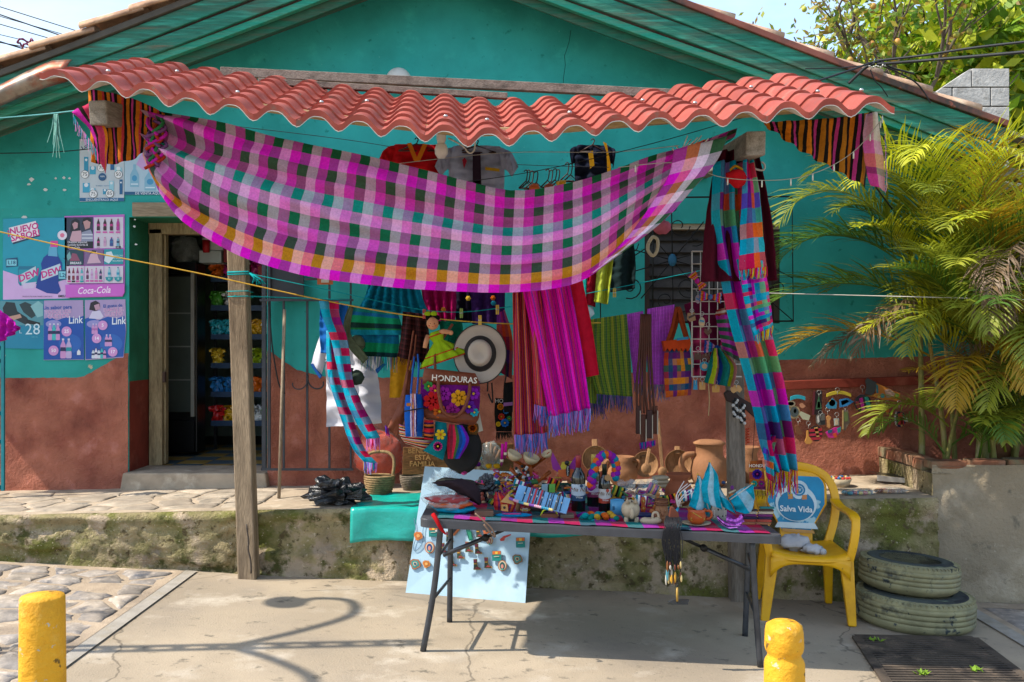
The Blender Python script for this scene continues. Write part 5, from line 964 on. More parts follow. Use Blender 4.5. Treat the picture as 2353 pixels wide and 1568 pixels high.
dr('maroon_cloth', 'plain maroon cloth behind the white wire grid', 'cloth', [(1572, 700), (1590, 780), (1596, 868)], [(1668, 668), (1672, 780), (1676, 872)], 6.45, cloth('#5a1030'), folds=1.5, amp=.015)
# clothes hanging behind, by the window
dr('lime_trousers', 'lime yellow garment hanging behind the checked cloth', 'garment', [(1375, 560), (1372, 620), (1366, 694)], [(1412, 560), (1406, 620), (1396, 700)], 6.4, mat('lime_satin', '#9aa82a', .5, var=.12, scale=20, bump=.3, bscale=30), folds=1.5, amp=.02)
dr('red_garment', 'dark red garment left of the lime one', 'garment', [(1352, 600), (1350, 650), (1346, 700)], [(1376, 600), (1372, 650), (1368, 706)], 6.45, cloth('#8a1024'), folds=1.2)
dr('teal_garment', 'thin teal garment between crimson cloth and red garment', 'garment', [(1336, 600), (1338, 650), (1340, 690)], [(1354, 600), (1352, 650), (1350, 694)], 6.5, cloth('#0a7a78'), folds=1)
dr('dark_trousers', 'dark slate trousers hanging in front of the window grille', 'trousers', [(1410, 560), (1406, 620), (1402, 672)], [(1456, 560), (1460, 610), (1458, 664)], 6.6, cloth('#1a2a2c'), folds=1.5, amp=.02)
t = thing('hat_ornament', Q(1502, 588, 6.3), 'cream loop shaped ornament with pink trim on the grille', 'ornament')
mb = MB(); mb.use(cm('#a59a80', .8)).tube(smoothpts([Q(1490, 560, 6.3), Q(1489, 575, 6.3), Q(1500, 588, 6.3), Q(1510, 575, 6.3), Q(1511, 552, 6.3), Q(1500, 545, 6.3), Q(1490, 560, 6.3)], 20), .012, 7); mb.build('loop', parent=t)
mb = MB(); mb.ball(Q(1522, 522, 6.3), (.06, .04, .045), 12, 8, .5, 3); mb.build('pink_trim', cloth('#a85a6a'), t)
mb = MB(); mb.prism([(1350, 705), (1362, 705), (1366, 722), (1352, 735)], .01, d=6.5); tag(mb.build('pale_card', cm('#8fa8b5', .6)), 'pale blue card hanging beside the crimson cloth', 'card')
# maroon dress and the two checked scarves on the right
mdm = cloth('#4a1020', transl=.1)
t = thing('maroon_dress', Q(1700, 652, 5.45), 'dark maroon dress on a white hanger behind the bright scarf', 'dress')
drape('dress_body', [(1652, 345), (1640, 400), (1622, 520), (1612, 648)], [(1742, 345), (1752, 400), (1772, 520), (1783, 645)], 5.45, mdm, folds=4.5, amp=.03, parent=t, nu=60)
mb = MB(); mb.tube(smoothpts([Q(1655, 388, 5.4), Q(1700, 380, 5.4), Q(1750, 392, 5.4), Q(1757, 380, 5.4), Q(1750, 372, 5.4)], 16), .006, 6); mb.build('hanger', cm('#b5b0a8', .4), t)
pl2 = weave('rainbow_madras', ['#00a8c4', '#5a0a78', '#d400b8', '#00a0c0', '#6ab080', '#e02868', '#5a3cc4'], ['#00a8c4', '#d00a4c', '#4a0a68', '#0088b8', '#d400b8', '#5a3cc4', '#5aa868', '#e0601a', '#00a0c0'], .86, 2.1, cell=(6.02, 18.9), transl=.25)
pl3 = weave('rainbow_madras_b', ['#00a0c4', '#5a0a78', '#e8601a', '#5ab070', '#b8105c'], ['#c80a4c', '#00a8c4', '#e0601a', '#0090b8', '#5a3cc4', '#d400b8'], .8, 1.2, cell=(4, 7.2), transl=.25)
t = thing('rainbow_scarf', Q(1800, 1115, 5.6), 'long rainbow checked scarf hanging down to the yellow chair', 'scarf')
a_ = drape('long_fall', [(1642, 372), (1640, 440), (1640, 520), (1656, 620), (1678, 730), (1710, 850), (1736, 950), (1752, 1030), (1772, 1085)], [(1712, 372), (1712, 450), (1722, 540), (1738, 640), (1768, 760), (1790, 850), (1808, 940), (1822, 1020), (1828, 1080)], 5.3, pl2, nu=50, nv=90, folds=2.6, amp=.045, wr=.01, seed=.5, parent=t, d2=5.75)
fringe(edge(o_fn[a_.name], 1, 16), ['#c9a81a', '#b3123a', '#c012a8', '#c9a01a', '#cf5a22'], 70, .13, .0035, t)
b_ = drape('side_fall', [(1772, 1000), (1756, 1030), (1758, 1062), (1764, 1100)], [(1790, 1000), (1778, 1030), (1776, 1062), (1778, 1110)], 5.72, pl3, nu=8, nv=16, parent=t); fringe(edge(o_fn[b_.name]), ['#c9a81a', '#b3123a', '#0a90b0'], 20, .1, .0035, t)
t = thing('rainbow_scarf', Q(1735, 780, 5.2), 'shorter rainbow checked scarf with yellow fringe over the long one', 'scarf')
a_ = drape('upper_fall', [(1708, 368), (1706, 450), (1702, 540), (1700, 622)], [(1730, 368), (1745, 450), (1755, 540), (1764, 612)], 5.2, pl3, nu=24, nv=40, folds=1.2, amp=.02, parent=t, seed=2); fringe(edge(o_fn[a_.name]), ['#0aa0b8', '#c9a81a', '#b3123a', '#c012a8'], 46, .055, .0035, t)
b_ = drape('lower_fall', [(1702, 600), (1706, 660), (1716, 720), (1732, 772)], [(1758, 600), (1766, 660), (1774, 710), (1779, 748)], 5.24, pl2, nu=24, nv=30, folds=1.6, amp=.025, parent=t, seed=4); fringe(edge(o_fn[b_.name]), ['#0a80a8', '#b3123a', '#c9a81a', '#0aa0b8'], 40, .05, .0035, t)
mb = MB(); mb.ball(Q(1692, 408, 5.16), (.05, .03, .05), 12, 8, .4, 2); mb.build('knot', cloth('#a8141c'), t)
mb = MB(); mb.tube(smoothpts([Q(1678, 392, 5.2), Q(1690, 382, 5.18), Q(1706, 392, 5.17)], 10), .008, 5); mb.build('yellow_tie', cloth('#c08a1a'), t)
# white wire grid with bows and key rings
gd = 6.1; gw = mat('white_wire', '#b5afa6', .45); gr = thing('wire_grid', Q(1645, 866, gd), 'white wire display grid hung with bows and key rings', 'grid')
for k in range(6): x = 1590 + k * 19.6; MB().tube([Q(x, 578, gd), Q(x, 866, gd)], .0032 if k else .005, 5).build('upright', gw, gr)
for k in range(11): y = 578 + k * 28.8; MB().tube([Q(1590, y, gd - .004), Q(1704, y, gd - .004)], .0032 if 0 < k < 10 else .005, 5).build('crossbar', gw, gr)
def bow(label, x, y, s, cols, d=gd - .03, rot=0):
 s *= 1.25
 t = thing('bow', Q(x, y + s * .6, d), label, 'bow'); m = weave('bow_' + cols[0] + cols[1], cols, None, 2, 1, transl=0)
 for sg in (-1, 1):
  def f(u, v):
   a = rot; r = lerp(.12, 1, u); w = (.18 + .62 * u) * (1 - .15 * u * u); X, Y = sg * r * s, lerp(-w, w, v) * s * .75
   p = Q(x + X * math.cos(a) - Y * math.sin(a), y + X * math.sin(a) + Y * math.cos(a), d); p.y += .012 * math.sin(v * 19) * u - .02 * math.sin(math.pi * u); return p
  mb = MB(); mb.grid(f, 10, 16); mb.build('loop', m, t, solid=.003)
 mb = MB(); mb.ball(Q(x, y, d - .012), (.016, .014, .018), 8, 6); mb.build('knot', cloth(cols[-1]), t); return t
bow('orange and red fabric bow at the top left of the grid', 1602, 646, 17, ['#c9741a', '#b3301f', '#c9a01a', '#b0288a'], rot=.9)
bow('rainbow fabric bow in the middle of the grid', 1632, 683, 20, ['#b01c8c', '#b3301f', '#c9741a', '#4a6a9a'], rot=.1)
bow('blue and pink hair bow at the bottom of the grid', 1648, 800, 24, ['#0a6a80', '#a86a80', '#1a3a7a'], rot=.1)
dr('headscarf', 'green, yellow and blue striped headscarf tied below the hair bow', 'scarf', [(1640, 800), (1630, 840), (1620, 880)], [(1655, 800), (1690, 840), (1684, 890)], 6.03, weave('sash', ['#0d6a60', '#9aa81a', '#a86a60', '#1a3a8a', '#0d6a60'], None, 1.5, 1), folds=2.4, amp=.03)
dr('purple_green_scarf', 'purple and green striped scarf hanging down the grid\'s right side', 'scarf', [(1645, 726), (1655, 770), (1665, 812)], [(1680, 722), (1692, 770), (1698, 830)], 6.02, weave('pg', ['#2a5a3a', '#a01a8a'], ['#2a5a3a', '#a01a8a', '#14503a', '#b03a9a'], 1, 2.5, share=.85), folds=1.5, amp=.02)
def ring(mb, x, y, d, r=.012, m=None, th=.0016):
 mb.use(m or screw); mb.tube([Q(x, y, d) + Vector((r * math.cos(a), 0, r * math.sin(a))) for a in [i * .524 for i in range(13)]], th, 4, False)
def keyring(label, x, y, poly, col, d, chain=14, extra=(), cat='key ring', th=.008):
 t = thing('key_ring', Q(x, y + 20, d), label, cat); mb = MB(); ring(mb, x, y - chain, d); mb.tube([Q(x, y - chain + 4, d), Q(x, y, d)], .0018, 4); mb.build('ring', parent=t)
 mb = MB(); mb.use(cm(col, .5)).prism([(x + a, y + b) for a, b in poly], th, d=d); mb.build('charm', parent=t, bevel=.001)
 for nm, q, c in extra: mb = MB(); mb.use(cm(c, .5)).prism([(x + a, y + b) for a, b in q], .003, d=d - .003); mb.build(nm, parent=t)
 return t
circ = lambda r, ry=None, n=16, cx=0, cy=0: [(cx + r * math.cos(6.283 * i / n), cy + (ry or r) * math.sin(6.283 * i / n)) for i in range(n)]
keyring('pink and blue sandal key ring high on the grid', 1604, 680, circ(6, 10, cy=8), '#8f7f8a', gd - .02, extra=[('stripe', [(-4, 4), (4, 8), (4, 11), (-4, 8)], '#2a6fa0')])
keyring('striped purse key ring left of the grid', 1590, 728, [(-10, -8), (6, -10), (9, 8), (-4, 12), (-11, 5)], '#8a6a4a', gd - .02, extra=[('stripe', [(-8, 0), (6, -6), (7, -2), (-7, 5)], '#3a2a24')])
keyring('white and blue sandal key ring mid grid', 1613, 735, circ(7, 12, cy=6), '#a89a80', gd - .02, extra=[('stripe', [(-5, 0), (5, 2), (5, 6), (-5, 4)], '#2a7fa0'), ('patch', [(-5, 8), (5, 9), (4, 13), (-4, 12)], '#c9a070')])
keyring('brown heart key ring below the striped coin purse', 1627, 760, [(0, 12), (-9, 3), (-7, -5), (0, -2), (7, -5), (9, 3)], '#5a3a2a', gd - .02)
keyring('dark leather key ring at the lower left of the grid', 1604, 815, [(-8, -4), (8, -4), (9, 12), (-9, 12)], '#4a2a1c', gd - .02)
keyring('brown leather key ring beside the lower left one', 1622, 818, [(-8, -4), (6, -6), (10, 10), (-9, 14)], '#553020', gd - .02)
keyring('round blue picture key ring at the grid foot', 1619, 842, circ(11), '#1a7a90', gd - .03, extra=[('picture', circ(6), '#a88a6a')])
keyring('pink and purple tag key ring under the grid', 1640, 875, [(-10, -6), (8, -9), (10, 6), (-8, 9)], '#7a2a7a', gd - .03, extra=[('stripe', [(-8, -4), (7, -7), (8, -2), (-8, 1)], '#b5862a')])
keyring('cream tag key ring under the grid', 1614, 886, [(-7, -8), (7, -8), (7, 10), (-7, 10)], '#b5864a', gd - .03)
keyring('blue tag key ring at the lowest left of the grid', 1598, 884, [(-4, -10), (4, -10), (5, 12), (-5, 12)], '#1f7a9a', gd - .03)
keyring('wooden house shaped key ring low on the grid', 1645, 893, [(-9, -5), (0, -12), (9, -5), (8, 9), (-8, 9)], '#b0803a', gd - .05)
keyring('cream animal shaped tag by the right post', 1692, 893, [(-14, 0), (-6, -8), (8, -7), (14, 2), (8, 10), (2, 6), (-6, 11), (-11, 8)], '#b58a55', gd - .05)
t = thing('coin_purse', Q(1658, 730, gd), 'small red and cream striped coin purse on the grid', 'coin purse'); drape('body', [(1648, 712), (1644, 726), (1652, 742)], [(1672, 706), (1676, 720), (1668, 736)], gd - .05, weave('coin', ['#8a1a1a', '#a89a88', '#5a1a1a'], ['#8a1a1a', '#a89a88', '#7a2a24'], 1, 2, share=.85, transl=0), parent=t, two=True, bulge=.02, nu=10, nv=10)
mb = MB(); mb.tube(smoothpts([Q(1628, 880, 6.05), Q(1630, 920, 6.05), Q(1628, 956, 6.05)], 8), .003, 5); tag(mb.build('string', cloth('#b09a70')), 'cream string dangling below the wire grid', 'string')
# things on the right post
mb = MB(); mb.prism([(1664, 905), (1672, 897), (1690, 900), (1700, 912), (1738, 934), (1742, 950), (1736, 962), (1712, 940), (1690, 930), (1670, 922)], .03, d=6.2); mb.build; tag(mb.build('wooden_gun', mat('dark_wood', '#2f1a14', .55, var=.2, scale=12), bevel=.004), 'dark brown wooden toy pistol hung on the right post', 'toy')
for x, y, h, l in ((1690, 918, 44, 'black and white beaded charm hanging nearer the right post'), (1706, 930, 46, 'black and white beaded charm hanging farther from the right post')):
 mb = MB()
 for k in range(16): mb.use([cm('#141414'), cm('#b9b6b0')][k % 2]); mb.ball(Q(x + 5 * math.sin(k * 2.2), y + k * h / 16, 6.14), .011, 7, 5)
 tag(mb.build('beaded_charm'), l, 'charm')
mb = MB(); mb.tube([Q(1718 + 4 * math.cos(t), 985 + t * 1.0, 6.2) + Vector((0, .012 * math.sin(t), 0)) for t in [i * .6 for i in range(60)]], .004, 5); tag(mb.build('coiled_cord', cm('#b03a1a', .5)), 'orange coiled cord hanging beside the right post', 'cord')
mb = MB(); mb.tube(smoothpts([Q(1735, 950, 6.22), Q(1732, 1010, 6.22), Q(1728, 1060, 6.22)], 8), .002, 4); tag(mb.build('dangling_wire', cm('#101010')), 'thin black cord hanging beside the orange coil', 'cord')
# rail on the red wall with key rings and hooks
wd = 7.48; rail = MB(); rail.beam(Q(1745, 888, 7.54), Q(2160, 872, 7.54), .05, .07); tag(rail.build('wall_rail', redsm, bevel=.006), 'red painted timber rail on the lower right wall', 'rail')
def kx(x): return 1783 + x * .1758
def ky(y): return 863.8 + y * .1758
def wk(label, pts, col, d=wd, extra=(), ringat=None, cat='key ring', th=.01):
 t = thing('key_ring', Q(kx(pts[0][0]), ky(max(p[1] for p in pts)), d), label, cat)
 mb = MB(); mb.use(cm(col, .55)).prism([(kx(x), ky(y)) for x, y in pts], th, d=d); mb.build('charm', parent=t, bevel=.0015)
 for nm, q, c in extra: mb = MB(); mb.use(cm(c, .5)).prism([(kx(x), ky(y)) for x, y in q], .004, d=d - .004); mb.build(nm, parent=t)
 if ringat: mb = MB(); ring(mb, kx(ringat[0]), ky(ringat[1]), d, .016); mb.tube([Q(kx(ringat[0]), ky(ringat[1] + 20), d), Q(kx(ringat[0]), ky(ringat[1] + 70), d)], .002, 4); mb.build('ring', parent=t)
 return t
def C2(cx, cy, r, ry=None, n=16): return [(cx + r * math.cos(6.283 * i / n), cy + (ry or r) * math.sin(6.283 * i / n)) for i in range(n)]
def arc(x0, x1, y, h, sag): return [(lerp(x0, x1, i / 8), y - sag * math.sin(math.pi * i / 8)) for i in range(9)] + [(lerp(x1, x0, i / 8), y + h - sag * math.sin(math.pi * i / 8)) for i in range(9)]
wk('curved turquoise hook bar with two hanging charms', arc(190, 385, 275, 50, 25), '#1f93a5', extra=[('charm_a', C2(195, 365, 60, 40), '#8a8068'), ('charm_b', [(310, 370), (345, 355), (390, 400), (350, 428), (315, 410)], '#b07a5a'), ('charm_a_picture', C2(195, 365, 42, 26), '#4a5a5a')])
wk('pair of round picture charms left of the woven bookmark', C2(240, 475, 78, 88), '#a08a62', extra=[('picture', C2(240, 475, 58, 66), '#3f4a4a'), ('lower_charm', [(300, 500), (330, 465), (450, 520), (430, 585), (350, 570)], '#a5a58a'), ('glint', C2(250, 460, 18, 30), '#7f8a8a')])
wk('brown leather boot shaped key ring under the picture charms', [(245, 660), (290, 645), (320, 690), (355, 760), (310, 775), (260, 750)], '#6b3f22', ringat=(290, 575))
wk('small wooden guitar key ring', [(405, 715), (425, 715), (430, 790), (470, 830), (475, 870), (440, 895), (395, 890), (378, 860), (400, 800)], '#b5803a', ringat=(425, 620))
wk('round red striped coin purse key ring', C2(525, 755, 90, 105), '#1c1412', extra=[('stripe', [(x, y) for x, y in [(445, 700), (600, 685), (605, 720), (440, 735)]], '#a01a2a'), ('stripe', [(440, 760), (608, 745), (608, 775), (442, 790)], '#a8203a'), ('stripe', [(450, 810), (600, 795), (580, 835), (470, 845)], '#9a1a2a'), ('wood_plate', [(500, 680), (545, 670), (570, 800), (535, 810)], '#b5864a')])
wk('black woven bookmark with a green pendant', [(490, 205), (605, 195), (600, 500), (475, 515)], '#221414', extra=[('edge', [(490, 205), (515, 203), (500, 512), (475, 515)], '#5a1420'), ('pendant', [(560, 270), (600, 430), (520, 440)], '#2f5a3a'), ('pendant_frame', [(545, 340), (575, 340), (580, 420), (540, 420)], '#a08a4a')], ringat=(562, 215))
wk('yellow curved hook bar with painted charms', arc(665, 985, 235, 45, 40), '#b5a02a', extra=[('charm_a', [(650, 395), (740, 290), (800, 350), (790, 430), (680, 430)], '#2a7a9a'), ('charm_a_picture', C2(735, 355, 42, 44), '#a8904a'), ('charm_b', [(830, 310), (940, 290), (1020, 340), (930, 395), (835, 415)], '#1f6fa5'), ('charm_b_picture', [(850, 330), (930, 310), (960, 340), (860, 390)], '#b58a6a')], ringat=(803, 180))
wk('bunch of metal key rings above the red coin purse', [(520, 520), (600, 480), (640, 500), (650, 640), (560, 650), (530, 620)], '#5a5650', extra=[('glint', [(540, 540), (560, 520), (570, 600), (550, 620)], '#b5b3ac'), ('beads', [(580, 590), (640, 580), (640, 640), (590, 640)], '#1a1a1a')], ringat=(580, 480))
wk('pale wooden figure key ring', [(655, 540), (690, 515), (725, 545), (705, 600), (715, 665), (695, 690), (660, 660), (668, 590)], '#b5804a', ringat=(675, 440))
wk('picture key ring with a saint in a pale frame', [(760, 560), (825, 555), (830, 650), (765, 655)], '#8a9490', extra=[('picture', [(775, 575), (812, 572), (815, 640), (780, 642)], '#b5a58a')], ringat=(795, 505))
wk('tall glass picture key ring at the right of the bunch', [(875, 450), (945, 440), (970, 610), (905, 720), (865, 700)], '#6a5a4a', extra=[('picture', [(890, 480), (935, 475), (945, 590), (895, 600)], '#5a6a3a'), ('gold_edge', [(870, 450), (885, 448), (885, 700), (868, 700)], '#a58a5a')], ringat=(905, 405))
wk('pink and teal cloth tassel key ring at the bottom', [(650, 740), (760, 680), (850, 660), (840, 740), (770, 815), (690, 810)], '#b01c7a', extra=[('stripe', [(680, 715), (740, 700), (730, 745), (680, 750)], '#14506a'), ('orange', [(740, 760), (790, 745), (800, 800), (765, 812)], '#b5431a'), ('teal', [(800, 690), (850, 665), (845, 735), (810, 750)], '#1f7a7a')])
wk('round coin purse key ring striped black, pink and teal', C2(1140, 360, 112, 118), '#1c1a24', extra=[('pink', [(1090, 300), (1130, 285), (1175, 470), (1130, 476)], '#a8147a'), ('teal', [(1160, 280), (1205, 275), (1250, 430), (1200, 465)], '#127a6a'), ('rust', [(1040, 340), (1085, 330), (1100, 440), (1060, 420)], '#7a2a2a')], ringat=(1130, 150))
wk('dark grey painted bracket on the red rail', [(1170, 60), (1200, 30), (1260, 60), (1320, 90), (1300, 200), (1250, 260), (1170, 240), (1185, 150)], '#3a4040', cat='bracket')
wk('orange painted map shaped plaque with three hanging charms', [(1300, 90), (1625, 235), (1620, 310), (1580, 330), (1520, 310), (1400, 320), (1330, 290), (1250, 270), (1310, 220)], '#b5702a', extra=[('teal_mark', [(1310, 110), (1335, 130), (1340, 230), (1315, 225)], '#1f6f7a'), ('scene', [(1420, 190), (1480, 170), (1560, 230), (1540, 270), (1450, 290)], '#a88a7a'), ('green', C2(1585, 255, 26, 26), '#7a9a3a'), ('dot', C2(1395, 262, 26, 30), '#3a8a8a'), ('dot', C2(1345, 275, 16, 18), '#b5a04a')], cat='plaque')
wk('leather boot charm under the orange plaque', [(1330, 385), (1365, 375), (1360, 450), (1350, 520), (1300, 500), (1260, 470), (1320, 440)], '#7a4420', ringat=(1320, 330))
wk('small orange drop charm under the orange plaque', [(1455, 400), (1475, 400), (1482, 460), (1460, 510), (1440, 470)], '#a85a1a', ringat=(1455, 350))
wk('round striped coin purse with a white loop, rightmost on the wall', C2(1625, 570, 75, 105), '#1a1a3a', extra=[('red', [(1595, 500), (1650, 480), (1680, 640), (1600, 640)], '#a82a2a'), ('wood', [(1630, 540), (1655, 535), (1660, 660), (1635, 665)], '#b5864a'), ('white_loop', [(1640, 530), (1720, 555), (1725, 605), (1650, 590), (1700, 585), (1700, 565)], '#b9b0a8'), ('white_edge', [(1550, 520), (1570, 470), (1580, 470), (1565, 570), (1590, 660), (1560, 640)], '#b5aca5')], ringat=(1610, 350))
# ================================================================ FOLDING TABLE
tx0, tx1, ty0, ty1 = Q(965, 1200, 4.95).x, Q(1798, 1230, 4.95).x, 4.93, 5.66
tb = thing('folding_table', (lerp(tx0, tx1, .5), 5.3, gz(0)), 'dark grey folding table loaded with crafts in front of the platform', 'table')
plast = mat('grey_plastic', '#3d3d40', .55, var=.15, scale=20, bump=.4, bscale=150, spec=.4, dist=.003)
mb = MB(); r = .05; k_ = 6; out = []
for cx, cy, a0 in ((tx1 - r, ty1 - r, 0), (tx0 + r, ty1 - r, 1.5708), (tx0 + r, ty0 + r, 3.1416), (tx1 - r, ty0 + r, 4.7124)):
 out += [(cx + r * math.cos(a0 + i * 1.5708 / k_), cy + r * math.sin(a0 + i * 1.5708 / k_)) for i in range(k_ + 1)]
N1 = len(out); lay = [(1, -.045), (1.0, -.006), (.996, 0)]
vs_ = []
for s_, dz in lay:
 cx, cy = lerp(tx0, tx1, .5), 5.295; vs_ += [(cx + (x - cx) * s_, cy + (y - cy) * s_, tz(x) + dz) for x, y in out]
mb.add(vs_, [tuple(range(N1))[::-1], tuple(2 * N1 + i for i in range(N1))] + [(l * N1 + i, l * N1 + (i + 1) % N1, (l + 1) * N1 + (i + 1) % N1, (l + 1) * N1 + i) for l in range(2) for i in range(N1)], flat=True)
mb.build('table_top', plast, tb)
steel = mat('grey_steel', '#47494d', .4, var=.25, scale=14, metal=.55)
def leg(top, bot, mid): MB().tube(smoothpts([top, mid, bot], 10), .0165, 10).build('leg', steel, tb)
for (ux, uy), (bx, by), d in (((1013, 1210), (972, 1498), 5.03), ((1728, 1232), (1747, 1545), 5.03)):
 b = G(bx, by); b.y = 5.04; b.x = (bx - CX) * 5.04 / F; b.z = gz(b.x); t = Vector((Q(ux, uy, 5.04).x, 5.04, tz(Q(ux, uy, 5.04).x) - .045)); leg(t, b, t.lerp(b, .5) + Vector((.012 if bx < 1200 else -.004, 0, 0)))
 xo = .0 if bx < 1200 else -.0
 b2 = Vector((Q(1033 if bx < 1200 else 1712, 0, 5.58).x, 5.58, 0)); b2.z = gz(b2.x); t2 = Vector((Q(1036 if bx < 1200 else 1722, 0, 5.56).x, 5.56, 0)); t2.z = tz(t2.x) - .045; leg(t2, b2, t2.lerp(b2, .6))
 MB().tube([t.lerp(b, .62), t2.lerp(b2, .62)], .009, 8).build('leg_brace', steel, tb)
 MB().tube([t.lerp(b, .28), t2.lerp(b2, .28)], .009, 8).build('leg_brace', steel, tb)
 c = Vector((lerp(tx0, tx1, .30 if bx < 1200 else .68), 5.3, 0)); c.z = tz(c.x) - .05; m_ = t.lerp(b, .33).lerp(t2.lerp(b2, .33), .5)
 MB().tube([m_, m_.lerp(c, .5)], .0125, 8).build('folding_strut', steel, tb); MB().tube([m_.lerp(c, .48), c], .009, 8).build('folding_strut', mat('black_steel', '#1c1c1e', .4, metal=.4), tb)
 mb = MB(); mb.lathe([(.02, -.012), (.02, .012)], m_.lerp(c, .5), 12, Matrix.Rotation(1.57, 4, 'X')); mb.build('strut_joint', mat('black_plastic', '#161616', .5), tb)
# woven runner under the goods
rn = weave('table_runner', ['#0d6a62', '#8a2a8a', '#9a1030', '#0d5a5a', '#7a1f6a', '#a01432'], ['#5a1a5a', '#0d6a70', '#8a1030'], 3.5, 3, share=.3, transl=0)
mb = MB(); mb.grid(lambda u, v: Vector((lerp(tx0 + .09, tx1 - .06, u), lerp(ty1 - .05, ty0 + .012 + .012 * math.sin(u * 40), v), tz(lerp(tx0 + .09, tx1 - .06, u)) + .006 + .006 * max(0, fb((u * 25, v * 6, 2))))), 110, 16)
tag(mb.build('table_runner', rn), 'woven runner of teal, purple and crimson blocks covering the table', 'tablecloth')
ZM = Matrix.Identity(4)
def obj(nm, label, cat, mb, m=None, grp=None, **k): return tag(mb.build(nm, m, **k), label, cat, grp)
def sz(v, d): return v * d / F            # picture units to metres at depth d
def lathe_at(p, prof, s, n=26, **k): mb = MB(); mb.lathe([(r * s, z * s) for r, z in prof], p, n, **k); return mb
clay = mat('red_clay', '#8a4a2c', .85, var=.2, scale=9, bump=.3, bscale=60, blots=(('#6b3622', 4, .5, .7),))
tan = mat('tan_clay', '#8a5f40', .88, var=.2, scale=9, bump=.3, bscale=60, blots=(('#7d5234', 4, .5, .72), ('#b58a62', 6, .6, .8)))
pale = mat('pale_clay', '#a8987c', .85, var=.15, scale=12, bump=.2, bscale=70)
bwood = wood('kitchen_wood', '#8f6a48', '#6b4c32', (8, 8, 1.2), .75, .3)
film = glass('clear_film', '#c3cdca', .12, .22)
# ---------------------------------------------------------------- behind the table, on the platform
def wallpt(x, y, d): return Q(x, y, d)
t = thing('clay_jug', Q(1628, 1118, 7.2), 'large tan clay jug with a lid and side handle by the wall', 'jug'); b = Q(1630, 1118, 7.15); b.z = pz(b.x)
lathe_at(b, [(.0, 0), (.1, 0), (.135, .06), (.14, .13), (.125, .2), (.1, .235), (.1, .3), (.112, .315)], 1).build('body', tan, t)
lathe_at(b + Vector((0, 0, .315)), [(.118, 0), (.12, .012), (.08, .03), (0, .036)], 1).build('lid', tan, t)
mb = MB(); mb.tube(smoothpts([b + Vector((-.11, 0, .24)), b + Vector((-.19, -.02, .23)), b + Vector((-.21, -.02, .15)), b + Vector((-.14, 0, .06))], 14), .022, 8); mb.build('handle', tan, t)
b = Q(1720, 1100, 7.3); b.z = pz(b.x); obj('clay_jar', 'tall brown clay jar just right of the right post', 'jar', lathe_at(b, [(0, 0), (.06, 0), (.075, .1), (.07, .18), (.062, .22), (.085, .27), (.08, .275), (.05, .22)], 1), tan)
b = Q(1430, 1112, 7.2); b.z = pz(b.x) + .02; t = thing('clay_pot', b, 'squat tan clay pot with ear handles behind the bottles', 'pot'); lathe_at(b, [(0, 0), (.07, 0), (.115, .06), (.11, .12), (.075, .17), (.09, .21), (.086, .21), (.07, .17)], 1).build('body', tan, t)
for s in (-1, 1): mb = MB(); mb.tube(smoothpts([b + Vector((s * .08, 0, .18)), b + Vector((s * .125, -.02, .17)), b + Vector((s * .11, 0, .11))], 10), .014, 7); mb.build('handle', tan, t)
def pan(label, cx, cy, r, hx, hy, d, tilt=1.35):
 t = thing('wooden_pan', Q(cx, cy + r, d), label, 'pan'); c = Q(cx, cy, d); R = sz(r, d)
 mb = MB(); mb.lathe([(0, .004), (R * .75, .0), (R * .95, -.012), (R, -.03), (R * 1.03, -.028), (R * .98, .006), (R * .8, .02), (0, .022)], c, 30, Matrix.Rotation(tilt + 3.1416, 4, 'X')); mb.build('bowl', bwood, t)
 a = Q(cx + (hx - cx) * .3, cy + (hy - cy) * .55, d); mb = MB(); mb.beam(a, Q(hx, hy, d + .04), sz(13, d), .016, (0, 1, 0)); mb.build('handle', bwood, t, bevel=.006)
pan('round wooden pan behind the wine bottles, handle upright', 1368, 1056, 30, 1366, 1010, 7.3); pan('dark wooden pan standing behind the long spoons', 1482, 1068, 29, 1476, 1040, 7.25); pan('wooden pan with short upright handle next to the clay jug', 1558, 1066, 31, 1556, 1026, 7.3)
def spoon(label, x0, y0, x1, y1, d, w, br):
 t = thing('wooden_spoon', Q(x1, y1, d), label, 'spoon'); mb = MB(); mb.beam(Q(x1, y1, d), Q(x0, y0, d + .1), sz(w, d), .012, (0, 1, 0)); mb.build('handle', bwood, t, bevel=.004); mb = MB(); mb.ball(Q(x1, y1 + br * .6, d - .01), (sz(br, d), .02, sz(br * 1.1, d)), 14, 8); mb.build('bowl', bwood, t)
spoon('longest wooden spoon leaning upright against the red wall', 1512, 962, 1522, 1078, 7.0, 8, 11); spoon('shorter wooden spoon leaning beside the longest one', 1492, 1032, 1485, 1070, 6.95, 8, 12)
t = thing('wooden_plaque', Q(970, 1085, 7.0), 'carved wooden plaque lettered BENDIGA ESTA FAMILIA on the platform', 'plaque')
wm = wood('carved_wood', '#6b4526', '#46290f', (1.5, 10, 6), .8, .7); mb = MB(); mb.prism([(926, 1028), (1035, 1030), (1040, 1090), (924, 1092)], .03, d=7.0); mb.build('board', wm, t, bevel=.005)
mb = MB(); mb.use(wood('letter_wood', '#a87848', '#7f5a34', (3, 3, 3)))
for i, s in enumerate(('BENDIGA', 'ESTA', 'FAMILIA')): mb.text(s, Q(972 - i, 1037 + i * 15, 6.985), (1, 0, 0), (0, 0, 1), .052, .02)
mb.build('lettering', parent=t, smooth=False)
t = thing('wooden_plaque', Q(1130, 1085, 7.0), 'second carved wooden plaque behind the wooden hand', 'plaque'); mb = MB(); mb.prism([(1090, 1018), (1180, 1020), (1180, 1090), (1090, 1090)], .03, d=7.05); mb.build('board', wm, t, bevel=.005)
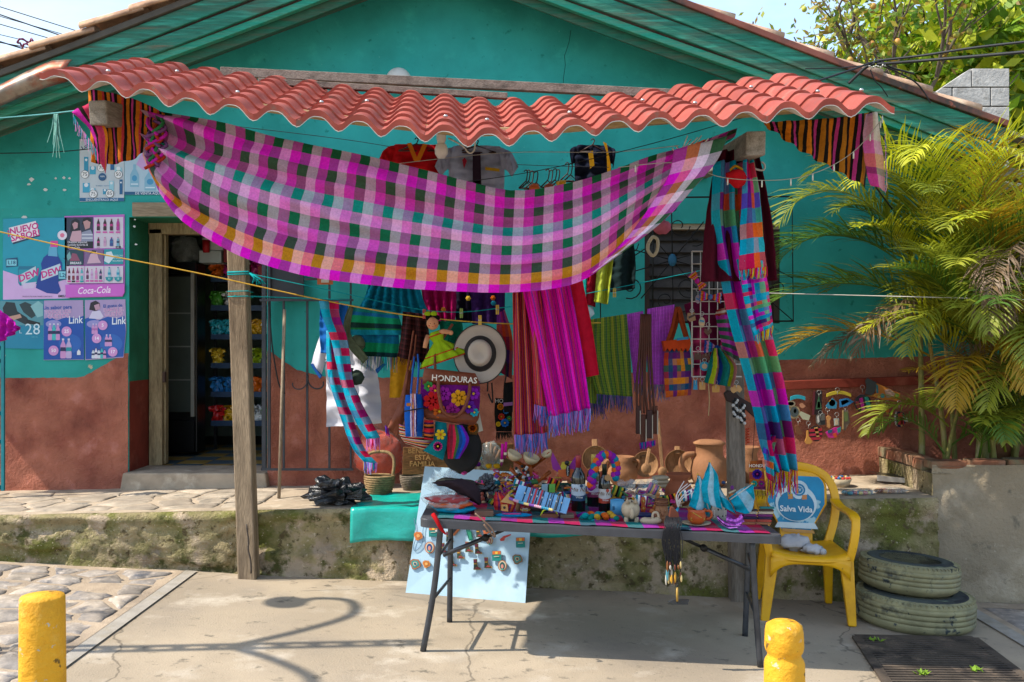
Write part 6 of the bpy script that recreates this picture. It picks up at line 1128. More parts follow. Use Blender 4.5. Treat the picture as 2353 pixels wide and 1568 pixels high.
mb = MB(); mb.use(MATS['letter_wood']).text('CASA', Q(1102, 1045, 7.035), (1, 0, 0), (0, 0, 1), .05, .02); mb.build('lettering', parent=t, smooth=False)
hd = thing('wooden_hand', Q(1128, 1072, 6.7), 'carved wooden hand standing fingers up in clear plastic', 'carving'); hw = wood('hand_wood', '#8f6a4c', '#6f4e36', (8, 8, 1.5), .7, .3); d = 6.72
mb = MB(); mb.ball(Q(1124, 1052, d), (sz(16, d), .025, sz(17, d)), 14, 9); mb.tube([Q(1124, 1060, d), Q(1124, 1075, d)], [sz(13, d), sz(11, d)], 10); mb.build('palm', hw, hd)
for x0, x1, y1 in ((1111, 1110, 1022), (1119, 1119, 1016), (1128, 1129, 1018), (1136, 1138, 1026)): mb = MB(); mb.tube(smoothpts([Q(x0, 1050, d), Q((x0 + x1) / 2, 1036, d - .008), Q(x1, y1 + 4, d - .004), Q(x1, y1, d)], 8), [.013, .013, .0125, .012, .012, .0118, .0115, .010, .005], 8); mb.build('finger', hw, hd)
mb = MB(); mb.tube(smoothpts([Q(1134, 1060, d), Q(1143, 1050, d - .01), Q(1148, 1038, d - .01), Q(1149, 1034, d)], 8), [.016, .015, .0145, .014, .0135, .013, .012, .01, .005], 8); mb.build('thumb', hw, hd)
mb = MB(); mb.ball(Q(1127, 1048, 6.7), (sz(26, d), .05, sz(34, d)), 16, 10, .25, 3); mb.build('plastic_wrap', film, hd)
t = thing('cushion', Q(870, 1100, 7.35), 'coral pink cushion in a clear plastic bag behind the basket', 'cushion'); c = Q(870, 1046, 7.4)
mb = MB(); mb.ball(c, (.178, .09, .19), 22, 14, .28, 2.2); mb.build('pillow', cloth('#b8462f'), t); mb = MB(); mb.ball(c, (.185, .098, .198), 22, 14, .28, 2.2); mb.build('plastic_bag', glass('thin_film', '#c3cdca', .12, .09), t)
straw = mat('straw', '#8f7550', .85, var=.3, scale=40, bump=.6, bscale=120, blots=(('#6b5236', 9, .5, .65),)); straw2 = mat('grey_straw', '#75695a', .85, var=.3, scale=40, bump=.6, bscale=120, blots=(('#4f5a3a', 6, .5, .65),))
def basket(label, x, y, r, h, m, handle=True):
 p = PL(x, y); t = thing('basket', p, label, 'basket'); n = 9
 for k in range(n): f = k / (n - 1); mb = MB(); R = r * (.78 + .3 * math.sin(f * 1.7)); mb.tube([p + Vector((R * math.cos(a), R * .85 * math.sin(a), h * (f + .05))) for a in [i * 6.2832 / 28 for i in range(29)]], h / n * .62, 6, False); mb.build('coil', m, t)
 mb = MB(); mb.lathe([(0, .005), (r * .75, .005)], p, 20, sy=.85); mb.build('bottom', m, t)
 if handle:
  R = r * 1.05
  for s in (-1, 1): mb = MB(); mb.tube(smoothpts([p + Vector((s * R * .9, .0, h)), p + Vector((s * R * 1.02, 0, h * 1.6)), p + Vector((s * R * .95, .01, h * 2.1)), p + Vector((s * R * .55, .03, h * 2.35)), p + Vector((0, .04, h * 2.4))], 14), .012, 7); mb.build('handle', m, t)
basket('straw basket with a tall handle on the teal sheet', 872, 1137, .1, .13, straw); basket('low grey-green coiled basket without handle by the white board', 948, 1126, .085, .1, straw2, False)
# teal plastic sheet over the platform edge
sx0, sx1 = Q(806, 0, 6.43).x, Q(1372, 0, 6.43).x
def tealf(u, v):
 x = lerp(sx0, sx1, u); L_ = [(7.02, 0), (PF - .02, 0), (PF - .035, -.015), (PF - .05 + .012 * math.sin(u * 21), -.23 + .03 * u + .012 * math.sin(u * 13))]; y, dz = along(L_, v)
 if v < .6: x += .05 * (1 - v / .6) * (1 - u)
 return Vector((x, y + .006 * fb((x * 7, v * 8, 0)) * (v > .6), pz(x) + dz + .012 + (.016 if v < .6 else .004) * fb((x * 5, v * 6, 3))))
mb = MB(); mb.grid(tealf, 70, 40); obj('teal_sheet', 'glossy teal plastic sheet hanging over the platform edge', 'plastic sheet', mb, mat('teal_vinyl', '#0a9a8c', .3, var=.1, scale=8, bump=.3, bscale=26, spec=.6), solid=.003)
def crumple(label, x0, x1, y0, y1, p, m, nm='plastic_bag', cat='plastic bag', wob=.55, ws=2.6, dep=.6, res=26):
 d = p.y; w, h = sz((x1 - x0) / 2, d), sz((y1 - y0) / 2, d); c = Vector((Q((x0 + x1) / 2, 0, d).x, d, p.z + h * .95)); mb = MB(); mb.ball(c, (w, w * dep, h), res, int(res * .7), wob, ws); z0 = p.z
 for v in mb.v: v.z = max(v.z, z0 + .002)
 mb.flat = [True] * len(mb.f) if wob > .5 else mb.flat
 return obj(nm, label, cat, mb, m)
blackp = mat('black_polythene', '#121316', .25, var=.2, scale=9, bump=.6, bscale=26, spec=.6, dist=.02)
crumple('crumpled black plastic bag on the platform edge', 711, 831, 1112, 1170, PL(770, 1160), blackp, wob=.75, ws=2.3, dep=.55)
# ---------------------------------------------------------------- white board with magnets
bBL, bBR, bTL = G(932, 1362), G(1207, 1386), Q(976, 1072, 6.42); bTR = bBR + (bTL - bBL) + Vector((-.04, .05, .0)); ba, bu = (bBR - bBL), (bTL - bBL); bn = ba.cross(bu).normalized()
if bn.y > 0: bn = -bn
mb = MB(); mb.hexa([bBL, bBR, bBR - bn * .012, bBL - bn * .012, bTL, bTR, bTR - bn * .012, bTL - bn * .012]); bd = obj('display_board', 'pale blue board of fridge magnets leaning on the platform', 'board', mb, mat('pale_blue_board', '#9fbccb', .6, var=.06, scale=5, blots=(('#b3cad4', 3, .5, .7),)))
def bp(x, y, off=.003):                    # picture point to the board's plane
 o = Vector((0, 0, EYE)); r = Vector(((x - CX) / F, 1, (CY - y) / F)); t = (bBL - o).dot(bn) / r.dot(bn); return o + r * t + bn * off
def magnet(label, polys, th=.008, grp=None, cat='fridge magnet'):
 mb = MB(); k = 0
 for c, pts in polys:
  q = [bp(x, y, .002 + th + k * .0015) for x, y in pts]; b = [bp(x, y, .001) for x, y in pts]; n = len(q)
  fs = [tuple(range(n))] + [(i, (i + 1) % n, n + (i + 1) % n, n + i) for i in range(n)]; ar = sum(pts[i][0] * pts[(i + 1) % n][1] - pts[(i + 1) % n][0] * pts[i][1] for i in range(n))
  if ar > 0: fs = [f[::-1] for f in fs]
  mb.use(cm(c, .45)).add(q + b, fs, flat=True); k += 1
 return obj('fridge_magnet', label, cat, mb, None, grp)
def mx(x): return 680 + x * .293
def my(y): return 919 + y * .293
def boot(lab, x, y, s=1.0, c='#7a2a3a'):
 P = [(-11, -42), (14, -42), (14, -5), (22, 12), (40, 22), (40, 32), (-10, 32), (-8, 0)]; f = lambda pts: [(mx(x + a * s), my(y + b * s)) for a, b in pts]
 magnet(lab, [('#a8803a', f([(a * 1.15 + 1, b * 1.1) for a, b in P])), ('#2f3a24', f(P)), (c, f([(-10, -40), (13, -40), (13, -20), (-9, -20)])), ('#b5862a', f([(-8, -14), (13, -14), (12, -6), (-8, -6)])), ('#8a2a2a', f([(14, 14), (36, 24), (36, 28), (0, 26)]))], grp='boot shaped magnets on the board')
for x, y, l in ((1425, 1045, 'large cowboy boot magnet, highest on the board'), (1150, 1170, 'cowboy boot magnet between the table\'s left legs'), (1190, 1080, 'small cowboy boot magnet above that between the left table legs'), (1340, 1160, 'cowboy boot magnet behind the table strut, left of two'), (1415, 1175, 'cowboy boot magnet behind the table strut, right of two'), (1275, 1212, 'cowboy boot magnet just right of the rear table leg'), (1405, 1298, 'left boot of the low pair of boot magnets'), (1490, 1285, 'right boot of the low pair of boot magnets'), (1215, 1270, 'boot magnet half hidden by the rear table leg')): boot(l, x, y, 1.0 if y < 1270 else 1.05)
def virgin(lab, x, y, s=1.0, c2='#1c3a6a', c1='#a8603a'):
 f = lambda r, ry, dx=0, dy=0: [(mx(x + dx + r * s * math.cos(6.283 * i / 14)), my(y + dy + ry * s * math.sin(6.283 * i / 14))) for i in range(14)]
 magnet(lab, [(c1, f(38, 46)), ('#b5a58a', f(31, 39)), (c2, f(22, 32, 0, 2)), ('#b5786a', f(11, 18, 0, 6)), ('#1f8a80', f(9, 7, 0, 30))])
virgin('saint shaped magnet with a pink border on the left', 1050, 1160); virgin('saint shaped magnet below the low boots', 1620, 1302, .95, '#1f4a4a', '#8a5a3a'); virgin('saint shaped magnet high beside the strut joint', 1520, 1105, .7, '#6a4a2a', '#8a5a2a')
def blobm(lab, x, y, r, cols):
 magnet(lab, [(c, [(mx(x + r * k * (1 + .15 * math.sin(i * 2.1)) * math.cos(6.283 * i / 12)), my(y + r * k * (1 + .15 * math.cos(i * 1.7)) * math.sin(6.283 * i / 12))) for i in range(12)]) for c, k in zip(cols, (1, .7, .4, .25))])
blobm('orange face magnet near the board\'s left edge', 962, 1068, 34, ['#b56a24', '#a85a20', '#c08a4a']); blobm('orange flower magnet low on the left', 1026, 1288, 30, ['#b5701f', '#a05a1f', '#c9964a']); blobm('teal and orange parrot magnet in the lower left corner', 938, 1288, 42, ['#8a5a3a', '#1f7a74', '#b5a58a', '#2a4a5a']); blobm('teal parrot magnet at the lower right edge', 1738, 1250, 40, ['#7a5a3a', '#1f7a74', '#b5a07a', '#5a3a2a']); blobm('grey bauble magnet beside the rear leg', 1105, 1025, 16, ['#8a8a88', '#b5b5b0'])
def rectm(lab, pts, cols): magnet(lab, [(cols[0], [(mx(a), my(b)) for a, b in pts])] + [(c, [(mx(a), my(b)) for a, b in q]) for c, q in cols[1:]])
rectm('orange framed square magnet beside the table leg', [(1150, 960), (1230, 940), (1305, 1000), (1240, 1070)], ['#a0561f', ('#1c1a18', [(1180, 970), (1228, 955), (1280, 1000), (1238, 1050)])])
rectm('green bottle shaped magnet', [(1328, 975), (1348, 972), (1354, 1010), (1378, 1035), (1390, 1098), (1360, 1108), (1338, 1040)], ['#0d5a4a', ('#1f7a5a', [(1350, 1040), (1372, 1040), (1382, 1090), (1364, 1095)])])
rectm('orange tile magnet with a gecko at the strap', [(1450, 985), (1500, 965), (1535, 1035), (1480, 1062)], ['#a8582f', ('#3a4a3a', [(1480, 985), (1495, 985), (1505, 1035), (1490, 1040)])])
for i, (x, y, l) in enumerate(((1080, 1035, 'teal and orange packet magnet at upper left'), (1575, 1225, 'teal and orange packet magnet above the low saint'), (1762, 1120, 'teal and orange packet magnet near the right edge'))): rectm(l, [(x - 36, y - 38), (x + 34, y - 40), (x + 36, y + 38), (x - 34, y + 40)], ['#0f6f68', ('#b55a1f', [(x - 32, y - 36), (x + 32, y - 38), (x + 32, y - 12), (x - 32, y - 10)]), ('#c9a43a', [(x - 10, y - 32), (x + 10, y - 32), (x + 10, y - 12), (x - 10, y - 12)]), ('#b5b09a', [(x - 20, y + 5), (x + 20, y + 3), (x + 20, y + 8), (x - 20, y + 10)])])
rectm('red guitar shaped magnet', [(1600, 1095), (1630, 1070), (1685, 1055), (1690, 1062), (1640, 1085), (1635, 1105), (1605, 1110)], ['#a83a2a'])
rectm('small outlined house magnet by the right edge', [(1725, 985), (1768, 985), (1768, 1020), (1725, 1020)], ['#b5553a', ('#b9c6cc', [(1732, 992), (1760, 992), (1760, 1014), (1732, 1014)])])
mb = MB(); mb.tube(smoothpts([bp(mx(930), my(930), .008), bp(mx(945), my(1060), .008), bp(mx(925), my(1150), .008), bp(mx(938), my(1185), .008), bp(mx(990), my(1130), .008), bp(mx(1000), my(1010), .008), bp(mx(1020), my(935), .008)], 40), .0022, 4); obj('necklace', 'thin blue bead necklace hanging on the board', 'necklace', mb, cm('#5a7a94', .4))
# ================================================================ GOODS ON THE TABLE
def RX(a): return Matrix.Rotation(a, 4, 'X')
def RZ(a): return Matrix.Rotation(a, 4, 'Z')
# wine bottles
botg = mat('dark_bottle_glass', '#0d120a', .08, var=0, spec=.7); 
def bottle(label, x, y, h, capc, labc, bandc, words):
 p = T(x, y); t = thing('wine_bottle', p, label, 'bottle'); s = h / .30
 mb = lathe_at(p, [(0, 0), (.034, .001), (.0375, .006), (.0375, .18), (.034, .2), (.02, .222), (.0145, .235), (.014, .275)], s, 24); mb.build('glass', botg, t)
 lathe_at(p, [(.0148, .232), (.0152, .296), (.014, .3), (0, .3)], s, 18).build('cap', cm(capc, .35), t)
 mb = MB(); mb.use(pm(labc)).grid(lambda u, v: p + Vector((s * .0382 * math.sin(lerp(-1.35, 1.35, u)), -s * .0382 * math.cos(lerp(-1.35, 1.35, u)), s * lerp(.15, .062, v))), 14, 2)
 mb.use(pm(bandc)).grid(lambda u, v: p + Vector((s * .0385 * math.sin(lerp(-1.35, 1.35, u)), -s * .0385 * math.cos(lerp(-1.35, 1.35, u)), s * lerp(.095 - .006 * math.sin(u * 3.1), .062, v))), 14, 2); mb.build('label', parent=t)
 mb = MB(); mb.use(cm('#6a4a1a', .5)).text(words[0], p + Vector((.002, -s * .0395, s * .122)), (1, 0, 0), (0, 0, 1), s * .03, 0, .35); mb.use(cm('#c9c6bd', .5)).text(words[1], p + Vector((.002, -s * .0398, s * .082)), (1, 0, 0), (0, 0, 1), s * .017, .01)
 mb.use(pm(bandc)).prism(circ(.009), .001, o=p + Vector((.014, -s * .0392, s * .142)), ax=(1, 0, 0), ay=(0, 0, 1)); mb.build('lettering', parent=t, smooth=False); return t, p, s
bottle('wine bottle with red cap and navy label', 1329, 1176, .315, '#8a2a2a', '#a9b4ba', '#123a5a', ('Mía Nas', 'Wine'))
bottle('wine bottle with gold cap behind the others', 1364, 1166, .305, '#a58a3a', '#b3a9b5', '#7a1f4a', ('Nas', 'Wine'))
t, p, s = bottle('wine bottle with red label and round wooden tag', 1389, 1178, .27, '#1a2414', '#b9b3ab', '#a83a24', ('Mía Nas', 'Wine'))
mb = MB(); mb.use(cm('#b08a5a', .7)).prism([(1390, 1094), (1398, 1090), (1405, 1096), (1403, 1104), (1395, 1106), (1389, 1101)], .004, d=p.y - .05); mb.build('wooden_tag', parent=t)
mb = MB(); P_ = smoothpts([Q(1358, 1120, 5.2), Q(1362, 1090, 5.18), Q(1374, 1058, 5.2), Q(1390, 1044, 5.22), Q(1408, 1052, 5.24), Q(1416, 1075, 5.24), Q(1412, 1100, 5.24)], 44)
for i, q in enumerate(P_[:-1]): mb.use(cloth(('#6a1a8a', '#0d6a80', '#b5541a', '#8a1f7a')[i * 7 % 4])); mb.ball(Vector(q) + Vector((.006 * math.sin(i * 2.1), .006 * math.cos(i * 2.1), 0)), .022, 7, 5)
obj('braided_band', 'thick purple, teal and orange braided headband over the bottle', 'headband', mb)
# folded dark umbrellas / scarves and plastic on the left
dkm = cloth('#2a2024', transl=0)
for lab, L_, R_, d, m in (('dark folded hat brim lying on top at the table\'s left', [(990, 1110), (1030, 1122), (1060, 1140), (1100, 1162)], [(1060, 1100), (1090, 1112), (1102, 1128), (1106, 1158)], 5.15, dkm), ('upper dark folded hat with a leaf patterned edge', [(1000, 1106), (1020, 1098), (1050, 1100), (1085, 1104)], [(1006, 1118), (1040, 1120), (1070, 1120), (1108, 1114)], 5.3, weave('camo', ['#2a2622', '#4a4a38', '#2a2024'], ['#2a2622', '#565040'], 3, 2, transl=0))):
 obj_ = drape('folded_hat', L_, R_, d, m, two=True, bulge=.03, folds=1.2, amp=.01, nu=16, nv=16); tag(obj_, lab, 'hat')
crumple('crumpled black plastic bag in the middle left of the table', 1095, 1142, 1098, 1160, T(1118, 1158), blackp, wob=.6, ws=2.3)
crumple('crumpled clear plastic bag at the table\'s left back corner', 985, 1050, 1065, 1120, T(1010, 1140), film, wob=.6, ws=2.5)
for k, (c, y, w, l) in enumerate((('#8a3a3a', 1160, 50, 'coral folded cloth in a plastic sleeve at the table\'s left end'), ('#b0502a', 1166, 46, 'orange folded cloth under the coral one at the left end'), ('#0d7a94', 1172, 50, 'turquoise folded cloth at the bottom of the left pile'))):
 p = T(1030 + k * 8, 1180); p.z += .075 - k * .025; mb = MB(); mb.ball(p, (.115, .07, .022), 18, 8, .3, 3); obj('folded_cloth', l, 'cloth', mb, cloth(c, transl=0))
p = T(1028, 1178); mb = MB(); mb.ball(p + Vector((0, -.01, .06)), (.125, .085, .05), 18, 10, .35, 3); obj('plastic_sleeve', 'clear plastic sleeve round the folded cloths', 'plastic bag', mb, film)
mb = MB(); mb.tube(smoothpts([Q(995, 1182, 4.92), Q(1003, 1195, 4.90), Q(1012, 1213, 4.90), Q(1024, 1228, 4.92)], 10), [.012, .012, .012, .011, .011, .01, .01, .009, .008, .006, .004], 6); obj('red_strap', 'red cloth strap hanging over the table\'s left front corner', 'strap', mb, cloth('#a8181c'))
mb = MB(); mb.tube(smoothpts([Q(1018, 1220, 4.93), Q(1035, 1240, 4.93)], 6), .008, 6); 
# wrist wallet
def slabitem(nm, label, cat, x, y, w, dpt, h, rz, m, bev=.004, extra=None):
 p = T(x, y); p.z += h / 2 + .006; t = MB().box(p, (w, dpt, h), rz).build(nm, m, bevel=bev); tag(t, label, cat); return t, p
t, p = slabitem('wallet', 'flat brown leather wrist wallet with its strap over the edge', 'wallet', 1112, 1188, .1, .07, .03, .05, mat('leather_c', '#5f4535', .65, var=.15, scale=20))
mb = MB(); mb.tube(smoothpts([Q(1092, 1180, 4.9), Q(1110, 1196, 4.885), Q(1130, 1215, 4.885), Q(1138, 1234, 4.885), Q(1128, 1226, 4.88), Q(1112, 1205, 4.88)], 20), .005, 6); mb.build('strap', cm('#6f5745', .6), t)
# striped pouch with leather flap
t = pouch('striped_purse', 'red and orange striped purse with a leather triangle flap', 'purse', [(1138, 1130), (1134, 1150), (1136, 1172)], [(1158, 1134), (1186, 1152), (1178, 1178)], 5.1, weave('purse_stripe', ['#8a1620', '#a8301f', '#5a1a5a', '#b5541a', '#8a1620'], ['#8a1620', '#3a1020'], 2, 3, share=.35, transl=0), .03)
mb = MB(); mb.use(cm('#a5804a', .6)).prism([(1168, 1134), (1182, 1160), (1150, 1154)], .006, d=5.06); mb.use(cm('#a87c42', .6)).prism([(1152, 1160), (1166, 1160), (1168, 1176), (1152, 1174)], .006, d=5.055); mb.use(cm('#1c1512', .4)).prism(circ(3, cx=1159, cy=1167), .006, d=5.05); mb.build('leather_flap', parent=t)
# bracelet card
p0, p1, p2, p3 = Q(1181, 1150, 5.16), Q(1301, 1182, 5.02), Q(1311, 1148, 5.12), Q(1193, 1116, 5.27)
ax_, ay_ = p1 - p0, p3 - p0; nn = ax_.cross(ay_).normalized(); nn = nn if nn.y < 0 else -nn
t = thing('bracelet_card', p0, 'pale blue card wound with striped woven bracelets', 'bracelet card'); mb = MB(); mb.hexa([p0, p1, p2, p3, p0 + nn * .006, p1 + nn * .006, p2 + nn * .006, p3 + nn * .006]); mb.build('card', cm('#6f9fc0', .6), t)
for k, (f, w, c) in enumerate(((.16, .016, '#141a2a'), (.25, .02, '#a03a44'), (.29, .014, '#2a2a3a'), (.34, .035, '#a8383f'), (.40, .016, '#1a1a24'), (.45, .034, '#a8383f'), (.50, .015, '#2a2a34'), (.6, .014, '#2a2a34'), (.65, .016, '#4a4a50'), (.69, .014, '#14183a'), (.77, .016, '#7a6a44'), (.80, .018, '#3a3430'), (.87, .014, '#14203a'))):
 a = p0 + ax_ * f + nn * .008; mb = MB(); mb.hexa([a, a + ax_ * w, a + ax_ * w + ay_, a + ay_, a + nn * .003, a + ax_ * w + nn * .003, a + ax_ * w + ay_ + nn * .003, a + ay_ + nn * .003]); mb.build('bracelet', cm(c, .7), t)
 if k % 2 == 0: mb = MB(); mb.ball(a + ax_ * w * .5 + ay_ * .5 + nn * .005, .005, 6, 5); mb.build('bead', cm('#bdbab2', .4), t)
mb = MB(); P_ = smoothpts([Q(1172, 1146, 5.05), Q(1200, 1156, 5.02), Q(1230, 1163, 4.99), Q(1268, 1172, 4.97)], 30)
for i, q in enumerate(P_): mb.use(cm(('#6a3a8a', '#b58a9a', '#2a7a94', '#b5a56a')[i // 4 % 4], .5)); mb.ball(q, .008, 7, 5)
obj('beaded_wand', 'slim beaded stick lying along the bracelet card', 'stick', mb)
p = T(1207, 1183); mb = MB(); mb.use(cm('#8a2a1c', .5)).ball(p + Vector((0, 0, .028)), .025, 14, 10); mb.use(cm('#b5a04a', .5)).tube([p + Vector((.025 * math.cos(a), .025 * math.sin(a), .028)) for a in [i * .42 for i in range(16)]], .004, 5, False)
for k in range(5): mb.use(cm('#c9c0b0', .5)).tube([p + Vector((-.015 + k * .007, -.023, .018)), p + Vector((-.012 + k * .006, -.024, .04))], .002, 4)
obj('maraca', 'small red patterned maraca ball at the table front', 'maraca', mb)
p = T(1190, 1178); mb = MB(); mb.ball(p + Vector((0, -.01, .03)), (.014, .01, .03), 10, 8); obj('wooden_charm', 'smooth oval wooden charm beside the maraca', 'charm', mb, bwood)
p = T(1180, 1190); mb = MB(); mb.ball(p + Vector((0, 0, .014)), (.1, .025, .013), 20, 8); t = obj('pencil_case', 'long turquoise cloth pencil case at the table front', 'pencil case', mb, cloth('#0a6f9a', transl=0)); mb = MB(); mb.use(cloth('#b53a7a')).ball(p + Vector((-.01, -.02, .024)), (.055, .006, .004), 10, 5); mb.build('pink_band', parent=t)
t, p = slabitem('card_holder', 'brown card holder with a yellow elastic band', 'wallet', 1262, 1192, .09, .05, .022, 0, mat('leather_d', '#6b3a24', .6)); mb = MB(); mb.tube(smoothpts([p + Vector((-.046, -.01, .0)), p + Vector((-.03, -.02, .03)), p + Vector((0, -.02, .037)), p + Vector((.03, -.02, .03)), p + Vector((.046, -.01, 0))], 18), .004, 6); mb.build('elastic_band', cm('#b5c01a', .4), t)
slabitem('bracelet_bar', 'flat grey-brown leather bracelet bar beside the yellow banded holder', 'bracelet', 1302, 1192, .075, .06, .02, .05, mat('leather_e', '#6a5a48', .6)); slabitem('bracelet_bar', 'dark bracelet bundle in front of the bracelet card', 'bracelet', 1235, 1178, .12, .04, .018, .1, mat('leather_f', '#2a1f1c', .6))
mb = MB(); p = T(1372, 1196)
for i in range(46):
 a = i * .7; mb.use(cloth(('#6a1a7a', '#0a7f84', '#b08a2a', '#0d6a60', '#b5541a', '#0a7f84')[i // 3 % 6])); mb.ball(p + Vector((lerp(-.09, .1, i / 46) + .015 * math.sin(a), .03 * math.cos(a * 1.3) - .005, .018 + .016 * math.sin(a * .9))), (.019, .016, .014), 8, 6)
obj('headband_pile', 'pile of knotted turquoise, purple and yellow headbands', 'headband', mb)
# wooden branch stand with shell cups
ow = wood('varnished_wood', '#9a4a14', '#6b2f0c', (6, 6, 2), .35, .2); t = thing('cup_stand', T(1216, 1150), 'varnished orange wooden cup tree with outstretched pegs', 'cup stand'); b = T(1216, 1140); dd = b.y
mb = MB(); mb.lathe([(.0, 0), (.045, 0), (.045, .012), (.02, .02), (.016, .05), (.021, .06), (.016, .07), (.022, .12), (.022, .17), (.018, .19), (0, .192)], b, 18); mb.build('stem', ow, t)
for a, bb in (((1212, 1076), (1163, 1047)), ((1222, 1074), (1266, 1040)), ((1200, 1112), (1162, 1090)), ((1205, 1110), (1173, 1077)), ((1226, 1116), (1264, 1084))): mb = MB(); mb.tube([Q(*a, dd), Q(*bb, dd - .03)], [.011, .012], 10); mb.build('peg', ow, t)
shellm = mat('gourd_shell', '#b5a07a', .6, var=.1, scale=12)
for i, (x, y, r, tl) in enumerate(((1184, 1042, 18, .5), (1222, 1048, 20, .35), (1255, 1040, 13, -.5))):
 mb = MB(); R = sz(r, dd); mb.lathe([(0, -R), (R * .5, -R * .88), (R * .85, -R * .5), (R, 0), (R * .96, 0), (R * .8, -R * .5), (R * .45, -R * .8), (0, -R * .92)], Q(x, y, dd - .06), 20, Matrix.Rotation(tl, 4, 'Y') @ RX(.25)); obj('gourd_cup', ('cream gourd cup on the stand\'s left peg', 'cream gourd cup at the front of the stand', 'small dark-edged gourd cup on the stand\'s right peg')[i], 'cup', mb, shellm)
mb = MB()
for k in range(26): mb.use([cm('#141414', .4), cm('#b9b6b0', .4)][k % 2]); mb.ball(Q(1200 + 14 * math.sin(k * 2.3), 1072 + k * 2.3, dd - .04 - .01 * (k % 3)), .010, 7, 5)
obj('bead_strings', 'black and white bead strings wound round the cup stand', 'beads', mb)
for x, y0, y1, l in ((1155, 1020, 1066, 'magenta tassel cord standing left of the cup stand'), (1163, 1016, 1050, 'hot pink tassel cord hung on the stand peg')):
 mb = MB(); mb.use(cloth('#b0127a')).tube([Q(x, y0, 5.4), Q(x - 2, y1 - 10, 5.4)], .008, 7); mb.use(cm('#b5a58a')).tube([Q(x - 2, y1 - 10, 5.4), Q(x - 2, y1 - 4, 5.4)], .01, 7); mb.use(cloth('#6a1a4a')).tube([Q(x - 2, y1 - 4, 5.4), Q(x - 3, y1 + 6, 5.4)], [.008, .003], 7); obj('tassel_cord', l, 'tassel', mb)
def ragdoll(label, x, y, cols):
 p = T(x, y + 24); d = p.y; mb = MB(); mb.use(cloth('#b08a68')).ball(Q(x, y, d), .02, 10, 8)
 mb.use(cloth(cols[0]))
 for s in (-1, 1): mb.ball(Q(x + s * 9, y - 9, d), (.024, .014, .016), 9, 6, .3)
 mb.use(cloth(cols[1])).lathe([(.012, 0), (.03, -.03), (.045, -.055), (0, -.06)], Q(x, y + 8, d), 14, wob=.4)
 for s in (-1, 1): mb.use(cloth(cols[2])).ball(Q(x + s * 13, y + 12, d), (.018, .014, .024), 9, 6, .3)
 obj('corn_doll', label, 'doll', mb)
ragdoll('corn husk doll with purple and yellow bows at the back left', 1088, 1076, ('#5a1a6a', '#7a2a8a', '#b5962a')); ragdoll('corn husk doll with teal bow, tallest of the dolls', 1102, 1062, ('#0d6a6a', '#b0a080', '#a8382a')); ragdoll('corn husk doll with yellow bow beside the wooden hand', 1132, 1080, ('#b58a1a', '#7a1f4a', '#b02a6a')); ragdoll('corn husk doll with orange bow by the black bag', 1150, 1100, ('#b5641a', '#8a1f6a', '#14506a')); ragdoll('corn husk doll in magenta lowest of the dolls', 1156, 1118, ('#0d5a6a', '#b0188a', '#b03a7a'))
b = T(1190, 1148); obj('clay_bowl', 'shiny brown clay bowl behind the bracelet card', 'bowl', lathe_at(b, [(0, 0), (.05, 0), (.075, .05), (.08, .1), (.076, .1), (.07, .05), (0, .01)], 1), mat('glazed_brown', '#6b3018', .25, var=.15))
# butterfly board, mats, small basket, cards
bt = thing('butterfly_plaque', Q(1296, 1096, 5.62), 'painted butterfly plaque with magenta and yellow wings', 'plaque'); d = 5.6
mb = MB(); mb.use(cm('#7a1270', .5)).prism([(1290, 1078), (1270, 1040), (1266, 1055), (1270, 1078), (1284, 1086)], .01, d=d).prism([(1302, 1078), (1322, 1050), (1326, 1062), (1322, 1080), (1308, 1086)], .01, d=d); mb.use(cm('#b5a02a', .5)).prism([(1292, 1062), (1300, 1062), (1318, 1060), (1318, 1092), (1290, 1094), (1282, 1088)], .01, d=d + .002); mb.use(cm('#b5541f', .5)).prism([(1282, 1080), (1318, 1078), (1318, 1096), (1284, 1096)], .006, d=d - .002); mb.build('wings', parent=bt)
mb = MB(); mb.use(cm('#12120f', .5)).ball(Q(1303, 1064, d - .02), (.014, .012, .014), 10, 7).ball(Q(1305, 1082, d - .02), (.012, .01, .036), 10, 8); mb.use(cm('#b9b4a8')).text('Honduras', Q(1305, 1083, d - .033), (0, 0, -1), (1, 0, 0), .014, .01); mb.build('body', parent=bt)
for k, c in enumerate(('#24503f', '#2f5a44', '#1f4a3c')): p = T(1278, 1140); p.z += .02 + k * .018; obj('woven_mat', ('lowest dark green woven mat under the butterfly', 'middle dark green woven mat under the butterfly', 'top dark green woven mat under the butterfly')[k], 'mat', MB().box(p + Vector((.01 * k, .06, 0)), (.2, .12, .016), .05 * k), cloth(c, transl=0), bevel=.005)
for x, c, l in ((1254, '#7f9aa0', 'pale photo card behind the bracelet card'), (1268, '#5a9a3a', 'green photo card behind the bracelet card')): mb = MB(); mb.prism([(x - 9, 1113), (x + 8, 1112), (x + 7, 1132), (x - 10, 1132)], .004, d=5.42); obj('photo_card', l, 'card', mb, cm(c, .4))
p = T(1312, 1150); mb = MB(); mb.lathe([(0, .002), (.07, .002), (.085, .03), (.09, .055), (.084, .055), (.078, .03), (0, .008)], p, 22, sy=.7); t = obj('small_basket', 'small tan woven basket of trinkets beside the bottles', 'basket', mb, straw)
mb = MB()
for k in range(14): mb.use(cm(('#5a5248', '#8a7a64', '#3a3028')[k % 3])).tube([p + Vector((random.uniform(-.05, .05), random.uniform(-.03, .03), .03)), p + Vector((random.uniform(-.06, .06), random.uniform(-.03, .03), .085))], .007, 5)
mb.build('trinkets', parent=t)
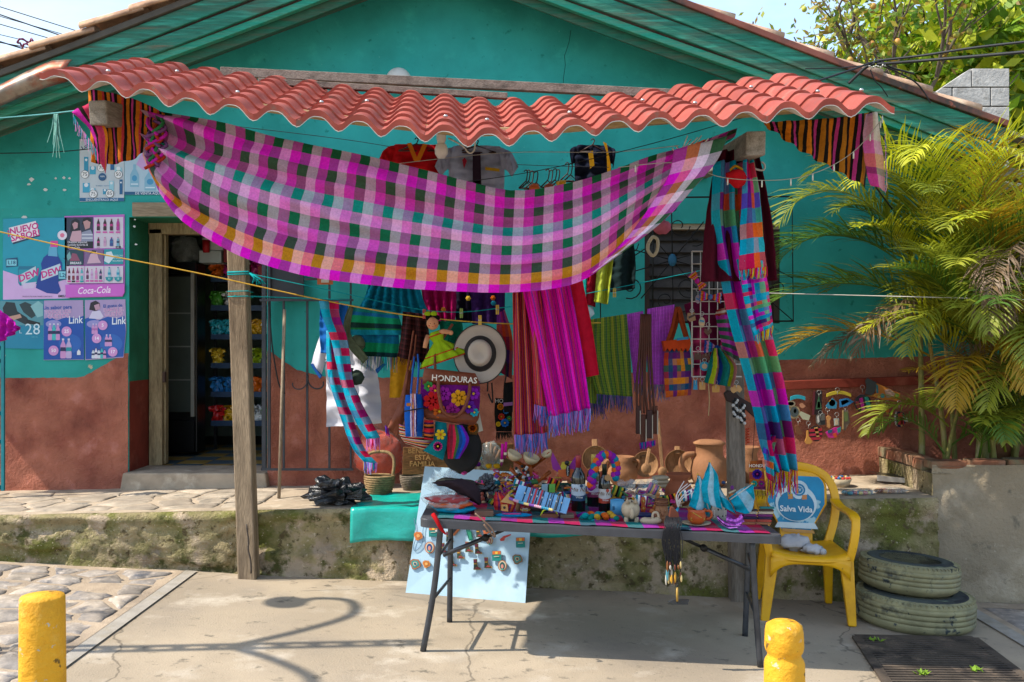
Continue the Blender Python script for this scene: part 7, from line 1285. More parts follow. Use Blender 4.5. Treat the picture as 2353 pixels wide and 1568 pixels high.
# mugs, jars, pig, bowls
def mug(label, x, y, r, h, m, side=1, cat='mug', band=None):
 p = T(x, y); t = thing('mug', p, label, cat); lathe_at(p, [(0, 0), (r, 0), (r, h), (r * .9, h), (r * .9, .01), (0, .012)], 1, 22).build('body', m, t); mb = MB(); mb.tube(smoothpts([p + Vector((side * r * .95, -.005, h * .85)), p + Vector((side * r * 1.55, -.01, h * .75)), p + Vector((side * r * 1.5, -.01, h * .35)), p + Vector((side * r * .95, -.005, h * .18))], 12), .0065, 7); mb.build('handle', m, t)
 if band: mb = MB(); mb.use(cm(band, .4)).prism([(-.012, -.01), (.012, -.01), (.012, .012), (-.012, .012)], .002, o=p + Vector((-r * .45, -r * .9, h * .5)), ax=(1, 0, 0), ay=(0, 0, 1)); mb.build('motif', parent=t)
 return t
mug('pale blue mug between the bottles and the pig', 1418, 1184, .038, .085, cm('#4f93b5', .3), band='#2a5f7a'); mug('orange handled clay mug behind the blue one', 1414, 1160, .042, .085, cm('#a8481f', .35))
t = thing('pig_bank', T(1451, 1202), 'cream wooden pig money box seen from the front', 'money box'); p = T(1451, 1202); mb = MB(); mb.ball(p + Vector((0, .04, .065)), (.05, .06, .052), 18, 12); mb.build('body', pale, t); mb = MB(); mb.ball(p + Vector((0, -.025, .055)), (.014, .02, .03), 12, 8); mb.build('snout', pale, t)
for s in (-1, 1):
 mb = MB(); mb.lathe([(.014, 0), (.011, .03)], p + Vector((s * .028, .0, 0)), 10); mb.build('leg', pale, t); mb = MB(); mb.lathe([(.013, 0), (0, .03)], p + Vector((s * .022, .0, .105)), 8); mb.build('ear', pale, t)
mb = MB(); mb.box(p + Vector((0, -.012, .116)), (.004, .03, .006)); mb.build('coin_slot', cm('#2a2018'), t)
p = T(1495, 1206); mb = MB(); mb.ball(p + Vector((0, 0, .022)), (.058, .03, .022), 18, 10); 
for v in mb.v: v.z = min(v.z, p.z + .034 + .02 * ((v.x - p.x) / .058) ** 2)
mb.tube(smoothpts([p + Vector((.01, 0, .03)), p + Vector((.014, 0, .06)), p + Vector((.035, 0, .062)), p + Vector((.044, 0, .035))], 12), .007, 7); obj('boat_dish', 'cream boat shaped dish with a loop handle', 'dish', mb, pale)
p = T(1520, 1202); t = thing('face_vase', p, 'tan clay vase with a moulded face', 'vase'); lathe_at(p, [(0, 0), (.03, 0), (.038, .02), (.036, .07), (.03, .09), (.036, .125), (.032, .128), (.026, .09)], 1).build('body', tan, t)
mb = MB(); mb.ball(p + Vector((0, -.038, .055)), (.008, .012, .014), 8, 6).ball(p + Vector((-.015, -.034, .068)), .006, 8, 6).ball(p + Vector((.015, -.034, .068)), .006, 8, 6).ball(p + Vector((0, -.037, .032)), (.014, .006, .005), 8, 6); mb.build('face', tan, t)
mb = MB()
for k in range(3): mb.tube([p + Vector((.034 * math.cos(a), .034 * math.sin(a), .1 + k * .012)) for a in [i * .42 for i in range(16)]], .005, 5, False)
mb.build('cord_wrap', cm('#5a3018', .6), t)
p = T(1560, 1160); t = thing('red_clay_pot', p, 'dark red clay pot with a wide flaring rim', 'pot'); lathe_at(p, [(0, 0), (.055, 0), (.083, .05), (.08, .1), (.058, .14), (.052, .155), (.08, .185), (.075, .187), (.045, .155)], 1, 30, wob=.03).build('body', clay, t)
for x, y, w, l in ((1440, 1135, 44, 'clear bag of small green goods behind the pig'), (1492, 1120, 46, 'clear plastic bag of pale clay beads by the red pot')): crumple(l, x - w * .6, x + w * .6, y - 30, y + 24, T(x, 1160), film, wob=.5)
for k in range(3): p = T(1518, 1148); p.z += .012 + k * .024 + .06; mb = MB(); mb.lathe([(.04, 0), (.055, .01), (.055, .02), (.04, .026)], p, 18, sy=.8); obj('clay_ring', ('lowest cream clay ring in the stack', 'middle cream clay ring in the stack', 'top cream clay ring in the stack')[k], 'clay ring', mb, pale)
p = T(1478, 1180); t = thing('wooden_toy', p, 'orange painted wooden toy figure behind the pig', 'toy'); mb = MB(); mb.use(cm('#a8501a', .45)).lathe([(.012, 0), (.016, .03), (.01, .05), (.015, .07), (.01, .09), (0, .095)], p, 12); mb.build('body', parent=t); mb = MB(); mb.use(cm('#b9a03a', .45)).ball(p + Vector((0, -.012, .07)), .006, 7, 5).ball(p + Vector((0, -.014, .03)), .006, 7, 5); mb.build('spots', parent=t)
p = T(1500, 1184); mb = MB(); mb.use(cm('#a8602a', .5)).tube([p + Vector((0, 0, .02)), p + Vector((.03, 0, .1))], .009, 8).ball(p + Vector((-.004, 0, .02)), .016, 10, 7); obj('wooden_rattle', 'small orange wooden rattle leaning on the face vase', 'rattle', mb)
p = T(1480, 1190); obj('blue_rim_dish', 'small blue rimmed dish of beads behind the boat dish', 'dish', lathe_at(p, [(0, 0), (.03, 0), (.05, .02), (.047, .022), (0, .006)], 1), cm('#24345a', .4))
# painted cup and saucer
p = T(1600, 1208); t = thing('painted_cup', p, 'orange painted clay cup on a pale saucer', 'cup'); lathe_at(p, [(0, 0), (.03, 0), (.075, .014), (.078, .018), (.03, .008), (0, .008)], 1).build('saucer', pale, t)
om = mat('orange_glaze', '#a84a18', .4, var=.15, scale=12); q = p + Vector((.002, 0, .01)); lathe_at(q, [(0, 0), (.028, 0), (.047, .02), (.05, .04), (.044, .062), (.05, .08), (.046, .08), (.04, .06), (0, .02)], 1).build('cup', om, t)
mb = MB(); mb.tube(smoothpts([q + Vector((.044, 0, .07)), q + Vector((.075, -.005, .065)), q + Vector((.075, -.005, .035)), q + Vector((.048, 0, .022))], 12), .007, 7); mb.build('handle', om, t)
mb = MB(); mb.use(cm('#b59a3a', .45))
for cx, rr in ((-.03, .01), (.028, .008)): mb.tube([q + Vector((cx + rr * math.cos(a) * (1 - a / 16), -.0485 + abs(cx) * .42, .03 + rr * math.sin(a) * (1 - a / 16))) for a in [i * .5 for i in range(20)]], .0016, 4)
mb.tube([q + Vector((x, -math.sqrt(max(0, .0505 ** 2 - x * x)), .05 - x * .6)) for x in [-.03 + i * .006 for i in range(9)]], .002, 4); mb.build('painted_scrolls', parent=t)
# little flags
fm = weave('flag', ['#0f9ab0', '#8fb8c4', '#0f9ab0'], None, 1, 1, transl=.25); fm2 = weave('flag2', ['#0f9ab0'], [(1, '#0f9ab0'), (1, '#8fb8c4'), (1, '#0f9ab0')], 1, 1, share=1.0, transl=.25)
for i, (x0, y0, x1, y1, L_, R_, l) in enumerate(((1631, 1062, 1642, 1190, [(1630, 1063), (1620, 1092), (1612, 1120), (1618, 1155)], [(1633, 1066), (1650, 1095), (1654, 1140), (1660, 1172)], 'tallest turquoise and white paper flag'), (1603, 1092, 1632, 1180, [(1604, 1093), (1596, 1125), (1588, 1150), (1584, 1164)], [(1608, 1094), (1624, 1118), (1634, 1150), (1628, 1184)], 'turquoise flag leaning left over the painted cup'), (1638, 1076, 1665, 1190, [(1640, 1078), (1640, 1110), (1644, 1140), (1652, 1160)], [(1644, 1086), (1660, 1130), (1680, 1160), (1692, 1182)], 'turquoise and white flag hanging over the pierced pot'), (1728, 1113, 1676, 1150, [(1728, 1114), (1705, 1124), (1690, 1134), (1676, 1146)], [(1732, 1118), (1734, 1150), (1722, 1180), (1692, 1176)], 'turquoise and white flag pointing right beside the chair'))):
 d = 5.1 + .03 * i; t = thing('paper_flag', Q(x1, y1, d), l, 'flag'); MB().tube([Q(x1, y1, d), Q(x0, y0, d)], .0035, 6).build('stick', cm('#b9b9b0', .4), t); mb = MB(); mb.ball(Q(x0, y0 - 1, d), .006, 8, 6); mb.build('gold_tip', cm('#b58a2a', .3), t); drape('flag_sheet', L_, R_, d - .008, fm if i < 2 else fm2, parent=t, nu=14, nv=16, folds=1.3, amp=.012, solid=.001)
p = T(1652, 1196); t = thing('pierced_pot', p, 'white pierced clay pot under the flags', 'pot'); lathe_at(p, [(0, 0), (.04, 0), (.042, .05), (.036, .085), (.02, .1), (.012, .1)], 1).build('body', cm('#a8a294', .7), t)
mb = MB()
for a in (-.9, -.3, .3, .9):
 for z in (.03, .065): mb.use(cm('#1c1814')).ball(p + Vector((.039 * math.sin(a), -.039 * math.cos(a), z)), .005, 7, 5)
mb.build('holes', parent=t)
pm_ = weave('purple_strip', ['#4a1450', '#6a2a7a', '#8f5aa0'], None, 2, 1, transl=0)
for i, (L_, R_, l) in enumerate((([(1648, 1186), (1672, 1202), (1700, 1206)], [(1650, 1196), (1672, 1214), (1706, 1210)], 'dark purple cloth strip curled on the table front'), ([(1670, 1188), (1690, 1194), (1704, 1182)], [(1668, 1198), (1692, 1208), (1710, 1198)], 'lilac cloth strip curled over the dark purple one'))): tag(drape('cloth_strip', L_, R_, 4.98 + .01 * i, pm_ if i == 0 else cloth('#8a4aa0'), nu=8, nv=18, amp=.006), l, 'cloth strip')
for i, (x, y, n, c) in enumerate(((1718, 1208, 6, '#1a1418'), (1755, 1208, 7, '#8a5a3a'))):
 for k in range(n):
  p = T(x + k * 1.5 - 2 * i, y - k * 4.5); p.z += .012 + .004 * k; cc = (c, '#a03a2a', '#2a1a3a', '#6a1a5a', '#b5a58a', '#3a2a24', '#0d6a6a')[k % 7] if k else '#8a5434'
  l = ('lowest', 'second', 'third', 'fourth', 'fifth', 'sixth', 'seventh')[k] + (' leather bracelet in the narrow row beside the flags' if i == 0 else ' bracelet in the wide row at the table\'s right end'); obj('bracelet', l, 'bracelet', MB().box(p, (.075 if i == 0 else .082, .03, .01), .06 - .1 * i), cm(cc, .6), 'bracelet rows at the table right end', bevel=.002)
# the bundle of pendants hanging over the table front
t = thing('pendant_bundle', Q(1548, 1320, 4.9), 'bundle of black cord pendants hanging over the table front', 'necklaces'); mb = MB(); rngp = random.Random(4)
for k in range(54):
 x0 = 1535 + rngp.uniform(-6, 24); x1 = 1548 + rngp.uniform(-20, 20); y1 = 1290 + rngp.uniform(-10, 26)
 mb.tube(smoothpts([Q(x0, 1186, 4.97), Q(x0 + rngp.uniform(-10, 10), 1204, 4.895), Q(lerp(x0, x1, .4) + rngp.uniform(-14, 14), 1240, 4.89), Q(x1, y1, 4.9)], 12), .0022, 4)
tag(mb.build('cords', cm('#15151a', .6), t), kind='stuff')
for k in range(20):
 x, y = 1548 + rngp.uniform(-20, 18), 1300 + rngp.uniform(-8, 34); c = ('#7a4a24', '#4f8a94', '#b5862a', '#a8a294', '#5a2a1a', '#b5a06a')[k % 6]; mb = MB(); mb.ball(Q(x, y, 4.895 + rngp.uniform(-.01, .01)), (.006, .005, rngp.uniform(.012, .03)), 7, 6); mb.build('pendant', cm(c, .4), t)
mb = MB(); mb.tube([Q(1552, 1330, 4.9), Q(1556, 1385, 4.9)], .0022, 4).tube([Q(1558, 1330, 4.9), Q(1556, 1385, 4.9)], .0022, 4); mb.build('long_cord', cm('#15151a'), t)
mb = MB(); mb.prism([(1535, 1384), (1550, 1378), (1584, 1380), (1581, 1390), (1552, 1390)], .02, d=4.9); mb.build('hanging_plate', cm('#2f3234', .4), t); mb = MB(); mb.tube([Q(1556, 1350, 4.895), Q(1556, 1382, 4.895)], .006, 6); mb.build('gold_bead', cm('#a5823a', .4), t)
p = T(1549, 1200); mb = MB(); mb.use(mat('leather_g', '#5a2a18', .5)).prism([(1537, 1192), (1541, 1166), (1548, 1166), (1560, 1180), (1562, 1200), (1552, 1206), (1540, 1202)], .03, d=4.95); obj('leather_mask', 'reddish brown leather mask charm above the pendants', 'charm', mb, None, bevel=.004)
t = thing('scalp_massager', Q(1555, 1180, 5.0), 'white wire whisk with a blue handle fanning up', 'whisk'); mb = MB(); mb.tube([Q(1551, 1182, 4.97), Q(1558, 1168, 5.0)], .008, 8); mb.build('handle', cm('#1a6f8a', .35), t); mb = MB()
for a, b, c, e in ((1554, 1140, 1572, 1106), (1556, 1135, 1580, 1112), (1560, 1138, 1588, 1112), (1566, 1142, 1592, 1122), (1568, 1146, 1594, 1130), (1560, 1150, 1582, 1128)): mb.tube(smoothpts([Q(1558, 1168, 5.0), Q(a, b, 4.99), Q(c, e, 5.02)], 10), .0024, 5)
mb.build('wires', cm('#b5b0aa', .35), t)
t = pouch('embroidered_bag', 'small embroidered bag lettered HONDU with bottom tassels beside the post', 'bag', [(1724, 1060), (1722, 1090), (1724, 1125)], [(1752, 1058), (1756, 1090), (1760, 1126)], 5.75, weave('emb_bag', ['#a85a1a', '#8a3a1a'], [(1, '#4a1a5a'), (2, '#a8541a'), (2, '#8a2a3a'), (1, '#b58a3a'), (2, '#7a3a1a')], 1, 1, share=.7, transl=0), .02)
mb = MB(); flower(mb, 1740, 1090, 5.715, 12, '#3a1a7a', '#8a1f5a', 10); flower(mb, 1733, 1112, 5.715, 8, '#0d7a70', '#b5a02a', 7); flower(mb, 1750, 1112, 5.715, 8, '#6a1a5a', '#2f7a3a', 7); mb.use(cm('#bdb5a5')).text('HONDU', Q(1740, 1071, 5.705), (1, 0, 0), (0, 0, 1), .026, .015); mb.build('embroidery', parent=t, smooth=False)
fringe([Q(1725, 1127, 5.75), Q(1759, 1127, 5.75)], ['#b5a02a', '#3a2a1a', '#8a6a2a'], 40, .05, .002, t)
# heaps of little crafts between the larger things
rq = random.Random(3); hp = MB(); hc_ = ['#b03a2a', '#2a7a8a', '#b5962a', '#6a2a7a', '#a88a64', '#8a4a24', '#b02a6a', '#3a6a3a', '#c0b49a', '#1f3f6a', '#b5641a', '#4a2a1c']
for k in range(420):
 x, y = rq.choice(((rq.uniform(1060, 1330), rq.uniform(1122, 1172)), (rq.uniform(1400, 1700), rq.uniform(1135, 1180)), (rq.uniform(1300, 1560), rq.uniform(1140, 1168)), (rq.uniform(1140, 1240), rq.uniform(1128, 1160))))
 p = T(x, y) + Vector((0, 0, .016 + rq.random() ** 2 * (.13 if x < 1330 else .07))); hp.use(cm(rq.choice(hc_), .55)); q = rq.random(); M = Matrix.Rotation(rq.uniform(0, 3.1), 4, 'Z') @ Matrix.Rotation(rq.uniform(-.8, .8), 4, 'X')
 if q < .3: hp.ball(p, (rq.uniform(.008, .02), .01, rq.uniform(.008, .016)), 7, 5)
 elif q < .65: hp.box(p, (rq.uniform(.02, .055), rq.uniform(.012, .03), rq.uniform(.005, .014)), 0, M)
 elif q < .85: hp.tube([p + (M @ Vector((.02 * math.cos(a), .02 * math.sin(a), 0))) for a in [i * .7 for i in range(10)]], .0035, 4, False)
 else: hp.tube([p, p + (M @ Vector((.05, 0, .02)))], [.007, .004], 5)
tag(hp.build('trinkets'), 'heaps of tiny painted crafts filling the gaps on the table', 'trinkets', kind='stuff')
pst = [weave('tiny_stripe%d' % i, c, None, 2, 1, transl=0) for i, c in enumerate((['#a8182c', '#1c1412', '#c98a1a'], ['#0a7f94', '#e8e0d0', '#7a1060'], ['#c0287a', '#3a1a5a', '#e0a020'], ['#2f6a34', '#b5962a', '#14120f']))]
for k in range(18):
 x, y = ((1062 + k * 26, 1120 + (k * 7) % 26) if k < 11 else (1420 + (k - 11) * 27, 1132 + (k * 5) % 22)); p = T(x, y + 24); p.z += .03 + .03 * (k % 3); a = rq.uniform(-.6, .6); mb = MB()
 for s in (-1, 1): mb.grid(lambda u, v: p + (Matrix.Rotation(a, 4, 'Y') @ Vector((lerp(-.036, .036, u), s * .016 * (math.sin(math.pi * u) * math.sin(math.pi * v)) ** .6, lerp(.034, -.03, v)))), 8, 8, s > 0)
 obj('woven_pouch', 'tiny striped woven pouch in the heap along the table\'s back', 'pouch', mb, pst[k % 4], 'tiny woven pouches on the table')
for k in range(14):
 x, y = ((1075 + k * 33, 1150 + (k * 11) % 22) if k < 8 else (1432 + (k - 8) * 40, 1160 + (k * 7) % 16)); p = T(x, y); p.z += .02; q = rq.uniform(.8, 1.2)
 obj('clay_figure', 'tiny painted clay figure standing in the heap of crafts', 'figurine', lathe_at(p, [(0, 0), (.015, 0), (.019, .018), (.011, .034), (.007, .04), (.012, .05), (.011, .06), (0, .066)], q, 10), cm(('#b5743a', '#8a3a24', '#c0a878', '#2a6a80', '#a8284a')[k % 5], .5), 'tiny clay figures on the table')
# ================================================================ CHAIR
yel = mat('yellow_plastic', '#dca200', .45, var=.06, scale=4, spec=.45, blots=(('#b87e00', 3, .46, .7), ('#d8a53a', 7, .6, .75), ('#5a4a1a', 22, .68, .74)))
cx_, cy_ = 1.845, 6.14; ch = thing('plastic_chair', (cx_, cy_, gz(cx_)), 'yellow plastic armchair with a blue sticker on its back', 'chair')
CM = Matrix.Translation((cx_, cy_, gz(cx_))) @ Matrix.Rotation(-.10, 4, 'Z') @ Matrix.Rotation(.03, 4, 'Y')
def cp(x, y, z): return CM @ Vector((x, y, z))
def leg(a, b, w0, w1, t0=.05, t1=.035, nm='leg'):
 mb = MB(); q = lambda p, w, t: [cp(p[0] - w / 2, p[1] - t / 2, p[2]), cp(p[0] + w / 2, p[1] - t / 2, p[2]), cp(p[0] + w / 2, p[1] + t / 2, p[2]), cp(p[0] - w / 2, p[1] + t / 2, p[2])]
 mb.hexa(q(b, w1, t1) + q(a, w0, t0)); return mb.build(nm, yel, ch, bevel=.008)
for s in (-1, 1):
 leg((s * .222, -.2, .41), (s * .262, -.24, 0), .085, .05); leg((s * .2, .2, .41), (s * .235, .27, 0), .07, .045)
 mb = MB(); P_ = smoothpts([(s * .235, -.21, .37), (s * .262, -.215, .5), (s * .275, -.2, .62), (s * .272, -.14, .662), (s * .262, -.02, .668), (s * .25, .1, .672), (s * .235, .2, .70)], 22)
 vs_ = []
 for i, p in enumerate(P_):
  k = i / 22; w, t = (.05, .03) if k < .4 else (.062, .022); pn = Vector(P_[min(i + 1, 22)]) - Vector(P_[max(i - 1, 0)]); pn.normalize(); sd = Vector((1, 0, 0)); up = sd.cross(pn).normalized()
  vs_ += [cp(*(Vector(p) + sd * a * w / 2 + up * b * t / 2)) for a, b in ((-1, -1), (1, -1), (1, 1), (-1, 1))]
 mb.add(vs_, [(4 * i + j, 4 * i + (j + 1) % 4, 4 * i + 4 + (j + 1) % 4, 4 * i + 4 + j) for i in range(22) for j in range(4)] + [(3, 2, 1, 0), tuple(88 + j for j in range(4))]); mb.build('arm', yel, ch, bevel=.006)
mb = MB(); mb.grid(lambda u, v: cp(lerp(-.235, .235, u) * (1 - .08 * v), lerp(-.25, .21, v) - .02 * math.sin(math.pi * u) * (1 - v), .415 - .022 * math.sin(math.pi * u) * math.sin(math.pi * min(1, v * 1.2)) - .03 * max(0, 1 - v / .08) + .02 * (2 * u - 1) ** 4), 22, 20); mb.build('seat', yel, ch, solid=.012)
mb = MB(); mb.grid(lambda u, v: cp(lerp(-.24, .24, u), -.255, lerp(.40, .40 - .035 - .09 * abs(2 * u - 1) ** 4, v)), 24, 3); mb.build('seat_apron', yel, ch, solid=.01)
def by(z): return .2 + .12 * max(0, (z - .4) / .5)
mb = MB(); P_ = smoothpts([(-.19, .40), (-.235, .55), (-.25, .68), (-.225, .79), (-.15, .865), (0, .895), (.15, .865), (.225, .79), (.25, .68), (.235, .55), (.19, .40)], 44); vs_ = []
for i, (x, z) in enumerate(P_):
 t = Vector((P_[min(i + 1, 44)][0] - P_[max(i - 1, 0)][0], P_[min(i + 1, 44)][1] - P_[max(i - 1, 0)][1])).normalized(); n_ = Vector((-t.y, t.x)); y = by(z) + .03 * (1 - (x / .25) ** 2) - .02
 for a, b in ((-.03, -.014), (.022, -.014), (.022, .014), (-.03, .014)): vs_.append(cp(x + n_.x * a * -1, y + b, z + n_.y * a * -1))
mb.add(vs_, [(4 * i + j, 4 * i + (j + 1) % 4, 4 * i + 4 + (j + 1) % 4, 4 * i + 4 + j) for i in range(44) for j in range(4)]); mb.build('back_frame', yel, ch, bevel=.005)
def bpanel(off):
 def f(u, v):
  z = lerp(.87, .405, v); w = lerp(.20, .2, min(1, v * 3)) if v < .45 else lerp(.2, .105, min(1, (v - .45) / .35)); w *= math.sqrt(max(.0, 1 - max(0, (.22 - v) / .24) ** 2)); x = lerp(-w, w, u)
  return cp(x, by(z) + .03 * (1 - (x / .25) ** 2) - .02 - off, z)
 return f
mb = MB(); mb.grid(bpanel(0), 20, 26); mb.build('back_panel', yel, ch, solid=.01)
st = MB(); fn = bpanel(.009)
st.use(mat('sticker_blue', '#0a80a8', .4, var=.2, scale=9, blots=(('#9fc4cc', 7, .56, .6),))).grid(lambda u, v: fn(.04 + .92 * u, .08 + .74 * v), 20, 20); st = st.build('sticker', parent=ch)
mb = MB(); k = 0
def sp(x, z, off): return cp(x, by(z) + .03 * (1 - (x / .25) ** 2) - .02 - off, z)
def shp(c, pts, off): mb.use(cm(c, .4)).add([sp(x, z, off) for x, z in pts], [tuple(range(len(pts)))], flat=True)
shp('#b9c9cc', circ(.135, .12, 28, 0, .66), .0155); shp('#0a6f94', circ(.118, .1, 28, 0, .645), .017); shp('#b9c9cc', [(-.14, .50), (.14, .50), (.12, .535), (-.12, .535)], .016); shp('#b5843a', [(-.09, .475), (.12, .47), (.11, .49), (-.09, .495)], .016); shp('#b9c9cc', circ(.062, .06, 24, .02, .745), .018); shp('#0a6f94', circ(.042, .04, 20, .02, .745), .0195); shp('#b9c9cc', circ(.03, .028, 18, .02, .745), .0205); shp('#0a6f94', circ(.026, .024, 18, .02, .745), .021)
for x, z in ((-.035, .70), (.055, .70)): shp('#b5743a', [(x - .016, z - .018), (x + .016, z - .014), (x + .016, z + .016), (x - .014, z + .012)], .0205)
o_, ax_ = sp(0, .612, .022), (sp(.05, .612, .022) - sp(-.05, .612, .022)).normalized(); mb.use(cm('#c9d2d2', .4)).text('Salva Vida', sp(0, .62, .024), ax_, (sp(0, .65, .0) - sp(0, .6, 0)).normalized(), .053, .025); o2 = sp(.02, .745, .023); mb.text('SV', o2, ax_, Vector((0, 0, 1)), .03, .01); mb.build('printed_logo', parent=st, smooth=False)
t = thing('stuffed_toy', cp(-.05, -.05, .41), 'small white and blue stuffed bundle lying on the chair seat', 'toy'); mb = MB(); mb.ball(cp(-.06, -.04, .455), (.09, .06, .05), 16, 10, .5, 3).ball(cp(.04, -.1, .43), (.06, .045, .032), 14, 9, .5, 3); mb.build('body', mat('dirty_white', '#a8a7a8', .85, var=.15, scale=14, blots=(('#3a7a9a', 9, .64, .68),)), t)
for x in (.06, .1): mb = MB(); mb.ball(cp(x, -.13, .422), .022, 10, 7); mb.build('paw', MATS['dirty_white'], t)
# ================================================================ TYRES
tyrem = mat('painted_tyre', '#827d5c', .85, var=.25, scale=6, bump=.35, bscale=40, blots=(('#3a3b34', 5, .53, .64), ('#8f8a6a', 2.5, .55, .7), ('#2c3436', 16, .6, .66)), dist=.005)
tyred = mat('painted_tyre_dark', '#454b46', .85, var=.25, scale=6, bump=.35, bscale=40, blots=(('#23262a', 3, .46, .6), ('#66725a', 5, .6, .7)), dist=.005)
def tyre(label, c, R, h, tilt, rin):
 t = thing('tyre', c, label, 'tyre'); M = Matrix.Rotation(tilt[0], 4, 'X') @ Matrix.Rotation(tilt[1], 4, 'Y')
 pr = [(R - .03, .012), (R - .008, .03)]
 z = .035
 for k in range(4): zz = .04 + k * (h - .08) / 4; dz = (h - .08) / 4; pr += [(R, zz), (R + .002, zz + dz * .5), (R, zz + dz * .9), (R - .007, zz + dz * .93), (R - .007, zz + dz * .99)]
 pr += [(R - .004, h - .034), (R - .012, h - .02), (R - .03, h - .008)]
 mb = MB(); mb.lathe([(R - .05, 0)] + pr + [(R - .045, h - .004)], c, 56, M); mb.build('tread', tyrem, t)
 mb = MB(); mb.lathe([(R - .045, h - .004), (R - .055, h - .001), (R - .06, h - .004), (R - .08, h), (rin + .03, h - .004), (rin + .022, h + .001), (rin + .005, h - .006), (rin, h - .02), (rin + .012, h - .04), (R - .06, h - .06), (R - .05, h * .5), (R - .06, .05), (rin, .02), (rin, 0), (R - .05, 0)], c, 56, M); mb.build('sidewall', tyred, t)
 mb = MB()
 for k in range(64): a = 6.283 * k / 64; mb.box(Vector(c) + (M @ Vector(((R - .018) * math.cos(a), (R - .018) * math.sin(a), h - .016))), (.022, .012, .014), a + .0)
 mb.build('tread_blocks', tyrem, t)
tc = Vector((2.53, 6.05, gz(2.53) - .006)); tyre('larger dark green painted tyre lying at the bottom', tc, .355, .205, (0, -.047 + .09), .2); tyre('smaller painted tyre lying tilted on top of the larger one', tc + Vector((-.01, .06, .205)), .302, .19, (-.02, .07), .175)
# ================================================================ BOLLARDS, DRAIN, THINGS ON THE FAR PLATFORM
bolm = mat('yellow_bollard', '#d69a1c', .7, var=.1, scale=7, bump=.9, bscale=30, blots=(('#b87f18', 4, .5, .7), ('#e0b04a', 6, .58, .72), ('#6b4f1c', 15, .63, .68), ('#b5a98f', 22, .66, .69)), dist=.012)
p = Vector((-1.78, 3.64, gz(-1.78))); mb = MB(); mb.lathe([(.084, -.02), (.083, .2), (.081, .45), (.08, .592), (.076, .601), (0, .606)], p, 36, wob=.03); tag(mb.build('bollard', bolm), 'plain cylindrical yellow bollard beside the cobbles', 'bollard')
p = Vector((1.10, 3.88, gz(1.1))); mb = MB(); mb.lathe([(.082, -.02), (.081, .3), (.08, .40), (.076, .415), (.067, .428), (.066, .44), (.074, .452), (.078, .47), (.076, .53), (.071, .555), (.05, .568), (0, .572)], p, 36, wob=.045); tag(mb.build('bollard', bolm), 'yellow bollard with a notched neck in front of the table', 'bollard')
gcor = [G(1968, 1467), G(2238, 1471), G(2420, 1610), G(2062, 1608)]
dg_ = thing('drain_grate', gcor[0].lerp(gcor[2], .5), 'rusty slatted drain cover set in the pavement', 'drain cover'); gm = mat('rusty_grate', '#4a4036', .8, var=.35, scale=8, bump=.4, bscale=40, blots=(('#2a2420', 5, .5, .65), ('#6a5a4a', 7, .56, .7)))
for i in range(4):
 a, b = gcor[i], gcor[(i + 1) % 4]; MB().beam(a + Vector((0, 0, .006)), b + Vector((0, 0, .006)), .05, .02).build('frame', gm, dg_)
mb = MB(); mb.add([q + Vector((0, 0, .0045)) for q in gcor], [(3, 2, 1, 0)]); mb.build('painted_pit_dark', cm('#1c1814', .9), dg_)  # flat near-black sheet paints the darkness of the pit under the slats
for k in range(1, 26): a, b = gcor[0].lerp(gcor[3], k / 26), gcor[1].lerp(gcor[2], k / 26); MB().beam(a + Vector((0, 0, .009)), b + Vector((0, 0, .009)), .022, .012).build('slat', gm, dg_)
for x, y, l in ((2010, 1478, 'tiny weed sprouting at the drain\'s far corner'), (2245, 1548, 'bright green weed at the drain\'s near edge'), (2120, 1555, 'small weed between the drain slats')):
 mb = MB(); p = G(x, y)
 for k in range(14): a = random.uniform(0, 6.28); r = random.uniform(.015, .045); q = p + Vector((random.uniform(-.03, .03), random.uniform(-.02, .02), .012)); tip = q + Vector((r * math.cos(a), r * math.sin(a), random.uniform(.01, .03))); sd = Vector((-math.sin(a), math.cos(a), 0)) * r * .3; mb.add([q, q.lerp(tip, .5) + sd, tip, q.lerp(tip, .5) - sd], [(0, 1, 2, 3)])
 tag(mb.build('weed', mat('weed_leaf', '#7a9a2a', .7, transl=.3)), l, 'weed')
p = PL(2065, 1108); t = thing('magazine', p, 'thick dark covered magazine lying open on the far platform', 'book'); mb = MB(); mb.grid(lambda u, v: p + Vector((lerp(-.2, .2, u), lerp(.1, -.1, v), .03 + .03 * (1 - u) ** 2 + .012)), 12, 3); mb.build('cover', cm('#171a22', .3), t); mb = MB(); mb.grid(lambda u, v: p + Vector((lerp(-.2, .2, u), -.1 , lerp(.038 + .03 * (1 - u) ** 2, .004 + .02 * (1 - u) ** 2, v))), 12, 3); mb.build('page_edge', cm('#b0aaa0', .8), t)
for i, (x, y, c, l) in enumerate(((1972, 1138, '#4a7a84', 'plastic packet of coloured trinkets on the far platform'), (2046, 1134, '#8a5a34', 'plastic packet of brown trinkets on the far platform'))):
 p = PL(x, y); t = thing('packet', p, l, 'packet'); mb = MB()
 for k in range(16): mb.use(cm((c, '#b0403a', '#2a7a8a', '#b5a04a', '#5a2a6a')[k % 5] if i == 0 else (c, '#b5864a', '#7a3a24')[k % 3], .5)); mb.ball(p + Vector((lerp(-.09, .09, k / 15), random.uniform(-.03, .03), .018)), (.022, .02, .014), 8, 5)
 mb.build('trinkets', parent=t); mb = MB(); mb.ball(p + Vector((0, 0, .02)), (.125, .06, .026), 16, 8, .3, 4); mb.build('plastic_wrap', film, t)
p = PL(1930, 1118); t = obj('cream_bowl', 'cream bowl of bead strings behind the chair', 'bowl', lathe_at(p, [(0, 0), (.06, 0), (.085, .06), (.08, .06), (0, .012)], 1), pale); mb = MB()
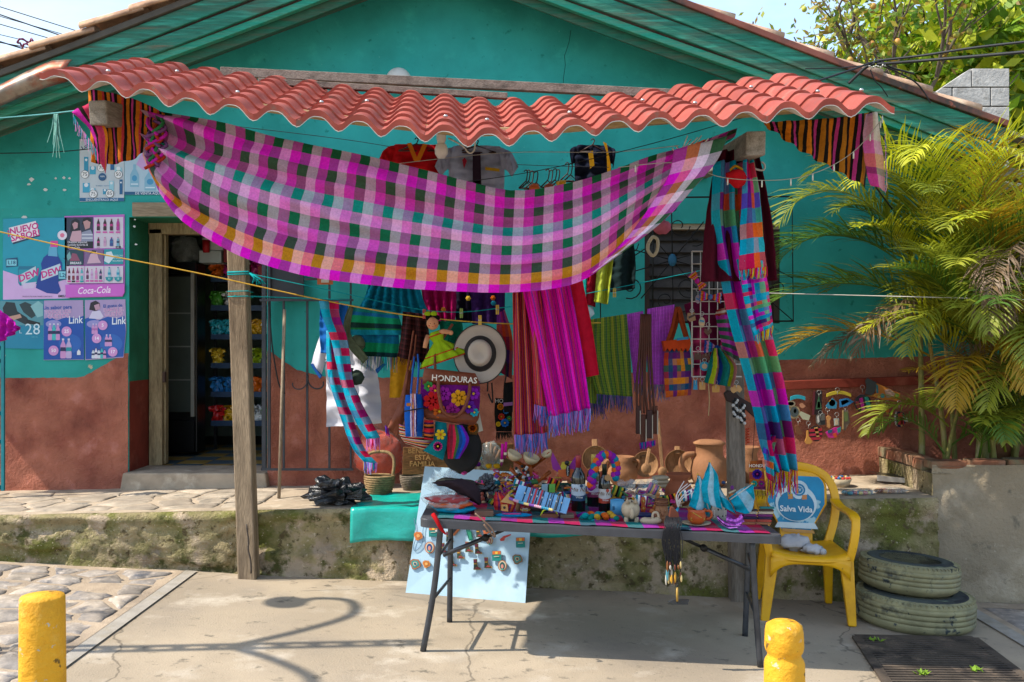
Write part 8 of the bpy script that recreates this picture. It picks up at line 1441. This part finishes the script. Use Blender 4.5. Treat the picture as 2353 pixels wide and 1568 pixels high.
for k in range(20): mb.use(cm(('#7a4a24', '#1f5a8a', '#a8302a', '#b5a06a')[k % 4])).ball(p + Vector((.06 * math.cos(k), .05 * math.sin(k * 1.7), .062)), .013, 7, 5)
mb.build('beads', parent=t)
# ================================================================ PLANTER
rough = mat('planter_render', '#94866f', .95, var=.25, scale=4, bump=1.0, bscale=40, blots=(('#7d705d', 2, .46, .7), ('#a89b86', 3.2, .55, .72), ('#6a6253', 9, .62, .72), ('#b5aa96', 26, .66, .72)), dist=.014)
pn = thing('planter', (4.2, 6.7, gz(3.5)), 'rough cement planter with a brick rim holding the palm', 'planter'); PX, PFY, PT = 2.9, 6.62, .795
def pf(u, v):
 x = lerp(PX, 5.6, u); z = lerp(PT, gz(x) - .05, v); return Vector((x, PFY + .02 * fb((x * 4, z * 5, 2), 1, 5) + .018 * (1 / (1 + math.exp(-40 * (fb((x * 1.3, z * 1.6, 9), 1, 4) - .1)))), z))
mb = MB(); mb.grid(pf, 110, 40); mb.build('front_wall', rough, pn)
mb = MB(); mb.grid(lambda u, v: Vector((PX + .012 * fb((u * 8, v * 6, 3)), lerp(7.6, PFY, u), lerp(PT - .06, gz(2.9) - .05, v))), 30, 20); mb.build('side_wall', moss, pn)
mb = MB(); mb.add([(PX, PFY, PT - .012), (5.6, PFY, PT - .012), (5.6, PFY + .16, PT - .012), (PX, PFY + .16, PT - .012)], [(0, 1, 2, 3)]); mb.add([(PX, PFY, PT - .06), (PX + .13, PFY, PT - .06), (PX + .13, 7.6, PT - .06), (PX, 7.6, PT - .06)], [(0, 1, 2, 3)]); mb.build('rim_bed', rough, pn)
brm = mat('old_brick', '#8a5a42', .95, var=.25, scale=8, bump=.6, bscale=30, blots=(('#6f6a52', 4, .48, .66), ('#a07a62', 6, .55, .7)), rnd=.2, dist=.01)
for k in range(5): MB().box((PX + .055 + .006 * (k % 2), 6.86 + k * .168, PT - .02 + .004 * (k % 3)), (.13, .155, .075), random.uniform(-.04, .04)).build('brick', brm, pn, bevel=.008)
for k in range(8): MB().box((PX + .12 + k * .27, PFY + .075 + .004 * (k % 2), PT + .004 + .006 * (k % 3 - 1)), (.25, .13, .055), random.uniform(-.02, .02)).build('brick', brm, pn, bevel=.01)
mb = MB(); mb.grid(lambda u, v: Vector((lerp(PX + .1, 5.6, u), lerp(7.6, PFY + .1, v), PT - .08 + .03 * fb((u * 9, v * 6, 1)))), 30, 12); mb.build('soil', mat('soil', '#3a2c20', .98, var=.3, scale=12, bump=.8, bscale=30), pn)
p = Vector((Q(2298, 1085, 7.35).x, 7.35, PT - .07)); obj('buried_pot', 'tan clay pot half sunk in the soil among the palm stems', 'pot', lathe_at(p, [(0, 0), (.08, 0), (.14, .1), (.15, .2), (.12, .27), (.1, .28)], 1), tan)
# block gable beyond the roof
bw = thing('block_wall', (4.9, 10, 0), 'raw grey concrete block gable rising behind the roof', 'wall'); cb = mat('concrete_block', '#aaa69f', .95, var=.2, scale=6, bump=.8, bscale=30, blots=(('#bcb8b0', 4, .5, .7), ('#8a867e', 7, .58, .7)), rnd=.12, dist=.015)
BD_ = 10.0; x0, x1 = Q(2120, 0, BD_).x, Q(2322, 0, BD_).x; sl = (Q(2285, 122, BD_), Q(2150, 212, BD_)); a_ = (sl[0].z - sl[1].z) / (sl[0].x - sl[1].x)
for r in range(9):
 z0 = 2.7 + r * .2
 for k in range(-1, 6):
  xa = x1 - (k + 1) * .4 - (.2 if r % 2 else 0); pol = [(max(x0, xa), z0), (min(x1, xa + .4) - .012, z0), (min(x1, xa + .4) - .012, z0 + .188), (max(x0, xa), z0 + .188)]
  if pol[1][0] - pol[0][0] < .03: continue
  pol = clip(pol, -a_, 1, sl[0].z - a_ * sl[0].x)
  if len(pol) > 2: mb = MB(); mb.prism(pol, .19, o=(0, BD_, 0), ax=(1, 0, 0), ay=(0, 0, 1)); mb.build('block', cb, bw, bevel=.006)
MB().box(((x0 + x1) / 2 + .02, BD_ + .11, 2.9), (x1 - x0 - .06, .14, 1.3)).build('mortar_core', cm('#7a766f', .95), bw)
for k in range(4): MB().box((x1 + .3 + (k % 2) * .2, BD_ + .4, 2.9 + k // 2 * .2 + .3), (.39, .19, .19)).build('block', cb, bw, bevel=.006)
# ================================================================ STREET LAMP (beside the picture; its shadow crosses the pavement)
lx, ly = -3.95, 4.42; lm = thing('street_lamp', (lx, ly, gz(lx)), 'black two-armed street lamp beside the cobbled road', 'street lamp'); lz = gz(lx)
for s in (-.035, .035): MB().tube([(lx, ly + s, lz), (lx, ly + s, lz + 4.2)], .022, 8).build('pole', iron, lm)
for k in range(10): MB().beam((lx, ly - .05, lz + 2.3 + k * .2), (lx, ly + .05, lz + 2.3 + k * .2), .05, .03).build('collar', iron, lm)
mb = MB(); mb.lathe([(.16, 0), (.14, .1), (.07, .25), (.05, .5)], (lx, ly, lz), 14); mb.build('base', iron, lm)
for s in (1, -1):
 mb = MB(); mb.tube(smoothpts([(lx, ly, lz + 3.0), (lx, ly + s * .25, lz + 3.35), (lx, ly + s * .55, lz + 3.62), (lx, ly + s * .85, lz + 3.55), (lx, ly + s * .92, lz + 3.3), (lx, ly + s * .84, lz + 3.2)], 24), .03, 8); mb.build('arm', iron, lm)
 mb = MB(); mb.lathe([(.0, .1), (.05, .09), (.13, .0), (.12, -.01), (0, .02)], (lx, ly + s * .84, lz + 3.1), 18); mb.build('lamp_head', iron, lm)
# ================================================================ PALM
leafm = {k: mat('palm_' + k, c, .5, var=.2, scale=5, transl=.35, spec=.4, blots=((c2, 3, .5, .7),)) for k, c, c2 in (('green', '#808a26', '#98982c'), ('deep', '#4a6c20', '#628026'), ('yellow', '#b0b424', '#c4b430'), ('gold', '#a8861c', '#8f7a1c'), ('dry', '#7a6248', '#9a8f80'))}  # sunlit tops coloured in as yellow-green, shaded leaves as deep green
canem = mat('palm_cane', '#7d7a40', .6, var=.25, scale=6, blots=(('#8f8a6a', 4, .5, .68), ('#9a6a1c', 3, .56, .7)))
def frond(base, az, el, L_, droop, kind, parent, npair=34, lw=.0062, rng=random):
 """one feather leaf: an arching rib with leaflets on both sides"""
 pts = []; p = Vector(base); d = Vector((math.cos(az) * math.cos(el), math.sin(az) * math.cos(el), math.sin(el))); n = 22; st = L_ / n
 for i in range(n + 1):
  pts.append(p.copy()); p = p + d * st; d = (d + Vector((0, 0, -droop / n * (.4 + 1.4 * i / n)))).normalized()
 mb = MB(); mb.tube(pts, [lerp(.009, .0025, i / n) for i in range(n + 1)], 4, False)
 for i in range(npair):
  t = .16 + .84 * (i + .5) / npair; k = t * n; j = min(int(k), n - 1); q = pts[j].lerp(pts[j + 1], k - j); tg = (pts[j + 1] - pts[j]).normalized()
  sd = tg.cross(Vector((0, 0, 1))); sd = sd.normalized() if sd.length > .05 else Vector((1, 0, 0)); up = sd.cross(tg)
  ll = L_ * (.36 * math.sin(math.pi * min(1, .18 + .8 * t)) + .05) * rng.uniform(.8, 1.1)
  for s in (-1, 1):
   dv = (sd * s * .7 + tg * .8 + up * rng.uniform(.0, .5)).normalized(); w = lw * rng.uniform(.8, 1.25); c = q.copy(); prev = None; vv = []
   wd = tg.cross(dv).cross(dv).normalized() if True else up
   for m in range(4):
    ww = w * (.5, 1, .8, .06)[m]; vv += [c - wd * ww, c + wd * ww]; c = c + dv * ll / 3; dv = (dv + Vector((rng.uniform(-.16, .16), rng.uniform(-.16, .16), -.1 - .07 * droop))).normalized() if kind != 'dry' else (dv + Vector((rng.uniform(-.5, .5), rng.uniform(-.5, .5), -.9))).normalized()
   mb.add(vv, [(0, 1, 3, 2), (2, 3, 5, 4), (4, 5, 7, 6)])
 return mb.build('frond', leafm[kind], parent)
pt = thing('palm', (3.5, 7.05, .72), 'bushy clump of feathery palms with many canes in the planter', 'palm')
rp_ = random.Random(11)
for k in range(20):
 bx, by_ = lerp(3.02, 4.5, (k + rp_.random()) / 20), rp_.uniform(6.85, 7.38); h = rp_.uniform(.55, 1.5); ln = Vector((rp_.uniform(-.25, .15), rp_.uniform(-.22, .02), 0)); b = Vector((bx, by_, .70))
 P_ = smoothpts([b, b + ln * .35 + Vector((0, 0, h * .5)), b + ln + Vector((0, 0, h))], 8); mb = MB(); r0 = rp_.uniform(.016, .032); mb.tube(P_, [lerp(r0, r0 * .55, i / 8) for i in range(9)], 7); mb.build('cane', canem, pt); top = Vector(P_[-1])
 for j in range(6):
  az = rp_.uniform(math.pi * .72, math.pi * 2.1); el = rp_.uniform(.75, 1.45); kind = rp_.choice(['green', 'green', 'deep', 'yellow', 'yellow', 'green', 'deep', 'gold'] + ['dry'] * (k % 4 == 0))
  if kind == 'dry': el = rp_.uniform(-.3, .5)
  if math.sin(az) > 0: el = max(el, .8)
  frond(top, az, el, rp_.uniform(.8, 1.25), rp_.uniform(1.2, 2.2), kind, pt, rng=rp_)
for k in range(32):
 frond(Vector((lerp(3.05, 4.4, (k + rp_.random()) / 32), rp_.uniform(6.78, 6.98), rp_.uniform(.8, 1.15))), rp_.uniform(3.2, 6.1), rp_.uniform(.7, 1.25), rp_.uniform(.55, .95), rp_.uniform(1.4, 2.4), rp_.choice(['green', 'yellow', 'deep', 'deep', 'gold', 'dry']), pt, npair=28, rng=rp_)
# the long leaves that reach out
for (x, y, d), az, el, L_, dr_, kind in (((2110, 640, 6.95), 3.2, .75, 1.25, 2.0, 'deep'), ((2120, 690, 6.95), 3.1, .35, 1.3, 1.2, 'deep'), ((2080, 560, 6.9), 3.3, .9, 1.2, 2.4, 'green'), ((2140, 820, 6.9), 3.05, .5, 1.15, 1.3, 'gold'), ((2160, 600, 6.85), 3.6, 1.2, 1.2, 2.6, 'yellow'), ((2180, 560, 6.8), 4.0, 1.25, 1.15, 2.8, 'yellow'), ((2230, 560, 6.8), 4.8, 1.2, 1.1, 2.8, 'yellow'), ((2150, 520, 6.85), 3.3, 1.25, 1.05, 2.6, 'yellow'), ((2200, 480, 6.85), 5.6, 1.1, 1.1, 2.4, 'yellow'), ((2290, 560, 6.8), 5.8, 1.1, 1.15, 2.4, 'yellow'), ((2260, 850, 6.8), 4.6, .8, .95, 2.9, 'gold'), ((2240, 870, 6.8), 4.1, .7, .9, 2.9, 'gold'), ((2280, 1010, 6.75), 4.4, .9, .7, 2.6, 'green'), ((2320, 980, 6.75), 4.9, .8, .8, 2.6, 'deep'), ((2180, 980, 6.85), 3.4, .7, .8, 2.2, 'green'), ((2150, 720, 7.1), 3.0, -.1, 1.0, .9, 'dry'), ((2160, 700, 6.9), 3.5, .1, .9, 1.6, 'dry'), ((2330, 600, 6.7), 4.6, .3, .9, 2.0, 'dry'), ((2300, 650, 6.7), 4.2, .2, .8, 2.2, 'dry'), ((2350, 640, 6.65), 4.0, .6, 1.0, 2.4, 'dry'), ((2230, 680, 6.8), 4.4, .5, 1.0, 2.4, 'green'), ((2190, 760, 6.8), 3.9, .6, .9, 2.4, 'green'), ((2340, 800, 6.7), 4.3, .7, .9, 2.4, 'green'), ((2090, 600, 7.0), 2.9, .55, 1.2, 1.6, 'deep'), ((2130, 500, 7.0), 3.0, 1.0, 1.1, 2.2, 'green'), ((2360, 900, 6.7), 3.9, .7, .9, 2.4, 'green')):
 frond(Q(x, y, d), az, el, L_, dr_, kind, pt, rng=rp_, npair=38)
# ================================================================ TREES BEHIND
def tree(name, label, base, h, spread, depth, leaf_n, leaf_l, mats_, seed, fruit=0, bare=.5, trunk_r=.16, lean=0):
 rng = random.Random(seed); t = thing(name, base, label, 'tree'); br = MB(); tips = []
 def grow(p, d, L_, r, k):
  q = [p]; n = 4; pp = p.copy(); dd = d.copy()
  for i in range(n): dd = (dd + Vector((rng.uniform(-.22, .22), rng.uniform(-.22, .22), rng.uniform(-.06, .14)))).normalized(); pp = pp + dd * L_ / n; q.append(pp.copy())
  br.tube(q, [lerp(r, r * .62, i / n) for i in range(n + 1)], 6 if k > 2 else 4, False)
  if k <= 2: tips.extend(q[1:])
  if k == 0: return
  for i in range(3 if k > 1 else 4):
   a = rng.uniform(0, 6.28); sp = rng.uniform(.35, .95); nd = (dd + Vector((math.cos(a) * sp, math.sin(a) * sp, rng.uniform(-.15, .5)))).normalized(); grow(q[rng.choice((2, 3, 4, 4))], nd, L_ * rng.uniform(.6, .82), r * .58, k - 1)
 b = Vector(base); grow(b, Vector((lean, 0, 1)).normalized(), h, trunk_r, depth); br.build('trunk', mat('bark', '#5f5348', .95, var=.3, scale=8, bump=.5, bscale=20), t)
 cr = MB()
 for i in range(leaf_n):
  p = rng.choice(tips) + Vector((rng.gauss(0, spread), rng.gauss(0, spread), rng.gauss(0, spread * .8))); cr.use(rng.choice(mats_)); a = rng.uniform(0, 6.28); l = leaf_l * rng.uniform(.6, 1.3); d = Vector((math.cos(a), math.sin(a), rng.uniform(-1.6, .3))).normalized(); s = d.cross(Vector((rng.uniform(-1, 1), rng.uniform(-1, 1), rng.uniform(-1, 1)))).normalized() * l * .2
  cr.add([p, p + d * l * .5 + s, p + d * l, p + d * l * .5 - s], [(0, 1, 2, 3)])
 cr.build('crown', parent=t)
 if fruit:
  fm_ = mat('fruit_skin', '#9a9a3a', .5, var=.2, scale=6, rnd=.25, blots=(('#b5703a', 3, .55, .7),)); mb = MB(); mb.ball(WORLD[t.name], (.042, .042, .046), 10, 8); f0 = mb.build('fruit', fm_, t)
  for i in range(fruit):
   p = rng.choice(tips) + Vector((rng.uniform(-.2, .2), rng.uniform(-.2, .2), -.12)); M = Matrix.Translation(p - WORLD[t.name])
   if i == 0: f0.matrix_local = M
   else: piece(f0.data, 'fruit', t, M)
lf = lambda k, c: mat('leaf_' + k, c, .55, var=.2, scale=4, transl=.4, spec=.4)
tree('fruit_tree', 'thin leaved fruit tree hung with small round fruit behind the roof', (4.9, 13, -.25), 2.9, .15, 4, 3800, .13, [lf('olive', '#858c26'), lf('amber', '#94882a'), lf('mid', '#66802a'), lf('mid', '#66802a'), lf('rust', '#8f7430')], 5, 110, trunk_r=.14, lean=.05)
tree('mango_tree', 'dense leafy mango tree behind the concrete blocks', (7.5, 15.5, -.35), 3.0, .42, 4, 15000, .3, [lf('mango', '#7da01e'), lf('mango_y', '#a0ac20'), lf('mango_d', '#557a1c'), lf('mango_l', '#b0b82c')], 8, 0, trunk_r=.2)
# ================================================================ WIRES OVERHEAD
wirem = cm('#18191c', .6)
for i, (y0, x1, y1, r) in enumerate(((16, 210, 82, .006), (34, 186, 98, .008), (38, 190, 92, .005), (56, 168, 104, .006), (80, 110, 106, .005), (96, 104, 128, .009), (98, 130, 122, .007), (128, 70, 148, .008), (136, 62, 150, .008), (150, 40, 158, .006))):
 k = (y1 - y0) / x1; mb = MB(); mb.tube([Q(-200, y0 - 200 * k, 11.2), Q(x1 + 60, y1 + 60 * k, 12)], r, 4); tag(mb.build('power_line', wirem), 'thin power line crossing the sky at the upper left', 'power line', 'power lines at the upper left')
mb = MB(); P_ = [Q(62 + 20 * math.cos(a), 99 + 7 * math.sin(a), 11.3) + Vector((0, .04 * math.sin(a * 3), .02 * math.sin(a * 5))) for a in [i * .35 for i in range(72)]]; mb.tube(P_, .012, 5); tag(mb.build('cable_coil', cm('#6a1a44', .5)), 'small dark pink coil of cable caught on the power lines', 'cable coil')
def cable(pts, r, lab): mb = MB(); mb.tube(smoothpts([Q(*p) for p in pts], 40), r, 5); tag(mb.build('power_cable', wirem), lab, 'power cable')
cable([(2015, 140, 6.9), (2120, 128, 6.7), (2240, 110, 6.4), (2400, 92, 6)], .009, 'upper twisted black cable running from the eave to the right'); cable([(2015, 148, 6.88), (2120, 140, 6.7), (2240, 130, 6.4), (2400, 116, 6)], .011, 'lower twisted black cable running from the eave to the right')
cable([(1690, 230, 6.3), (1790, 212, 6.4), (1880, 186, 6.6), (1960, 160, 6.8), (2015, 143, 6.88), (2055, 158, 6.95), (2100, 170, 6.98)], .008, 'grey cable curving from the awning top up to the eave bundle')
cable([(1950, 192, 6.92), (1975, 168, 6.9), (1990, 155, 6.88), (2010, 146, 6.86)], .012, 'short thick black cable end at the eave bundle')
cable([(2015, 146, 6.9), (2070, 170, 6.95), (2110, 195, 6.97), (2138, 236, 6.98)], .006, 'thin black cable dropping down the right eave boards'); cable([(1850, 158, 6.95), (1930, 156, 6.9), (2010, 148, 6.88)], .004, 'thin grey wire along the right eave boards')
cable([(2000, 160, 6.9), (2010, 185, 6.9), (2025, 200, 6.9), (2040, 222, 6.92)], .004, 'thin loose wire hanging from the eave bundle'); cable([(1985, 345, 5.3), (1995, 400, 5.9), (2020, 440, 6.4), (2050, 480, 6.8)], .006, 'dark cable dropping behind the right striped cloth into the palm')
mb = MB()
for k in range(8): mb.tube([Q(1996 + k * 5, 156 + random.uniform(-4, 4), 6.84), Q(2000 + k * 5, 150 + random.uniform(-5, 5), 6.83)], .006, 5)
tag(mb.build('cable_clamp', cm('#a5a39c', .4, metal=.5)), 'shiny wire binding round the cable bundle at the eave', 'clamp')
